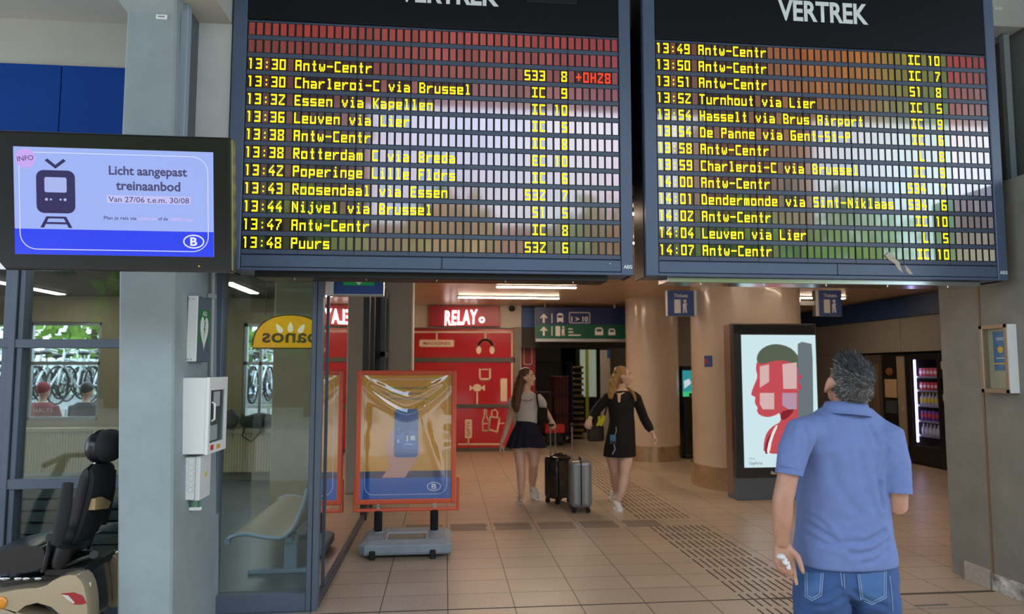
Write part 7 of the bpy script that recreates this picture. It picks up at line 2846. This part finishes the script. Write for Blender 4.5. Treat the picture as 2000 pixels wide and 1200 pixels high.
# black shoulder bag
a = K(1055, 805, 0.02)
sb = thing('shoulder_bag', 'black shoulder bag hanging from the grey-shirted woman\'s shoulder', 'bag', (a.x, a.y, a.z))
mb = MB(); mb.box(K(1048, 826, -0.02) + Vector((0, -0.02, 0)), K(1066, 795, 0.14) + Vector((0, 0.1, 0)), 0.03, 3)
part('body', mb, M['fabric_black'], sb, smooth=True, world=True)
mb = MB(); mb.tube([K(1052, 800, -0.06), K(1050, 785, -0.125), K(1048, 770, -0.08), K(1046, 763, 0.0), K(1049, 775, 0.11), K(1054, 798, 0.11)], 0.012, n=8)
part('strap', mb, M['fabric_black'], sb, smooth=True, world=True)

# right woman: black dress
Y2 = 7.85


def Q(x, y, dy=0.0):
    return P(x, y, Y2 + dy)


hc2 = Q(1217, 735)
w2 = thing('person', 'fair-haired woman in a short black long-sleeved dress pulling the grey suitcase', 'person', (Q(1214, 900).x, Y2, 0))
f2v, u2v = Vector((0.93, -0.36, 0.05)), Vector((-0.04, 0, 1))
mb = MB()
head(mb, hc2, f2v, u2v, 0.97)
mb.tube([Q(1213, 775), Q(1214, 763), Q(1215, 750)], [0.056, 0.050, 0.052], n=14)
mb.loft([(Q(1212, 886), 0.14, 0.11), (Q(1213, 855), 0.145, 0.11), (Q(1214, 820), 0.125, 0.095), (Q(1213, 795), 0.13, 0.10), (Q(1213, 778), 0.15, 0.09), (Q(1213, 768), 0.13, 0.07), (Q(1214, 760), 0.06, 0.05)], n=24)
wl = Q(1152, 820, -0.02)
mb.tube([Q(1190, 772), Q(1174, 790, 0.06), Q(1162, 803, 0.08), Q(1156, 812, 0.03), wl], [0.05, 0.044, 0.038, 0.032, 0.024], n=12)
hand(mb, wl, (-0.5, -0.3, -0.8), (0.2, 1, -0.4), (1, 0, 0.2), 0.92, curl=1.0, thumb=0.7)
wr = Q(1275, 847, -0.04)
mb.tube([Q(1240, 774), Q(1249, 795, 0.03), Q(1257, 816, 0.04), Q(1266, 832, 0.0), wr], [0.05, 0.044, 0.038, 0.032, 0.024], n=12)
hand(mb, wr, (0.35, -0.2, -0.9), (-1, 0, -0.3), (0.0, -1, 0), 0.92, curl=0.5)
fa2 = PF(1211, 1000); fb2 = PF(1202, 983)
mb.tube([Q(1195, 878), Q(1197, 900, 0.05), Q(1200, 922, 0.08), Q(1202, 940, 0.15), Q(1204, 955, 0.22), Vector((fb2.x + 0.02, fb2.y + 0.10, 0.13))], [0.088, 0.078, 0.056, 0.058, 0.046, 0.036], n=14)
mb.tube([Q(1223, 878), Q(1222, 904, -0.06), Q(1220, 926, -0.12), Q(1217, 945, -0.14), Q(1214, 962, -0.16), Vector((fa2.x + 0.005, fa2.y + 0.11, 0.10))], [0.09, 0.08, 0.057, 0.059, 0.047, 0.036], n=14)
organic('body', mb, 0.0085, M['skin_pale'], w2, 4, 0.5, world=True)
face_parts(w2, hc2, f2v, u2v, 0.97, mat('brow_blond', '#8a6a44', 0.7))
mb = MB()
mb.loft([(Q(1210, 892), 0.195, 0.15), (Q(1211, 872), 0.185, 0.145), (Q(1213, 848), 0.168, 0.13), (Q(1215, 824), 0.150, 0.115), (Q(1214, 812), 0.148, 0.11), (Q(1213, 796), 0.155, 0.118), (Q(1213, 780), 0.168, 0.105), (Q(1213, 769), 0.145, 0.08), (Q(1214, 763), 0.080, 0.062)], n=30)
mb.tube([Q(1196, 772), Q(1188, 776, 0.01), Q(1173, 792, 0.06), Q(1162, 805, 0.07), Q(1154, 817, 0.0)], [0.06, 0.062, 0.060, 0.058, 0.034], n=14)
mb.tube([Q(1234, 772), Q(1243, 778, 0.01), Q(1250, 797, 0.03), Q(1258, 818, 0.04), Q(1267, 834, 0.0), Q(1273, 843, -0.03)], [0.06, 0.062, 0.058, 0.056, 0.054, 0.034], n=14)
dr2 = organic('dress', mb, 0.010, mat('dress_black', '#0d0c10', 0.8), w2, 5, world=True)
mb = MB()
ds_ = [Q(x, y, -0.105) for x, y in ((1203, 766), (1222, 767), (1213, 772), (1211, 786), (1207, 786), (1207, 771))]
db = bvh_of(dr2)


def onb(bvh, p, lift):
    h = bvh.ray_cast(Vector((p.x, p.y - 0.5, p.z)), Vector((0, 1, 0)))
    return Vector((p.x, (h[0].y if h[0] is not None else p.y) - lift, p.z))


mb.bm.faces.new([mb.bm.verts.new(onb(db, p, 0.008)) for p in ds_])
part('neck_opening', mb, M['skin_pale'], dr2, world=True, label='bare skin in the neck slit')
mb = MB()
Bq2 = basis(f2v, u2v)
mb.ell(hc2 + Bq2 @ Vector((0, -0.028, 0.034)), (0.086, 0.094, 0.09), rot=Bq2)
mb.ell(hc2 + Bq2 @ Vector((-0.005, -0.07, -0.045)), (0.075, 0.05, 0.09), rot=Bq2)
mb.tube([Q(1203, 735, 0.0), Q(1197, 752, -0.02), Q(1193, 768, -0.05), Q(1192, 780, -0.08)], [0.05, 0.055, 0.045, 0.02], n=14)
mb.tube([Q(1212, 745, 0.07), Q(1210, 770, 0.11), Q(1208, 790, 0.11)], [0.06, 0.07, 0.04], n=14)
mb.tube([Q(1226, 760, 0.04), Q(1235, 766, -0.04), Q(1239, 774, -0.09), Q(1241, 784, -0.11)], [0.025, 0.026, 0.024, 0.012], n=12)
organic('hair', mb, 0.009, mat('hair_blond', '#a5824f', 0.5, var=0.22, vscale=25), w2, 3, world=True, post=wavy)
shoe(w2, (fa2.x, fa2.y - 0.0, 0.0), (fa2.x + 0.005, fa2.y + 0.2, 0.0))
shoe(w2, (fb2.x - 0.01, fb2.y + 0.03, 0.0), (fb2.x + 0.02, fb2.y + 0.19, 0.055))
# handbag, yellow scarf, badge
a = Q(1167, 850, 0.12)
hbg = thing('handbag', 'dark brown handbag hanging at the black-dressed woman\'s side', 'bag', (a.x, a.y, a.z))
mb = MB()
aa, bb2 = Q(1150, 864, 0.10), Q(1175, 830, 0.28)
mb.box((aa.x, Y2 + 0.13, aa.z), (bb2.x, Y2 + 0.25, bb2.z), 0.03, 3)
part('body', mb, mat('bag_brown', '#35281f', 0.6), hbg, smooth=True, world=True)
mb = MB(); mb.tube([Q(1160, 832, 0.12), Q(1172, 805, 0.12), Q(1184, 775, 0.08), Q(1190, 765, 0.0), Q(1189, 780, 0.12), Q(1176, 832, 0.2)], 0.011, n=8)
part('strap', mb, mat('strap_brown', '#2a201a', 0.6), hbg, smooth=True, world=True)
mb = MB()
mb.tube([Q(1180, 812, 0.07), Q(1177, 822, 0.06), Q(1172, 832, 0.06)], [0.02, 0.035, 0.02], n=8)
mb.tube([Q(1170, 814, 0.08), Q(1172, 824, 0.06), Q(1166, 832, 0.07)], [0.018, 0.028, 0.016], n=8)
solo('scarf', mb, mat('scarf_yellow', '#d3cf3c', 0.8), 'bright yellow scarf tied to the brown handbag', 'scarf', smooth=True)
a, b = Q(1192, 868, -0.16), Q(1203, 850, -0.16)
bd = thing('badge_holder', 'blue badge holder hanging in front of the black dress', 'badge', ((a.x + b.x) / 2, Y2 - 0.15, a.z))
mb = MB(); mb.box((a.x, Y2 - 0.155, a.z), (b.x, Y2 - 0.143, b.z), 0.004, 1)
part('card', mb, mat('badge_blue', '#3f78a8', 0.4), bd, world=True)
mb = MB(); mb.box((a.x + 0.005, Y2 - 0.158, a.z + 0.0), (b.x - 0.005, Y2 - 0.154, a.z + 0.035))
part('print', mb, M['black'], bd, world=True)
mb = MB(); mb.tube([Q(1201, 850, -0.15), Q(1204, 842, -0.14), Q(1203, 834, -0.13)], 0.005, n=6); mb.tube([Q(1199, 868, -0.15), Q(1201, 878, -0.15), Q(1196, 888, -0.15)], 0.007, n=6)
part('ribbon', mb, mat('ribbon_lilac', '#a59bc4', 0.7), bd, smooth=True, world=True)


# ================================================================ SUITCASES
def suitcase(label, loc, rz, W, D, H, shell, stripe, hz, tilt=0.0):
    t = thing('suitcase', label, 'suitcase', loc, (0, tilt, rz))
    z0 = 0.055
    mb = MB(); mb.box((-W / 2, -D / 2, z0), (W / 2, D / 2, z0 + H), 0.045, 4)
    sh = part('shell', mb, shell, t, smooth=True)
    mb = MB()
    nrib = 7
    for sgn in (-1, 1):
        for k in range(nrib):
            x = -W / 2 + 0.05 + (W - 0.1) * k / (nrib - 1)
            mb.box((x - 0.012, sgn * D / 2 - 0.004, z0 + 0.05), (x + 0.012, sgn * D / 2 + 0.004, z0 + H - 0.05), 0.004, 1)
    part('ribs', mb, shell, sh)
    mb = MB()
    mb.box((-W / 2 - 0.003, -0.008, z0 + 0.03), (W / 2 + 0.003, 0.008, z0 + H + 0.003), 0.002, 1)
    part('zip', mb, M['rubber'], sh)
    mb = MB()
    for dy in (-0.055, 0.055):
        mb.box((W / 2 - 0.002, dy - 0.022, z0 + 0.05), (W / 2 + 0.004, dy + 0.022, z0 + H - 0.05), 0.003, 1)
        mb.box((-W / 2 - 0.004, dy - 0.022, z0 + 0.05), (-W / 2 + 0.002, dy + 0.022, z0 + H - 0.05), 0.003, 1)
    part('side_band', mb, stripe, sh)
    mb = MB()
    for dx in (-0.045, 0.045):
        mb.cyl((dx, D / 2 - 0.03, z0 + H - 0.01), (dx, D / 2 - 0.03, hz - 0.02), 0.0075, n=8)
    hn = part('telescopic_handle', mb, M['chrome'], t, smooth=True)
    mb = MB(); mb.box((-0.062, D / 2 - 0.045, hz - 0.03), (0.062, D / 2 - 0.015, hz), 0.01, 2)
    part('grip', mb, M['rubber'], hn)
    mb = MB(); mb.tube([(-0.08, 0.0, z0 + H), (-0.06, 0, z0 + H + 0.022), (0.06, 0, z0 + H + 0.022), (0.08, 0, z0 + H)], 0.01, n=8)
    part('carry_handle', mb, M['rubber'], t, smooth=True)
    for dx in (-1, 1):
        for dy in (-1, 1):
            mb = MB()
            cx, cy = dx * (W / 2 - 0.04), dy * (D / 2 - 0.04)
            mb.cyl((cx - 0.016, cy, 0.026), (cx - 0.004, cy, 0.026), 0.026, n=14)
            mb.cyl((cx + 0.004, cy, 0.026), (cx + 0.016, cy, 0.026), 0.026, n=14)
            mb.box((cx - 0.022, cy - 0.014, 0.026), (cx + 0.022, cy + 0.02, z0 + 0.012), 0.005, 1)
            part('wheel', mb, M['rubber'], t)
    return t


a = PF(1091, 986)
hz1 = K(1079, 828, 0.06).z
s1_ = suitcase('glossy black ribbed suitcase pulled by the grey-shirted woman', (a.x + 0.02, a.y + 0.13, 0), math.radians(38), 0.29, 0.235, 0.50,
               mat('case_black', '#0e0e11', 0.2, coat=0.6), mat('case_black2', '#1d1e22', 0.25), hz1 + 0.0)
a = PF(1139, 1004)
s2_ = suitcase('silver grey ribbed suitcase pulled by the black-dressed woman', (a.x, a.y + 0.17, 0), math.radians(84), 0.33, 0.235, 0.515,
               mat('case_grey', '#8d9198', 0.3, metal=0.4, coat=0.3), mat('case_grey2', '#a4a8ae', 0.3, metal=0.4), Q(1149, 826, -0.02).z)
# ================================================================ THE FORECOURT BEHIND THE CAMERA (seen in reflections)
mb = MB(); mb.box((-40, -45, -0.25), (40, -0.6, -0.01))
struct('pavement_forecourt', mb, mat('forecourt', '#b5aea2', 0.8, var=0.08))
for k, (x, y, h, r) in enumerate(((-9.5, -14, 7.9, 1.95), (-4.6, -14, 7.6, 1.95), (0.2, -14, 7.7, 1.95), (5.0, -14, 7.4, 1.8), (9.8, -14, 7.6, 1.95), (14.6, -14, 7.9, 1.95))):
    tree(x, y, h, r, 'tree across the forecourt, opposite the departure boards', 'trees across the forecourt', seed=20 + k)


def house(x0, x1, y0, y1, h, c, label, nwin):
    t = thing('building', label, 'building', ((x0 + x1) / 2, (y0 + y1) / 2, 0))
    mb = MB(); mb.box((x0, y0, 0), (x1, y1, h))
    part('walls', mb, mat('house_' + c, '#' + c, 0.8, var=0.06), t, world=True)
    mb = MB(); mb.box((x0 - 0.2, y0 - 0.2, h), (x1 + 0.2, y1 + 0.2, h + 0.35))
    part('roof', mb, M['concrete_dark'], t, world=True)
    for i in range(nwin):
        for z in range(1, int(h // 3)):
            mb = MB()
            xx = x0 + (x1 - x0) * (i + 0.5) / nwin
            mb.box((xx - 0.6, y1 - 0.02, z * 3 + 0.8), (xx + 0.6, y1 + 0.03, z * 3 + 2.3))
            part('window', mb, M['black_gloss'], t, world=True)


house(-30, -5.0, -36, -30, 17.0, '6e5f54', 'tall brown building at the left of the forecourt', 7)
house(13.8, 18.9, -30, -24, 14.6, '96543c', 'red brick building beyond the forecourt trees', 2)
house(-14, 13.0, -26, -20, 7.4, '7d5f4e', 'unseen long low building added behind the forecourt trees to darken reflections', 9)  # low building added to darken what the boards reflect between trees
